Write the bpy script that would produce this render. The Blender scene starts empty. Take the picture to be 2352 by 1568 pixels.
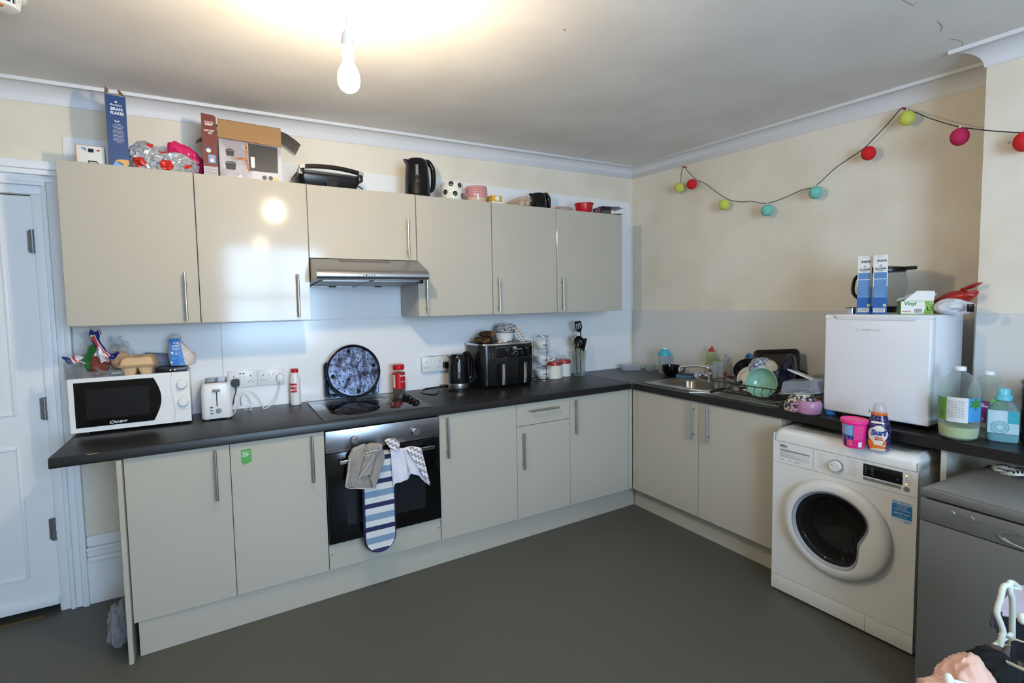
import bpy, bmesh, math, random
from math import sin, cos, pi, radians, sqrt
from mathutils import Vector, Matrix, noise
sc = bpy.context.scene
COL = sc.collection
# ---------------------------------------------------------------- camera, world, exposure
CP = Vector((-3.0403, -3.0607, 1.4663)); FPX = 1127.34; SX, SY = -37.75, 19.54
_y, _p, _r = radians(-29.1712), radians(-3.4921), radians(-1.0649)
FW = Vector((-sin(_y)*cos(_p), cos(_y)*cos(_p), sin(_p)))
_rt = Vector((cos(_y), sin(_y), 0)); _up = _rt.cross(FW)
RT = _rt*cos(_r) + _up*sin(_r); UP = -_rt*sin(_r) + _up*cos(_r)
cam = bpy.data.cameras.new('camera'); camo = bpy.data.objects.new('camera', cam); COL.objects.link(camo)
cam.sensor_fit = 'HORIZONTAL'; cam.sensor_width = 36; cam.lens = FPX/2352*36
cam.shift_x = -SX/2352; cam.shift_y = -SY/2352; cam.clip_start = .02
M_ = Matrix((RT, UP, -FW)).transposed().to_4x4(); M_.translation = CP; camo.matrix_world = M_
sc.camera = camo
def at(px, py, **k):
    """point seen at pixel (px, py) of the 2352x1568 frame on the plane x=, y= or z="""
    d = FW + RT*((px-1176-SX)/FPX) + UP*((784-SY-py)/FPX)
    (a, v), = k.items()
    if a == 'd': return CP + d*v
    i = 'xyz'.index(a); return CP + d*((v-CP[i])/d[i])
def depth(P): return (Vector(P)-CP).dot(FW)
vs = sc.view_settings; vs.view_transform = 'Standard'; vs.look = 'None'; vs.gamma = 1; vs.exposure = 0.22
try: vs.use_curve_mapping = False
except Exception: pass
WB = 26.0            # sky strength
w = bpy.data.worlds.new('world'); sc.world = w; w.use_nodes = True
w.node_tree.nodes['Background'].inputs[0].default_value = (.52, .74, 1.0, 1)
w.node_tree.nodes['Background'].inputs[1].default_value = WB
WIN = (-3.0, -1.75, .9, 2.3); YF = -4.6       # window in the wall behind the camera
pl = bpy.data.lights.new('window_portal', 'AREA'); pl.shape = 'RECTANGLE'; pl.size = WIN[1]-WIN[0]; pl.size_y = WIN[3]-WIN[2]
pl.cycles.is_portal = True
plo = bpy.data.objects.new('window_portal', pl); COL.objects.link(plo)
plo.location = ((WIN[0]+WIN[1])/2, YF-.05, (WIN[2]+WIN[3])/2); plo.rotation_euler = (radians(90), 0, 0)
BULB = at(801, 172, d=1.50); BULB_W = 540.; BULB2_W = 85.
# ---------------------------------------------------------------- materials
def lin(c):
    c = c/255.; return c/12.92 if c <= .04045 else ((c+.055)/1.055)**2.4
def L3(rgb): return (lin(rgb[0]), lin(rgb[1]), lin(rgb[2]), 1)
_mc = {}
def pm(name, rgb=None, rough=.5, metal=0, spec=.5, bump=None, var=None, trans=0, ior=1.45, coat=0, emit=None, sheen=0, sub=0, aniso=0):
    """principled material; bump=(scale,strength,(sx,sy,sz)); var=(rgb2,scale,lo,hi[,stretch])"""
    if name in _mc: return _mc[name]
    m = bpy.data.materials.new(name); m.use_nodes = True; nt = m.node_tree; b = nt.nodes['Principled BSDF']
    I = b.inputs; I['Base Color'].default_value = L3(rgb); I['Roughness'].default_value = rough; I['Metallic'].default_value = metal
    I['Specular IOR Level'].default_value = spec; I['Transmission Weight'].default_value = trans; I['IOR'].default_value = ior
    I['Coat Weight'].default_value = coat; I['Sheen Weight'].default_value = sheen
    if sub: I['Subsurface Weight'].default_value = sub; I['Subsurface Radius'].default_value = (.02, .02, .02); I['Subsurface Scale'].default_value = .5
    if emit: I['Emission Color'].default_value = L3(emit[0]); I['Emission Strength'].default_value = emit[1]
    def coords(st):
        tc = nt.nodes.new('ShaderNodeTexCoord'); mp = nt.nodes.new('ShaderNodeMapping'); mp.inputs['Scale'].default_value = st
        nt.links.new(tc.outputs['Object'], mp.inputs[0]); return mp
    if var:
        mp = coords(var[4] if len(var) > 4 else (1, 1, 1)); n = nt.nodes.new('ShaderNodeTexNoise'); n.inputs['Scale'].default_value = var[1]; n.inputs['Detail'].default_value = 4
        r = nt.nodes.new('ShaderNodeValToRGB'); r.color_ramp.elements[0].position = var[2]; r.color_ramp.elements[1].position = var[3]
        r.color_ramp.elements[0].color = L3(rgb); r.color_ramp.elements[1].color = L3(var[0])
        nt.links.new(mp.outputs[0], n.inputs[0]); nt.links.new(n.outputs['Fac'], r.inputs[0]); nt.links.new(r.outputs[0], I['Base Color'])
    if bump:
        mp = coords(bump[2] if len(bump) > 2 else (1, 1, 1)); n = nt.nodes.new('ShaderNodeTexNoise'); n.inputs['Scale'].default_value = bump[0]; n.inputs['Detail'].default_value = 3
        bu = nt.nodes.new('ShaderNodeBump'); bu.inputs['Strength'].default_value = bump[1]; bu.inputs['Distance'].default_value = .002
        nt.links.new(mp.outputs[0], n.inputs[0]); nt.links.new(n.outputs['Fac'], bu.inputs['Height']); nt.links.new(bu.outputs[0], I['Normal'])
    _mc[name] = m; return m
def clear(name, rgb=(235, 240, 240), a=.12, rough=.05):
    """thin clear plastic or glass: mostly see-through with gloss at the edges"""
    if name in _mc: return _mc[name]
    m = bpy.data.materials.new(name); m.use_nodes = True; nt = m.node_tree; nt.nodes.clear(); N = nt.nodes.new
    o = N('ShaderNodeOutputMaterial'); t = N('ShaderNodeBsdfTransparent'); t.inputs[0].default_value = L3(rgb)
    p = N('ShaderNodeBsdfPrincipled'); p.inputs['Base Color'].default_value = L3(rgb); p.inputs['Roughness'].default_value = rough
    lw = N('ShaderNodeLayerWeight'); lw.inputs[0].default_value = .35
    mr = N('ShaderNodeMapRange'); mr.inputs['To Min'].default_value = a; mr.inputs['To Max'].default_value = min(1, a+.30)
    mx = N('ShaderNodeMixShader'); nt.links.new(lw.outputs['Facing'], mr.inputs[0]); nt.links.new(mr.outputs[0], mx.inputs[0])
    nt.links.new(t.outputs[0], mx.inputs[1]); nt.links.new(p.outputs[0], mx.inputs[2]); nt.links.new(mx.outputs[0], o.inputs[0])
    _mc[name] = m; return m
WHITE = pm('white_plastic', (228, 228, 226), .3); WHITE_M = pm('white_enamel', (232, 231, 228), .28)
BLACK = pm('black_plastic', (16, 16, 18), .3); BLACK_G = pm('black_gloss', (8, 9, 11), .12)
CHROME = pm('chrome', (225, 225, 228), .12, 1); STEEL = pm('brushed_steel', (190, 188, 184), .32, 1, bump=(60, .15, (1, 1, 30)))
STEELX = pm('brushed_steel_wide', (172, 172, 174), .34, 1, bump=(40, .12, (.5, 30, 30)))
DOORM = pm('cabinet_laminate', (184, 178, 164), .10, spec=.4, bump=(26, .03, (10, 10, .5)))
CARC = pm('cabinet_carcass', (190, 186, 174), .4); EDGE = pm('cabinet_gap', (60, 56, 50), .8)
WTOP = pm('worktop_laminate', (25, 23, 22), .36, spec=.5, var=((72, 68, 64), 260, .56, .78), bump=(180, .12))
CREAM = pm('wall_cream_paint', (235, 226, 209), .62, spec=.3, bump=(9, .05), var=((224, 213, 193), 3, .4, .7))
WHITEP = pm('white_gloss_paint', (236, 238, 241), .35, bump=(14, .12))
COVM = pm('coving_paint', (226, 226, 228), .55, bump=(12, .08))
CEILM = pm('ceiling_paint', (240, 237, 234), .85, spec=.2, bump=(7, .12), var=((230, 226, 222), 2.5, .4, .7))
SPLASH = pm('splashback_panel', (238, 238, 238), .16, spec=.5, bump=(4, .03, (1, 1, 1)))
FLOORM = pm('floor_vinyl', (80, 80, 73), .45, spec=.4, var=((104, 102, 92), 320, .48, .72), bump=(200, .08))
PINKH = pm('hot_pink', (236, 40, 130), .35); RED = pm('red_plastic', (190, 24, 34), .3); BLUE = pm('royal_blue', (24, 60, 130), .45)
CARD = pm('brown_card', (160, 124, 84), .8, bump=(40, .1)); CARDD = pm('card_inside', (120, 90, 66), .85)
PAPER = pm('white_paper', (226, 224, 218), .6); TXW = pm('white_print', (235, 235, 232), .6); TXK = pm('black_print', (20, 20, 22), .6); TXG = pm('grey_print', (110, 110, 112), .6)
GREENL = pm('green_print', (70, 140, 60), .5); YEL = pm('yellow_print', (220, 190, 60), .5)
CLEAR = clear('clear_plastic'); CLEARG = clear('clear_glass', (235, 240, 240), .05, .02); FROST = clear('frosted_plastic', (212, 218, 224), .36, .25)
# ---------------------------------------------------------------- mesh building
def Tm(x=0, y=0, z=0): return Matrix.Translation((x, y, z))
def Rm(a, ax): return Matrix.Rotation(a, 4, ax)
class MB:
    def __init__(s, *mats): s.bm = bmesh.new(); s.mats = list(mats) or [WHITE]; s.i = 0; s.X = Matrix()
    def mat(s, m):
        if m not in s.mats: s.mats.append(m)
        s.i = s.mats.index(m); return s
    def put(s, b, M=None):
        for f in b.faces: f.material_index = s.i; f.smooth = True
        b.transform(s.X @ M if M is not None else s.X)
        me = bpy.data.meshes.new('tmp'); b.to_mesh(me); b.free(); s.bm.from_mesh(me); bpy.data.meshes.remove(me); return s
    def raw(s, vs_, fs, M=None, thick=0):
        b = bmesh.new(); v = [b.verts.new(p) for p in vs_]
        for f in fs:
            try: b.faces.new([v[i] for i in f])
            except ValueError: pass
        if thick:
            bmesh.ops.recalc_face_normals(b, faces=b.faces[:]); bmesh.ops.solidify(b, geom=b.faces[:]+b.edges[:]+b.verts[:], thickness=thick)
        return s.put(b, M)
    def box(s, x0, x1, y0, y1, z0, z1, bev=0, seg=2, M=None):
        b = bmesh.new(); bmesh.ops.create_cube(b, size=1)
        b.transform(Tm((x0+x1)/2, (y0+y1)/2, (z0+z1)/2) @ Matrix.Diagonal((abs(x1-x0), abs(y1-y0), abs(z1-z0), 1)))
        if bev: bmesh.ops.bevel(b, geom=b.edges[:], offset=bev, segments=seg, affect='EDGES', profile=.5, clamp_overlap=True)
        return s.put(b, M)
    def loft(s, loops, M=None, caps=True, closed=True):
        n = len(loops[0]); vs_ = [Vector(p) for l in loops for p in l]; fs = []
        for k in range(len(loops)-1):
            for i in range(n if closed else n-1):
                j = (i+1) % n; fs.append((k*n+i, k*n+j, (k+1)*n+j, (k+1)*n+i))
        if caps: fs.append(tuple(range(n))[::-1]); fs.append(tuple((len(loops)-1)*n+i for i in range(n)))
        b = bmesh.new(); v = [b.verts.new(p) for p in vs_]
        for f in fs:
            try: b.faces.new([v[i] for i in f])
            except ValueError: pass
        bmesh.ops.recalc_face_normals(b, faces=b.faces[:]); return s.put(b, M)
    def lathe(s, prof, seg=32, M=None, sx=1, sy=1, a0=0, a1=2*pi):
        full = abs(a1-a0-2*pi) < 1e-6; n = seg if full else seg+1; b = bmesh.new(); rows = []
        for r, z in prof:
            if r < 1e-6: rows.append([b.verts.new((0, 0, z))])
            else: rows.append([b.verts.new((r*cos(a0+(a1-a0)*i/seg)*sx, r*sin(a0+(a1-a0)*i/seg)*sy, z)) for i in range(n)])
        for A, B in zip(rows, rows[1:]):
            for i in range(seg):
                j = (i+1) % n
                q = [A[i % len(A)], A[j % len(A)], B[j % len(B)], B[i % len(B)]]; u = []
                for x in q:
                    if x not in u: u.append(x)
                if len(u) > 2:
                    try: b.faces.new(u)
                    except ValueError: pass
        bmesh.ops.recalc_face_normals(b, faces=b.faces[:]); return s.put(b, M)
    def cyl(s, r, z0, z1, seg=24, M=None, bev=0, r2=None):
        r2 = r if r2 is None else r2
        if bev: return s.lathe([(0, z0), (r-bev, z0), (r, z0+bev), (r2, z1-bev), (r2-bev, z1), (0, z1)], seg, M)
        return s.lathe([(0, z0), (r, z0), (r2, z1), (0, z1)], seg, M)
    def ball(s, r, c=(0, 0, 0), seg=20, scale=(1, 1, 1)):
        b = bmesh.new(); bmesh.ops.create_uvsphere(b, u_segments=seg, v_segments=seg//2+2, radius=r)
        return s.put(b, Tm(*c) @ Matrix.Diagonal((*scale, 1)))
    def tube(s, pts, r, seg=8, closed=False, M=None):
        P = [Vector(p) for p in pts]; n = len(P); loops = []; prev = None
        rr = r if isinstance(r, (list, tuple)) else [r]*n
        for i, p in enumerate(P):
            if closed: t = (P[(i+1) % n]-P[i-1])
            else: t = P[min(i+1, n-1)]-P[max(i-1, 0)]
            t.normalize()
            if prev is None:
                a = Vector((0, 0, 1)) if abs(t.z) < .9 else Vector((1, 0, 0)); u = (a - t*a.dot(t)).normalized()
            else: u = (prev - t*prev.dot(t)).normalized()
            prev = u; v = t.cross(u); loops.append([p+(u*cos(2*pi*k/seg)+v*sin(2*pi*k/seg))*rr[i] for k in range(seg)])
        if closed: loops.append(loops[0]); return s.loft(loops, M, caps=False)
        return s.loft(loops, M)
    def prism(s, poly, y0, y1, M=None):
        """polygon given in (x, z), extruded along y"""
        return s.loft([[(x, y0, z) for x, z in poly], [(x, y1, z) for x, z in poly]], M)
    def grid(s, fn, nu, nv, thick=0, M=None):
        vs_ = [fn(i/nu, j/nv) for j in range(nv+1) for i in range(nu+1)]
        fs = [(j*(nu+1)+i, j*(nu+1)+i+1, (j+1)*(nu+1)+i+1, (j+1)*(nu+1)+i) for j in range(nv) for i in range(nu)]
        return s.raw(vs_, fs, M, thick)
    def crumple(s, r, c=(0, 0, 0), seed=0, amp=.35, freq=1.4, zmin=None, sub=4, fold=.5):
        b = bmesh.new(); bmesh.ops.create_icosphere(b, subdivisions=sub, radius=1); o = Vector((seed*7.3, seed*3.1, seed*1.7))
        for v in b.verts:
            d = v.co.normalized(); a = noise.noise(d*freq+o); e = 1-abs(noise.noise(d*freq*2.3+o*2))*2; g = 1-abs(noise.noise(d*freq*5+o))*2
            k = 1+amp*(a+fold*(e-.5)+fold*.35*(g-.5)); v.co = Vector((d.x*r[0]*k+c[0], d.y*r[1]*k+c[1], d.z*r[2]*k+c[2]))
            if zmin is not None and v.co.z < zmin: v.co.z = zmin
        return s.put(b)
PAR = {}
def obj(name, mb, parent=None, sharp=35, label=None, flat=False):
    me = bpy.data.meshes.new(name); off = PAR.get(parent, Vector((0, 0, 0))) if parent else Vector((0, 0, 0))
    if off.length: mb.bm.transform(Matrix.Translation(-off))
    mb.bm.to_mesh(me); mb.bm.free()
    for m in mb.mats: me.materials.append(m)
    try: me.set_sharp_from_angle(angle=radians(sharp))
    except Exception: pass
    o = bpy.data.objects.new(name, me); COL.objects.link(o)
    if parent: o.parent = parent; PAR[o] = off
    if label: o['label'] = label
    return o
def tag(o, label, cat, group=None, kind=None):
    o['label'] = label; o['category'] = cat
    if group: o['group'] = group
    if kind: o['kind'] = kind
    return o
def struct(name, mb, parent=None, sharp=35):
    o = obj(name, mb, parent, sharp)
    if not parent: o['kind'] = 'structure'
    return o
def thing(name, label, cat, loc=None, rot=0, base=None, frame='L', group=None, R=None):
    """an Empty at the thing's base. base= : parts are written in run coordinates (frame R = the right-hand run, turned a quarter)"""
    o = bpy.data.objects.new(name, None); COL.objects.link(o); o.empty_display_size = .05
    fr = -pi/2 if frame == 'R' else 0
    if base is not None:
        b = Vector(base); o.location = Matrix.Rotation(fr, 3, 'Z') @ b; o.rotation_euler = (0, 0, fr+rot); PAR[o] = b
    else:
        o.location = loc; o.rotation_euler = (0, 0, rot); PAR[o] = Vector((0, 0, 0))
    if R is not None: o.rotation_euler = R.to_euler()
    tag(o, label, cat, group); return o
def single(name, mb, label, cat, loc=(0, 0, 0), rot=0, group=None, kind=None, R=None, sharp=35):
    o = obj(name, mb, None, sharp); o.location = loc; o.rotation_euler = (0, 0, rot) if R is None else R.to_euler()
    return tag(o, label, cat, group, kind)
def clone(o, loc=None, label=None, group=None, rot=None):
    c = o.copy(); COL.objects.link(c)
    if loc is not None: c.location = loc
    if rot is not None: c.rotation_euler = (0, 0, rot)
    if label: c['label'] = label
    if group: c['group'] = group
    for ch in o.children:
        d = ch.copy(); COL.objects.link(d); d.parent = c
        for g in ch.children:
            e = g.copy(); COL.objects.link(e); e.parent = d
    return c
def text(s, size, x, y, z, mat, parent, name='lettering', face='-Y', bold=0, sx=1, align='CENTER', ext=.0003, M=None, curve=None, rz=0, label=None, shear=0):
    """flat lettering; faces -Y and reads along +X in the parent's coordinates"""
    cu = bpy.data.curves.new('t', 'FONT'); cu.body = s; cu.size = size; cu.align_x = align; cu.align_y = 'CENTER'; cu.extrude = ext; cu.offset = bold; cu.shear = shear; cu.resolution_u = 2
    t = bpy.data.objects.new('t', cu); me = bpy.data.meshes.new_from_object(t); bpy.data.objects.remove(t); bpy.data.curves.remove(cu)
    off = PAR.get(parent, Vector((0, 0, 0)))
    if M is None: M = Tm(x-off.x, y-off.y, z-off.z) @ Rm(rz, 'Y') @ Rm(pi/2, 'X')
    M = M @ Matrix.Diagonal((sx, 1, 1, 1)); me.transform(M)
    if curve:   # bend onto an upright cylinder: curve=(cx, cy, r)
        cx, cy, r = curve
        for v in me.vertices:
            a = (v.co.x-cx)/r; rr = r + (cy-r - v.co.y); v.co.x = cx+rr*sin(a); v.co.y = cy-rr*cos(a)
    me.materials.clear(); me.materials.append(mat); o = bpy.data.objects.new(name, me); COL.objects.link(o); o.parent = parent; PAR[o] = off
    if label: o['label'] = label
    return o
def rrect(cx, cy, w, h, r, z, n=5):
    pts = []
    for qx, qy, a in ((1, 1, 0), (-1, 1, pi/2), (-1, -1, pi), (1, -1, 3*pi/2)):
        for k in range(n+1): pts.append((cx+qx*(w/2-r)+r*cos(a+pi/2*k/n), cy+qy*(h/2-r)+r*sin(a+pi/2*k/n), z))
    return pts
def arc(c, r, a0, a1, n, f): return [f(c[0]+r*cos(a0+(a1-a0)*k/n), c[1]+r*sin(a0+(a1-a0)*k/n)) for k in range(n+1)]
def spline(pts, n=8):
    P = [Vector(p) for p in pts]; out = []
    for i in range(len(P)-1):
        a, b, c, d = P[max(i-1, 0)], P[i], P[i+1], P[min(i+2, len(P)-1)]
        for k in range(n):
            t = k/n; out.append(.5*((2*b)+(c-a)*t+(2*a-5*b+4*c-d)*t*t+(3*b-a-3*c+d)*t**3))
    out.append(P[-1]); return out
def shell(prof, t=.003):
    """open vessel: outer profile (r,z) bottom to rim, returned with an inner wall"""
    inner = [(max(r-t, 0), z+(t if i == 0 or prof[i][1]-prof[0][1] < t else 0)) for i, (r, z) in enumerate(prof)]
    return prof + inner[::-1]
# ---------------------------------------------------------------- the room
WX = WY = .03; XL = -5.3; CABT, CABB = 2.104, 1.395; WT = .901
def ceil_z(x, y): return 2.5636+.0122*x+.0352*y
def cov_z(x, y): return ceil_z(x, y)-.083
m = MB(FLOORM); m.box(XL-.1, WX+.1, YF-.3, WY+.1, -.05, 0); struct('floor', m)
m = MB(CEILM); x0, x1, y0, y1 = XL-.1, WX+.1, YF-.2, WY+.1
vt = [(x0, y0), (x1, y0), (x1, y1), (x0, y1)]
m.loft([[(x, y, ceil_z(x, y)) for x, y in vt], [(x, y, ceil_z(x, y)+.08) for x, y in vt]]); struct('ceiling', m)
DX0, DX1, DZ = -4.62, -3.79, 2.01
m = MB(CREAM); m.box(DX1, WX+.1, WY, WY+.1, 0, 2.7); m.box(XL, DX0, WY, WY+.1, 0, 2.7); m.box(DX0, DX1, WY, WY+.1, DZ, 2.7); struct('wall_back', m)
m = MB(CREAM); m.box(WX, WX+.1, YF, WY+.1, 0, 2.7); struct('wall_right', m)
m = MB(CREAM); m.box(XL-.1, XL, YF, WY+.1, 0, 2.7); struct('wall_left', m)
m = MB(CREAM); m.box(XL, WIN[0], YF-.2, YF, 0, 2.7); m.box(WIN[1], WX, YF-.2, YF, 0, 2.7); m.box(WIN[0], WIN[1], YF-.2, YF, 0, WIN[2]); m.box(WIN[0], WIN[1], YF-.2, YF, WIN[3], 2.7); struct('wall_front', m)
BX, BY = -.236, -2.237
m = MB(CREAM); m.box(BX, WX+.02, -3.75, BY, 0, 2.6); struct('wall_chimney_breast', m)
m = MB(pm('hall_dark', (60, 55, 48), .8)); m.box(DX0-.1, DX1+.1, WY+.9, WY+1, -.05, 2.2); m.box(DX0-.1, DX0, WY+.1, WY+.9, 0, 2.2); m.box(DX1, DX1+.1, WY+.1, WY+.9, 0, 2.2); m.box(DX0-.1, DX1+.1, WY+.1, WY+1, 2.1, 2.2); m.box(DX0-.1, DX1+.1, WY+.1, WY+1, -.05, 0)
struct('wall_hall_light_block', m)  # dark closed box added behind the doorway so sky light cannot leak in
# window with its frame
m = MB(WHITEP); f = .05
m.box(WIN[0], WIN[0]+f, YF-.14, YF-.08, WIN[2], WIN[3]); m.box(WIN[1]-f, WIN[1], YF-.14, YF-.08, WIN[2], WIN[3]); m.box(WIN[0], WIN[1], YF-.14, YF-.08, WIN[2], WIN[2]+f)
m.box(WIN[0], WIN[1], YF-.14, YF-.08, WIN[3]-f, WIN[3]); zc = (WIN[2]+WIN[3])/2; m.box(WIN[0], WIN[1], YF-.14, YF-.08, zc-.03, zc+.03); xc = (WIN[0]+WIN[1])/2; m.box(xc-.02, xc+.02, YF-.13, YF-.09, WIN[2], WIN[3])
wn = struct('window_1', m); m = MB(clear('window_glass', (248, 250, 252), .03, .01)); m.box(WIN[0]+.03, WIN[1]-.03, YF-.112, YF-.108, WIN[2]+.03, WIN[3]-.03); obj('pane', m, wn)
m = MB(WHITEP); m.box(WIN[0]-.08, WIN[1]+.08, YF-.08, YF+.05, WIN[2]-.035, WIN[2], .005); obj('window_sill', m, wn)
# coving: concave, with a raised bead along the ceiling
def cov_prof():
    p = [(0, -.083), (.005, -.083), (.007, -.077)]
    for k in range(9):
        a = pi/2*k/8; p.append((.082-.075*cos(a), -.077+.065*sin(a)))
    return p+[(.083, -.016), (.095, -.016), (.095, .01), (0, .01)]
def cove(path, name):
    """path: list of (point on the wall line, direction in which the profile opens, scaled for the mitre)"""
    m = MB(COVM); m.loft([[(px+dx*d, py+dy*d, ceil_z(px+dx*d, py+dy*d)+h) for d, h in cov_prof()] for px, py, dx, dy in path]); struct(name, m, sharp=50)
cove([(XL, WY, 0, -1), (WX, WY, -1, -1)], 'trim_1'); cove([(WX, WY, -1, -1), (WX, BY-.1, -1, 0)], 'trim_2'); cove([(BX, BY, -1, 1), (BX, -3.75, -1, 0)], 'trim_3')
# white wall panels (splashbacks)
sp = SPLASH
m = MB(sp); s1 = -3.044
for a, b in ((-3.672, s1-.001), (s1+.001, -.004)): m.box(a, b, WY-.008, WY, WT, 1.3825)
struct('trim_4', m)
m = MB(sp)
xs = [-3.66, -2.0, WX-.03]
for a, b in zip(xs, xs[1:]): m.loft([[(a, WY-.007, 1.3865), (b, WY-.007, 1.3865), (b, WY-.007, 2.284), (a, WY-.007, 2.296)], [(a, WY, 1.3865), (b, WY, 1.3865), (b, WY, 2.284), (a, WY, 2.296)]])
struct('trim_5', m)
SP2 = pm('splashback_warm_lit', (216, 214, 208), .3)  # same white panel, made creamier: warm lighting put into its colour
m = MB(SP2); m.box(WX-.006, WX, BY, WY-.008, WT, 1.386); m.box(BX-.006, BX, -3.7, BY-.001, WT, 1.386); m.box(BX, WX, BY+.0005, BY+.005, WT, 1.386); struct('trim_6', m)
# door in the back wall, its architrave and hinges
m = MB(WHITEP); dw = DX1-DX0
m.box(DX0+.004, DX1-.004, WY+.0, WY+.04, .035, DZ-.006)
stile = .105
for (z0, z1) in ((.19, .83), (.98, DZ-.15)):   # raised mouldings round sunk panels
    for (a, b) in ((DX0+stile, (DX0+DX1)/2-.05), ((DX0+DX1)/2+.05, DX1-stile)):
        for q in ((a, a+.014, z0, z1), (b-.014, b, z0, z1), (a+.014, b-.014, z0, z0+.014), (a+.014, b-.014, z1-.014, z1)): m.box(q[0], q[1], WY-.007, WY+.002, q[2], q[3], .003)
m.box(DX0+.004, DX1-.004, WY-.012, WY+.002, .035, .075, .004)
dr = struct('door_1', m)
for (px, py) in ((64, 553), (94, 940), (120, 1218)):
    z = at(px, py, y=0).z; m = MB(pm('old_hinge', (128, 130, 132), .4, .8)); m.cyl(.008, -.05, .05, 12, Tm(DX1-.004, WY-.014, z)); m.box(DX1-.022, DX1-.004, WY-.01, WY-.002, z-.05, z+.05)
    for k in (-.05, -.018, .018, .05): m.cyl(.0095, -.004, .004, 12, Tm(DX1-.004, WY-.014, z+k))
    obj('hinge', m, dr)
m = MB(WHITEP)
def arch_unused(px, dx, z0, z1):   # vertical architrave, stepped profile
    m.box(px, px+dx*.04, WY-.014, WY, z0, z1, .002); m.box(px+dx*.036, px+dx*.058, WY-.03, WY, z0, z1, .006); m.box(px+dx*.055, px+dx*.09, WY-.022, WY, z0, z1, .004); m.box(px+dx*.088, px+dx*.112, WY-.038, WY, z0, z1, .007)
for px_, sg in ((DX1+.002, 1), (DX0-.002, -1)):
    for (a, b, d) in ((0, .04, .014), (.040, .058, .03), (.058, .088, .022), (.088, .112, .038)): m.box(px_+sg*a, px_+sg*b, WY-d, WY, 0, DZ+.002+a, .003)
for (a, b, d) in ((0, .04, .014), (.04, .058, .03), (.058, .088, .022), (.088, .112, .038), (.112, .15, .05)):
    e = min(b, .112)+(.018 if a > .1 else 0); m.box(DX0-.002-e, DX1+.002+e, WY-d, WY, DZ+.002+a, DZ+.002+b, .003)
m.box(DX0-.001, DX0+.004, WY, WY+.1, 0, DZ); m.box(DX1-.004, DX1+.001, WY, WY+.1, 0, DZ)
struct('trim_7', m)
m = MB(pm('threshold_brass', (150, 130, 80), .4, .8)); m.box(DX0, DX1-.06, WY-.03, WY-.018, 0, .006); struct('trim_8', m)
m = MB(WHITEP); bx0, bx1 = DX1+.114, -3.44
m.box(bx0, bx1, WY-.02, WY, 0, .22); m.box(bx0, bx1, WY-.034, WY, .215, .24, .006); m.box(bx0, bx1, WY-.028, WY, .24, .27, .008); m.box(bx0, bx1, WY-.038, WY, .27, .29, .006); m.box(bx0, bx1, WY-.022, WY, .29, .345, .008)
m.box(bx1, -.6, WY-.02, WY, 0, .22)
struct('baseboard_back', m)
m = MB(WHITEP); m.box(XL, XL+.02, YF, WY, 0, .2); struct('baseboard_left', m)
# ---------------------------------------------------------------- bar handles and cabinets
def bar_handle(parent, x, z0, z1, yf, horiz=False, t=.028):
    """brushed bar on two posts, standing off a face at y=yf"""
    m = MB(STEEL); r = .0062
    if horiz:
        x0, x1 = x; m.tube([(x0, yf-t, z0), (x1, yf-t, z0)], r, 12)
        for k in (x0+.035, x1-.035): m.cyl(.004, 0, t, 10, Tm(k, yf-t, z0) @ Rm(-pi/2, 'X'))
    else:
        m.tube([(x, yf-t, z0), (x, yf-t, z1)], r, 12)
        for k in (z0+.033, z1-.033): m.cyl(.004, 0, t, 10, Tm(x, yf-t, k) @ Rm(-pi/2, 'X')); m.cyl(.006, t-.004, t, 10, Tm(x, yf-t, k) @ Rm(-pi/2, 'X'))
    return obj('handle', m, parent)
G = .0012
def leaf(name, parent, x0, x1, z0, z1, yf, t=.018):
    m = MB(DOORM); m.box(x0+G, x1-G, yf, yf+t, z0, z1, .0012, 1); return obj(name, m, parent)
def carcass(parent, x0, x1, z0, z1, y0, y1, mat=CARC):
    m = MB(mat); t = .016
    m.box(x0, x0+t, y0, y1, z0, z1); m.box(x1-t, x1, y0, y1, z0, z1); m.box(x0+t, x1-t, y0, y1, z0, z0+t); m.box(x0+t, x1-t, y0, y1, z1-t, z1); m.box(x0+t, x1-t, y1-.006, y1, z0+t, z1-t)
    return obj('carcass', m, parent)
def wall_unit(x0, x1, hx, label, z0=CABB, hz=None, zo=0):
    o = thing('wall_cabinet', label, 'cabinet', base=((x0+x1)/2, -.15, z0+zo), group=None); yf = -.304
    carcass(o, x0, x1, z0+zo+.001, CABT+zo-.001, yf+.02, WY-.008)
    d = leaf('door', o, x0, x1, z0+zo, CABT+zo, yf); h0, h1 = hz or (1.411, 1.636); bar_handle(d, hx, h0, h1, yf); return o
def zoff(x): return -.003*(x+2)
wall_unit(-3.624, -3.126, -3.180, 'leftmost grey-beige wall cabinet, blue cereal box standing on top', zo=zoff(-3.37))
wall_unit(-3.124, -2.621, -2.683, 'grey-beige wall cabinet immediately left of the extractor hood, glossy with reflections', zo=zoff(-2.87))
wall_unit(-2.619, -2.021, -2.078, 'short grey-beige wall cabinet directly above the steel extractor hood', z0=1.722, hz=(1.737, 1.956), zo=zoff(-2.3))
wall_unit(-2.019, -1.5165, -1.971, 'grey-beige wall cabinet immediately right of the extractor hood', hz=(1.411, 1.636), zo=zoff(-1.77))
wall_unit(-1.514, -1.009, -1.479, 'grey-beige wall cabinet second from the right, egg box standing on top', hz=(1.411, 1.632), zo=zoff(-1.26))
wall_unit(-1.007, -.4068, -.972, 'rightmost grey-beige wall cabinet, red bowl standing on top', hz=(1.409, 1.635), zo=zoff(-.7))
D = -.5804; DT = .856; DB = .153
def base_box(o, x0, x1): carcass(o, x0, x1, DB, DT, D+.02, WY-.03)
o = thing('base_cabinet', 'double base cabinet at the left end under the microwave, green sticker on one door', 'cabinet', base=(-3.03, -.3, 0))
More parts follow.
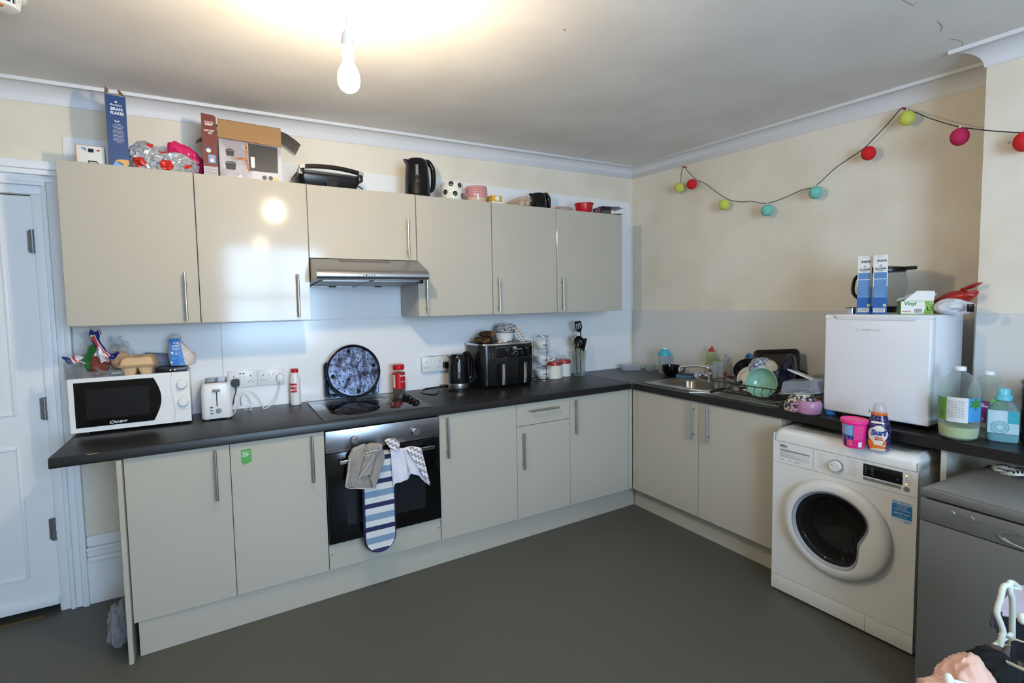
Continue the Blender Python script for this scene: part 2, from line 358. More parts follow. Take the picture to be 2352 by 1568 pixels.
base_box(o, -3.419, -2.629)
d = leaf('door', o, -3.419, -3.0337, DB, DT, D); bar_handle(d, -3.09, .618, .842, D)
d = leaf('door', o, -3.0337, -2.6265, DB, DT, D, ); bar_handle(d, -2.686, .62, .844, D)
a, b = at(553, 1034, y=D), at(578, 1063, y=D)
m = MB(pm('green_sticker', (88, 160, 78), .6)); m.prism([(a.x, a.z), (b.x, a.z+.003), (b.x+.002, b.z+.008), (b.x-.014, b.z+.002), (a.x+.008, b.z-.002), (a.x, b.z+.012)], D-.0008, D-.0001)
m.mat(TXW)
for k in range(4): m.box(a.x+.006, b.x-.008-(k % 2)*.004, D-.0012, D-.0008, a.z-.012-k*.006, a.z-.010-k*.006)
obj('sticker', m, d, label='torn green sticker with faint white print')
m = MB(DOORM); m.box(-3.4375, -3.4205, -.613, WY-.03, 0, .858, .001, 1); obj('end_panel', m, o)
o = thing('base_cabinet', 'base cabinet with one door just right of the oven', 'cabinet', base=(-1.775, -.3, 0)); base_box(o, -2.024, -1.5235)
d = leaf('door', o, -2.0245, -1.5227, DB, DT, D); bar_handle(d, -1.979, .616, .841, D)
o = thing('base_cabinet', 'narrow base cabinet with a drawer above a door, right of centre', 'cabinet', base=(-1.32, -.3, 0)); base_box(o, -1.522, -1.123)
d = leaf('drawer', o, -1.5227, -1.1225, .722, DT, D); bar_handle(d, (-1.443, -1.224), .811, .811, D, True)
d = leaf('door', o, -1.5227, -1.1225, DB, .719, D); bar_handle(d, -1.484, .46, .681, D)
o = thing('base_cabinet', 'base cabinet in the inner corner of the kitchen, left run', 'cabinet', base=(-.87, -.3, 0)); base_box(o, -1.122, -.623)
d = leaf('door', o, -1.1225, -.6165, DB, DT, D); bar_handle(d, -1.086, .618, .841, D)
leaf('filler_strip', o, -.6165, -.581, DB, DT, D)
o = thing('base_cabinet', 'double sink base cabinet with two pull bars meeting, beneath the drying rack', 'cabinet', base=(1.12, -.3, 0), frame='R')
m = MB(CARC); t = .016
m.box(.623, .639, D+.02, WY-.03, DB, DT); m.box(1.582, 1.598, D+.02, WY-.03, DB, DT); m.box(.639, 1.582, D+.02, WY-.03, DB, DB+t); m.box(.639, 1.582, WY-.036, WY-.03, DB+t, .60); obj('carcass', m, o)
leaf('filler_strip', o, .582, .6207, DB, DT, D)
d = leaf('door', o, .6207, 1.1207, DB, DT, D); bar_handle(d, 1.088, .621, .842, D)
d = leaf('door', o, 1.1213, 1.615, DB, DT, D); bar_handle(d, 1.196, .628, .848, D)
m = MB(CARC); m.box(1.599, 1.616, -.56, WY-.03, 0, .858); obj('end_panel', m, o)
# plinths
m = MB(DOORM); m.loft([[(-3.403, -.574, z), (-.503, -.5165, z), (-.503, -.4985, z), (-3.403, -.556, z)] for z in (.001, DB-.001)])
single('plinth', m, 'long grey-beige plinth along the floor under the left run of cabinets', 'plinth')
m = MB(DOORM); m.box(-.502, -.484, -1.597, -.52, .001, DB-.001); single('plinth', m, 'short grey-beige plinth under the sink cabinet, ending at the washing machine', 'plinth')
m = MB(CARC); m.box(-.58, WX-.03, -2.268, -2.25, 0, .858); single('end_panel', m, 'upright grey-beige panel holding up the worktop between washing machine and dishwasher', 'panel')
# worktops
m = MB(WTOP)
def wedge(m, x0, x1): m.loft([[(x, -.6+.0, .864), (x, -.6, .893), (x, -.5975, .899), (x, -.592, .901), (x, WY-.008, .901), (x, WY-.008, .859), (x, -.595, .859)] for x in (x0, x1)])
wedge(m, -3.646, -.612); o = single('worktop', m, 'long black laminate worktop along the back wall, chipped front edge by the microwave', 'worktop')
m = MB(pm('chipboard', (168, 132, 88), .9)); a = at(214, 1043.5, y=-.601)
m.raw([(a.x-.022, -.6006, .9005), (a.x+.02, -.6006, .9), (a.x+.014, -.6006, .8975), (a.x-.016, -.6006, .8965)], [(0, 1, 2, 3)], thick=.001); obj('chip', m, o)
SK = (-.54, -.07, -1.575, -.625)     # sink flange x0,x1,y0,y1
m = MB(WTOP)
HB = (-.46, -.14, -1.06, -.68)       # bowl hole
for q in ((-.5999, WX-.008, HB[3], WY-.008), (-.5999, HB[0], HB[2], HB[3]), (HB[1], WX-.008, HB[2], HB[3]), (-.5999, WX-.008, BY, HB[2]), (-.5999, BX-.008, -3.3, BY)):
    m.box(q[0], q[1], q[2], q[3], .859, .9005)
m.mat(STEEL); m.box(-.612, -.6001, -.6, -.59, .8595, .9015)
single('worktop', m, 'black laminate worktop along the right wall holding the sink and white fridge', 'worktop')
# ---------------------------------------------------------------- pendant lamps
def pendant(P, label, w, col=(1.0, .80, .54)):
    top = ceil_z(P.x, P.y); o = thing('pendant_lamp', label, 'lamp', loc=(P.x, P.y, P.z)); h = top-P.z
    m = MB(WHITE); m.tube([(0, 0, .12), (0, 0, h-.02)], .0028, 8); obj('cord', m, o)
    m = MB(WHITE); m.lathe([(0, h-.02), (.012, h-.02), (.034, h-.008), (.036, h-.0005), (0, h-.0005)], 24); obj('ceiling_rose', m, o)
    m = MB(WHITE); m.lathe([(.0035, .135), (.009, .132), (.0165, .118), (.019, .1), (.019, .086), (.0205, .085), (.0205, .082), (.019, .081), (.0185, .052), (.015, .05), (0, .05)], 24); obj('lamp_holder', m, o)
    bm_ = bpy.data.materials.new('lit_bulb'); bm_.use_nodes = True; nt = bm_.node_tree; nt.nodes.clear()
    e = nt.nodes.new('ShaderNodeEmission'); ou = nt.nodes.new('ShaderNodeOutputMaterial'); e.inputs[0].default_value = (*col, 1); e.inputs[1].default_value = w; nt.links.new(e.outputs[0], ou.inputs[0])
    m = MB(bm_); m.lathe([(0, -.052), (.012, -.0505), (.024, -.043), (.0315, -.03), (.0335, -.012), (.031, .006), (.024, .022), (.0165, .036), (.0145, .05), (0, .05)], 24); obj('bulb', m, o)
    return o
pendant(BULB, 'bare lit bulb hanging from the ceiling on a white cord', BULB_W)
pendant(Vector((-2.62, -3.62, 2.19)), 'second bare lit bulb hanging near the window behind the camera', BULB2_W)
# smoke alarm
P = at(6, 6, z=2.452); o = thing('smoke_alarm', 'white round smoke alarm on the ceiling in the top left corner', 'smoke alarm', loc=(P.x, P.y, ceil_z(P.x, P.y)))
m = MB(WHITE); m.lathe([(0, -.001), (.058, -.001), (.058, -.014), (.05, -.02), (0, -.02)], 32); obj('base', m, o)
m = MB(WHITE); m.lathe([(0, -.019), (.046, -.019), (.047, -.024), (.042, -.028), (0, -.028)], 32); m.mat(BLACK); m.lathe([(.036, -.027), (.036, -.045), (0, -.045)], 32)
m.mat(WHITE)
for k in range(16): m.box(.034, .042, -.002, .002, -.046, -.027, 0, M=Rm(2*pi*k/16, 'Z'))
m.lathe([(.041, -.044), (.036, -.052), (.018, -.056), (0, -.056)], 32); obj('vent_cover', m, o)
m = MB(pm('orange_led', (240, 130, 40), .4)); m.lathe([(0, -.0555), (.01, -.0555), (.008, -.058), (0, -.058)], 16, Tm(-.0, -.022, .002)); obj('test_light', m, o)
# ---------------------------------------------------------------- extractor hood
o = thing('extractor_hood', 'stainless steel extractor hood under the short wall cabinet', 'extractor hood', base=(-2.32, -.25, 1.59))
x0, x1 = -2.617, -2.023
pf = [(WY-.01, 1.720), (-.3, 1.720), (-.335, 1.716), (-.478, 1.652), (-.492, 1.643), (-.5, 1.630), (-.5, 1.614), (-.494, 1.606), (-.48, 1.603), (WY-.01, 1.582)]
m = MB(STEELX); m.loft([[(x, y, z) for y, z in pf] for x in (x0, x1)]); obj('canopy', m, o, sharp=50)
m = MB(BLACK)
sl = (1.652-1.716)/(-.478+.335)
for k in range(25):
    x = x0+.14+k*.0112; m.loft([[(x+dx-.3*0, y, 1.716+sl*(y+.335)+.0006) for dx, y in ((0, -.345), (.005, -.345), (.008, -.37), (.003, -.37))], [(x+dx, y, 1.716+sl*(y+.335)-.003) for dx, y in ((0, -.345), (.005, -.345), (.008, -.37), (.003, -.37))]])
obj('vent_slots', m, o)
for k in range(5):
    m = MB(BLACK if k == 1 else CHROME); m.cyl(.0042, 0, .005, 14, Tm(-2.387+k*.0145, -.4985, 1.623) @ Rm(pi/2, 'X')); obj('button', m, o)
MESHM = pm('filter_mesh', (150, 150, 150), .45, .9, bump=(600, .6))
zb = lambda y: 1.603+(1.582-1.603)*(y+.48)/(WY-.01+.48)
for a, b in ((x0+.03, -2.335), (-2.325, x1-.03)):
    m = MB(MESHM); m.loft([[(x, y, zb(y)+dz) for x, y in ((a, -.44), (b, -.44), (b, -.04), (a, -.04))] for dz in (-.004, .002)])
    m.mat(STEELX)
    for q in ((a, b, -.44, -.43), (a, b, -.05, -.04)): m.box(q[0], q[1], q[2], q[3], zb(q[2])-.007, zb(q[2])-.003)
    for q in (a, b-.008): m.loft([[(x, y, zb(y)+dz) for x, y in ((q, -.44), (q+.008, -.44), (q+.008, -.04), (q, -.04))] for dz in (-.007, -.003)])
    m.mat(BLACK); m.box((a+b)/2-.02, (a+b)/2+.02, -.075, -.06, zb(-.07)-.009, zb(-.07)-.004, .002); obj('grease_filter', m, o)
m = MB(BLACK); m.box(-2.07, -2.035, -.44, -.40, 1.584, 1.601, .004); obj('cable_clip', m, o)
# ---------------------------------------------------------------- oven
o = thing('oven', 'built-in steel and black glass oven with two round knobs, cloths over its handle', 'oven', base=(-2.326, -.3, .27)); x0, x1 = -2.624, -2.0285
m = MB(pm('oven_body', (40, 40, 42), .5, .6)); m.box(x0+.02, x1-.02, -.575, WY-.03, .285, DT-.004); obj('body', m, o)
m = MB(pm('oven_panel_steel', (165, 166, 170), .3, 1, bump=(50, .1, (.5, 30, 30)))); m.box(x0, x1, -.6, -.574, .746, DT-.001, .0015); cp = obj('control_panel', m, o)
KN = pm('spun_knob', (205, 205, 205), .22, 1)
for kx, kz in ((-2.487, .797), (-2.168, .796)):
    m = MB(BLACK); m.cyl(.0215, 0, .003, 32, Tm(kx, -.6, kz) @ Rm(pi/2, 'X')); m.mat(KN); m.cyl(.0195, .003, .026, 32, Tm(kx, -.6, kz) @ Rm(pi/2, 'X'), bev=.002); m.mat(BLACK); m.box(kx-.0006, kx+.0006, -.6266, -.6255, kz+.004, kz+.018); obj('knob', m, cp)
for k in range(7):
    if k < 6: a = radians(235-k*58); cx, cz, r = -2.487+.038*cos(a), .797+.036*sin(a), .0052
    else: cx, cz, r = -2.487, .841, .0065
    m = MB(TXG); m.tube([(cx+q*r, -.6003, cz+w_*r) for q, w_ in ((-1, -1), (1, -1), (1, 1), (-1, 1))], .0005, 4, closed=True); obj('function_mark', m, cp)
for s_, a in (('50', 150), ('100', 180), ('150', 215), ('200', 60), ('250', 10), ('max', -40)):
    text(s_, .0075, -2.168+.036*cos(radians(a)), -.6006, .796+.034*sin(radians(a)), TXG, cp)
m = MB(BLACK_G); m.box(x0, x1, -.598, -.574, .288, .742, .002); gd = obj('door', m, o)
m = MB(pm('oven_inner_window', (30, 33, 36), .08)); m.box(x0+.09, x1-.09, -.5988, -.598, .37, .66, .0); obj('window', m, gd)
m = MB(pm('oven_seal', (170, 165, 150), .6)); m.box(x0, x1, -.59, -.575, .279, .286); obj('bottom_trim', m, o)
m = MB(CHROME); m.box(-2.57, -2.078, -.648, -.632, .697, .714, .002); m.mat(BLACK)
for k in (-2.56, -2.088): m.box(k-.01, k+.01, -.634, -.598, .7, .712, .002)
obj('handle', m, gd)
m = MB(DOORM); m.box(-2.6245, -2.0275, D, D+.018, DB, .274, .001, 1); m.mat(EDGE)
for q in (-2.612, -2.04): m.cyl(.0035, 0, .001, 12, Tm(q, D, .228) @ Rm(pi/2, 'X'))
m.mat(CARC); m.box(-2.6245, -2.61, D+.02, WY-.03, DB, .282); m.box(-2.04, -2.0275, D+.02, WY-.03, DB, .282); m.box(-2.61, -2.04, D+.02, WY-.03, .262, .274)
single('filler_panel', m, 'low grey-beige panel with two dark screw holes beneath the oven', 'panel')
# hob
o = thing('hob', 'black glass ceramic hob with four black knobs set into the worktop', 'hob', base=(-2.33, -.29, .901))
m = MB(pm('hob_glass', (7, 7, 8), .07, spec=.32, bump=(30, .02))); m.box(-2.622, -2.04, -.548, -.035, .9012, .9065, .0015)
m.mat(pm('hob_edge', (70, 66, 62), .35, .6)); m.box(-2.624, -2.622, -.55, -.033, .9012, .9068); m.box(-2.624, -2.038, -.552, -.548, .9012, .907)
obj('glass_top', m, o)
HM = pm('hob_ring', (62, 55, 50), .35)
for cx, cy, r in ((-2.47, -.42, .095), (-2.49, -.17, .07), (-2.25, -.41, .07), (-2.25, -.17, .09)):
    m = MB(HM); m.lathe([(r-.002, 0), (r, .0002), (r+.002, 0)], 48, Tm(cx, cy, .9066)); m.lathe([(r*.6-.001, 0), (r*.6, .0002), (r*.6+.001, 0)], 48, Tm(cx, cy, .9066)); obj('cooking_zone', m, o)
m = MB(pm('burnt_stain', (92, 82, 74), .5)); random.seed(5)
for k in range(26):
    a = random.uniform(0, 2*pi); r = random.uniform(.055, .098); L = random.uniform(.2, .5)
    m.tube([(-2.47+r*cos(a+t*L), -.42+r*sin(a+t*L)*.95, .90655) for t in (0, .5, 1)], .0007, 4)
obj('stain', m, o)
m = MB(BLACK)
kn = [at(x, y, z=.912) for x, y in ((933, 911), (941, 914), (949, 919), (958, 924))]
for P in kn:
    m = MB(BLACK); m.lathe([(0, 0), (.0205, 0), (.0205, .004), (.0185, .005), (.0185, .02), (.016, .022), (0, .022)], 24, Tm(P.x-.005, P.y, .9066)); m.box(P.x-.0075, P.x-.0025, P.y-.016, P.y+.016, .92, .934, .0015); obj('knob', m, o)
# ---------------------------------------------------------------- cloths over the oven handle
def sheet(name, top, bot, y, mat, nu=26, nv=26, rip=.006, freq=9, thick=.003, over=.03, seed=0, parent=None, bow=0, side=None):
    """cloth hanging between two (x, z) polylines, rippled in depth"""
    def pl_(P, u):
        L = [0]
        for a, b in zip(P, P[1:]): L.append(L[-1]+math.dist(a, b))
        t = u*L[-1]
        for i in range(len(P)-1):
            if t <= L[i+1]+1e-9:
                k = (t-L[i])/max(L[i+1]-L[i], 1e-9); return (P[i][0]+(P[i+1][0]-P[i][0])*k, P[i][1]+(P[i+1][1]-P[i][1])*k)
        return P[-1]
    def fn(u, v):
        a, b = pl_(top, u), pl_(bot, u); k = v**1.0
        x = a[0]+(b[0]-a[0])*k; z = a[1]+(b[1]-a[1])*k
        yy = y - rip*(sin(u*freq+seed+v*1.3)+.5*sin(u*freq*2.1+seed*2-v*2))*(.35+.65*v) - .004*noise.noise(Vector((x*30, z*30, seed)))-bow*sin(pi*v)
        if v < .08: yy += (0.08-v)*.18
        return (x, yy, z)
    m = MB(mat) if not isinstance(mat, MB) else mat; m.grid(fn, nu, nv, thick); return m
def pxz(pts, y): return [(lambda P: (P.x, P.z))(at(px, py, y=y)) for px, py in pts]
# striped oven mitt
MITT = bpy.data.materials.new('mitt_stripes'); MITT.use_nodes = True; nt = MITT.node_tree; b = nt.nodes['Principled BSDF']; b.inputs['Roughness'].default_value = .9
tc = nt.nodes.new('ShaderNodeTexCoord'); sx_ = nt.nodes.new('ShaderNodeSeparateXYZ'); nt.links.new(tc.outputs['Object'], sx_.inputs[0])
ad = nt.nodes.new('ShaderNodeMath'); ad.operation = 'MULTIPLY_ADD'; ad.inputs[1].default_value = .0; nt.links.new(sx_.outputs[0], ad.inputs[0]); nt.links.new(sx_.outputs[2], ad.inputs[2])
dv = nt.nodes.new('ShaderNodeMath'); dv.operation = 'DIVIDE'; dv.inputs[1].default_value = .118; nt.links.new(ad.outputs[0], dv.inputs[0])
fr_ = nt.nodes.new('ShaderNodeMath'); fr_.operation = 'FRACT'; nt.links.new(dv.outputs[0], fr_.inputs[0])
rp = nt.nodes.new('ShaderNodeValToRGB'); rp.color_ramp.interpolation = 'CONSTANT'; E = rp.color_ramp.elements
E[0].position = 0; E[0].color = L3((38, 42, 84)); E[1].position = .2; E[1].color = L3((214, 212, 208))
e = E.new(.45); e.color = L3((122, 148, 172)); e = E.new(.73); e.color = L3((214, 212, 208))
nt.links.new(fr_.outputs[0], rp.inputs[0]); nt.links.new(rp.outputs[0], b.inputs['Base Color'])
MX, MZ0, MZ1, MW = -2.389, .222, .716, .082
def mitt_outline(w, z0, z1, n=16): return [(MX-w, z1)]+[(MX+w*cos(pi+pi*k/n), z0+w+w*sin(pi+pi*k/n)*1.0) for k in range(n+1)]+[(MX+w, z1)]
o = thing('oven_mitt', 'striped blue and white double oven mitt with navy edging hanging down the oven door', 'oven mitt', base=(MX, -.66, MZ0))
m = MB(MITT)
def mo(w, z0, y): return [(x, y, z) for x, z in mitt_outline(w, z0, MZ1)]
m.loft([mo(MW-.012, MZ0+.012, -.668), mo(MW-.008, MZ0+.008, -.673), mo(MW-.008, MZ0+.008, -.653), mo(MW-.012, MZ0+.012, -.652)]); m.box(MX-.07, MX+.07, -.668, -.6, .712, .722, .004); m.box(MX-.07, MX+.07, -.622, -.602, .33, .716, .006); obj('padded_cloth', m, o)
m = MB(pm('navy_binding', (34, 36, 80), .9)); m.tube([(x, -.662, z) for x, z in mitt_outline(MW-.006, MZ0+.006, MZ1)], .0072, 8); obj('binding', m, o)
# grey cloth
GC = pm('grey_towel', (152, 143, 134), .95, bump=(260, .5), var=((120, 120, 126), 9, .45, .75)); GE = pm('grey_towel_hem', (205, 196, 192), .9)
yg = -.682
o = thing('dish_cloth', 'grey towelling cloth with pale hem draped over the left of the oven handle', 'cloth', base=(-2.48, yg, .6))
t1 = pxz([(801, 1050), (812, 1030), (838, 1020), (865, 1026)], yg); b1 = pxz([(792, 1118), (815, 1121), (838, 1122), (856, 1123)], yg)
m = sheet('', t1, b1, yg, GC, rip=.006, freq=8, seed=1); obj('left_fold', m, o)
t2 = pxz([(845, 1022), (862, 1018), (878, 1030), (882, 1046)], yg); b2 = pxz([(822, 1096), (845, 1086), (853, 1110), (858, 1118)], yg)
m = sheet('', t2, b2, yg-.016, GC, rip=.008, freq=11, seed=3); obj('right_fold', m, o)
m = MB(GC); c = at(857, 1028, y=yg); m.crumple((.046, .022, .026), (c.x, yg-.006, c.z), 4, .3, .9, fold=.45, sub=4); m.box(c.x-.05, c.x+.035, -.66, -.625, .714, .724, .004); m.box(c.x-.05, c.x+.035, -.63, -.615, .6, .72, .004); obj('bunched_top', m, o)
m = MB(GE)
def y3(P, y): return [(x, y, z) for x, z in P]
m.tube(spline(y3(pxz([(804, 1052), (801, 1085), (795, 1117), (822, 1121), (856, 1122)], yg-.004), yg-.006), 5), .0019, 6)
m.tube(spline(y3(pxz([(868, 1018), (872, 1030), (856, 1035), (838, 1040), (837, 1046), (848, 1043), (856, 1041), (853, 1054), (838, 1075), (824, 1096)], yg-.02), yg-.029), 5), .0019, 6)
obj('hem', m, o)
# white chevron cloth
CW = bpy.data.materials.new('chevron_cloth'); CW.use_nodes = True; nt = CW.node_tree; b = nt.nodes['Principled BSDF']; b.inputs['Roughness'].default_value = .95
tc = nt.nodes.new('ShaderNodeTexCoord'); mp = nt.nodes.new('ShaderNodeMapping'); mp.inputs['Rotation'].default_value = (0, radians(-32), 0); nt.links.new(tc.outputs['Object'], mp.inputs[0])
sx_ = nt.nodes.new('ShaderNodeSeparateXYZ'); nt.links.new(mp.outputs[0], sx_.inputs[0])
pp = nt.nodes.new('ShaderNodeMath'); pp.operation = 'PINGPONG'; pp.inputs[1].default_value = .011; nt.links.new(sx_.outputs[0], pp.inputs[0])
ad = nt.nodes.new('ShaderNodeMath'); ad.operation = 'ADD'; nt.links.new(pp.outputs[0], ad.inputs[0]); nt.links.new(sx_.outputs[2], ad.inputs[1])
dv = nt.nodes.new('ShaderNodeMath'); dv.operation = 'DIVIDE'; dv.inputs[1].default_value = .026; nt.links.new(ad.outputs[0], dv.inputs[0]); fr_ = nt.nodes.new('ShaderNodeMath'); fr_.operation = 'FRACT'; nt.links.new(dv.outputs[0], fr_.inputs[0])
rp = nt.nodes.new('ShaderNodeValToRGB'); rp.color_ramp.interpolation = 'CONSTANT'; E = rp.color_ramp.elements; E[0].color = L3((150, 140, 142)); E[1].position = .46; E[1].color = L3((226, 222, 224))
nt.links.new(fr_.outputs[0], rp.inputs[0]); nt.links.new(rp.outputs[0], b.inputs['Base Color'])
WC = pm('white_towel', (220, 216, 222), .95, bump=(260, .5), var=((200, 200, 222), 12, .45, .8)); yg = -.684
o = thing('dish_cloth', 'white cloth with grey zigzag pattern draped over the right of the oven handle', 'cloth', base=(-2.2, yg, .6))
m = sheet('', pxz([(897, 1033), (915, 1030), (935, 1030), (948, 1034)], yg), pxz([(904, 1117), (912, 1110), (940, 1098), (944, 1086)], yg), yg, WC, rip=.006, freq=9, seed=2); obj('white_side', m, o)
m = sheet('', pxz([(925, 1030), (942, 1024), (955, 1027), (963, 1030)], yg), pxz([(940, 1085), (960, 1090), (975, 1106), (984, 1112)], yg), yg-.012, WC, rip=.005, freq=8, seed=4); obj('right_fold', m, o)
m = sheet('', pxz([(930, 1029), (942, 1023), (955, 1025), (964, 1026)], yg), pxz([(972, 1095), (978, 1102), (982, 1107), (985, 1111)], yg), yg-.024, CW, rip=.002, freq=5, seed=6, nu=12); obj('patterned_side', m, o)
m = sheet('', pxz([(883, 1012), (893, 1007), (906, 1006), (917, 1013)], yg), pxz([(893, 1026), (900, 1030), (908, 1032), (917, 1036)], yg), yg-.008, CW, rip=.005, freq=9, seed=7, nu=16); c = at(940, 1026, y=yg); m.mat(WC); m.box(c.x-.07, c.x+.03, -.66, -.625, .714, .724, .004); m.box(c.x-.06, c.x+.03, -.63, -.615, .6, .72, .004); obj('top_fold', m, o)
# ---------------------------------------------------------------- microwave
MZ = .915; mx0, mx1, my, mzt = -3.652, -3.190, -.232, 1.160
o = thing('microwave', 'white microwave oven with black window and two round dials at the left end', 'microwave', base=(-3.42, -.1, WT))
m = MB(WHITE_M); m.box(mx0+.004, mx1-.004, my+.02, WY-.03, MZ, mzt-.004, .003); m.mat(BLACK)
for q in (-3.6, -3.24): m.cyl(.012, WT+.0005, MZ+.002, 12, Tm(q, -.19, 0)); m.cyl(.012, WT+.0005, MZ+.002, 12, Tm(q, -.03, 0))
obj('body', m, o)
xs_ = -3.262      # split between door and dial panel, a gentle S
def ss(z): return xs_+.006*sin((z-MZ)/(mzt-MZ)*2*pi)
zs = [MZ+(mzt-MZ)*k/14 for k in range(15)]
m = MB(WHITE_M); m.prism([(mx0, MZ), *[(ss(z)-.001, z) for z in zs], (mx0, mzt)], my, my+.02); md = obj('door', m, o)
m = MB(WHITE_M); m.prism([(mx1, MZ), (mx1, mzt), *[(ss(z), z) for z in zs[::-1]]], my, my+.02); mp_ = obj('dial_panel', m, o)
wz0, wz1 = MZ+.022, mzt-.018
def cw(z): t = (z-wz0)/(wz1-wz0); return -3.335+.03*sin(pi*t)-.006*(1-t)
m = MB(BLACK_G); m.prism([(mx0+.02, wz0), *[(cw(wz0+(wz1-wz0)*k/12), wz0+(wz1-wz0)*k/12) for k in range(13)], (mx0+.02, wz1)], my-.002, my+.001); m.mat(pm('mw_window_mesh', (22, 24, 28), .2)); m.box(mx0+.06, -3.355, my-.0026, my-.002, wz0+.035, wz1-.035); obj('window', m, md)
text('C', .019, -3.505, my-.0028, wz0+.012, TXW, md, bold=.0005, sx=1.3, shear=.3); text('ANDY', .0135, -3.472, my-.0028, wz0+.0115, TXW, md, bold=.0004, sx=1.35, shear=.3)
for kz in (1.100, 1.013):
    m = MB(WHITE_M); K = Tm(-3.222+ (0.0 if kz > 1.05 else .002), my, kz) @ Rm(pi/2, 'X'); m.lathe([(0, 0), (.0235, 0), (.0235, .004), (.021, .006), (.0195, .02), (.017, .022), (0, .0225)], 36, K); m.mat(TXG)
    for k in range(22): a = radians(-210-k*0+k*12+0); m.box(-.0004, .0004, .0245, .0275 if k % 3 else .029, .0001, .0006, M=K @ Rm(a, 'Z'))
    m.mat(WHITE); m.box(-.0012, .0012, .004, .016, .0225, .0238, M=K @ Rm(radians(20), 'Z')); obj('dial', m, mp_)
text('1—1——', .008, -3.214, my-.0006, 1.139, TXG, mp_); text('1——1—', .008, -3.21, my-.0006, .975, TXG, mp_)
# things on the microwave
ZM = mzt-.003
def base_t(px, py, z): P = at(px, py, z=z); return P
# black flat box at right with two white dots
m = MB(BLACK); m.box(-3.330, -3.200, -.20, -.03, ZM, ZM+.022, .002); m.mat(TXW)
for q in (-3.268, -3.250): m.cyl(.0035, 0, .0006, 12, Tm(q, -.2, ZM+.012) @ Rm(pi/2, 'X'))
single('flat_box', m, 'flat black box with two white dots lying on the right end of the microwave', 'box')
# bread bag, blue and white
BREAD = pm('bread_bag_white', (214, 206, 200), .5, var=((196, 172, 160), 60, .5, .7)); zb_ = ZM+.022
o = thing('bread_bag', 'upright white and blue printed food bag, part empty, at the right end of the microwave', 'bag', loc=(-3.232, -.115, zb_))
m = MB(BREAD); m.loft([[((cx+hw*cos(a)), hd*sin(a)*(1+.12*sin(3*a+k)), z) for a in [2*pi*i/24 for i in range(24)]] for k, (cx, hw, hd, z) in enumerate(((.012, .03, .02, .0005), (.0125, .052, .036, .004), (.013, .058, .04, .03), (.01, .058, .038, .06), (-.002, .045, .032, .085), (-.012, .03, .024, .115), (-.016, .026, .018, .135), (-.012, .022, .01, .15), (-.01, .016, .004, .158), (-.004, .003, .001, .16)))]); obj('bag', m, o)
BB = pm('bag_blue', (44, 118, 196), .45, var=((90, 150, 210), 120, .52, .6))
def bagstrip(u, v):
    z = .006+.135*v; cx = -.006-.012*v; w_ = .030-.008*v; x = cx-w_+2*w_*u; return (x, -.043-.003*sin(u*pi)+.022*max(0, v-.35)*1.4, z)
m = MB(BB); m.grid(bagstrip, 8, 12, .0008); lb = obj('blue_print', m, o)
for k, (s_, z) in enumerate((('THE', .118), ('SOFT', .102), ('TAST', .088))): text(s_, .014, -.012, -.0315-.0035*k-.004, z, TXW, lb, bold=.0003)
m = MB(TXW); 
for (x, z, r) in ((-.028, .07, .006), (-.012, .064, .005), (-.022, .045, .007), (-.004, .04, .008), (-.03, .022, .008), (-.008, .02, .006)): m.lathe([(0, 0), (r, 0), (r*.8, .0006), (0, .0006)], 6, Tm(x, -.0435, z) @ Rm(pi/2, 'X'))
obj('print_shapes', m, lb)
# egg box
EGG = pm('egg_box_pulp', (208, 176, 138), .95, bump=(120, .5))
def egg_box(label, loc, rot, nx=2, ny=3, s=1, tilt=None, open_=False, mat=EGG):
    o = thing('egg_box', label, 'egg box', loc=loc, rot=rot) if tilt is None else thing('egg_box', label, 'egg box', loc=loc, R=tilt)
    p = .05*s; W_, D_ = nx*p, ny*p
    def cell(m, z0, z1, r0, r1, flat):
        for i in range(nx):
            for j in range(ny):
                x, y = (i-(nx-1)/2)*p, (j-(ny-1)/2)*p
                m.loft([rrect(x, y, p*r0, p*r0, p*r0*.3, z0), rrect(x, y, p*(r0*.6+r1*.4), p*(r0*.6+r1*.4), p*.3, z0+(z1-z0)*.25), rrect(x, y, p*r1, p*r1, p*.25, z1)])
    m = MB(mat); cell(m, 0, .032*s, .62, 1.02, 0); m.loft([rrect(0, 0, W_+.004, D_+.004, .01, .028*s), rrect(0, 0, W_+.018*s, D_+.018*s, .012, .034*s), rrect(0, 0, W_+.018*s, D_+.018*s, .012, .036*s)]); obj('tray', m, o)
    m = MB(mat); m.loft([rrect(0, 0, W_+.016*s, D_+.016*s, .012, .037*s), rrect(0, 0, W_+.004, D_+.004, .012, .039*s), rrect(0, 0, W_-.006, D_-.006, .014, .058*s), rrect(0, 0, W_-.02, D_-.02, .014, .064*s)])
    for i in range(nx):
        for j in range(ny): m.lathe([(.021*s, .05*s), (.02*s, .062*s), (.012*s, .067*s), (0, .068*s)], 16, Tm((i-(nx-1)/2)*p, (j-(ny-1)/2)*p, 0))
    obj('lid', m, o); return o
P = at(314, 864, y=-.23); egg_box('brown pulp egg box on the microwave, its end towards the camera', (P.x, -.115, ZM), 0, 2, 3, 1.28)
# flat red-edged packet behind it
m = MB(pm('packet_grey', (120, 128, 150), .35)); m.box(-.06, .06, -.035, .035, 0, .014, .002); m.mat(pm('packet_red', (190, 60, 70), .4)); m.box(-.056, -.046, -.031, .031, .001, .0125); m.box(.046, .056, -.031, .031, .001, .0125)
P = at(365, 833, y=-.05); single('packet', m, 'flat grey packet with red edges behind the egg box on the microwave', 'packet', (P.x, -.045, ZM+.055), R=Matrix.Rotation(radians(35), 4, 'X') @ Matrix.Rotation(radians(8), 4, 'Y'))
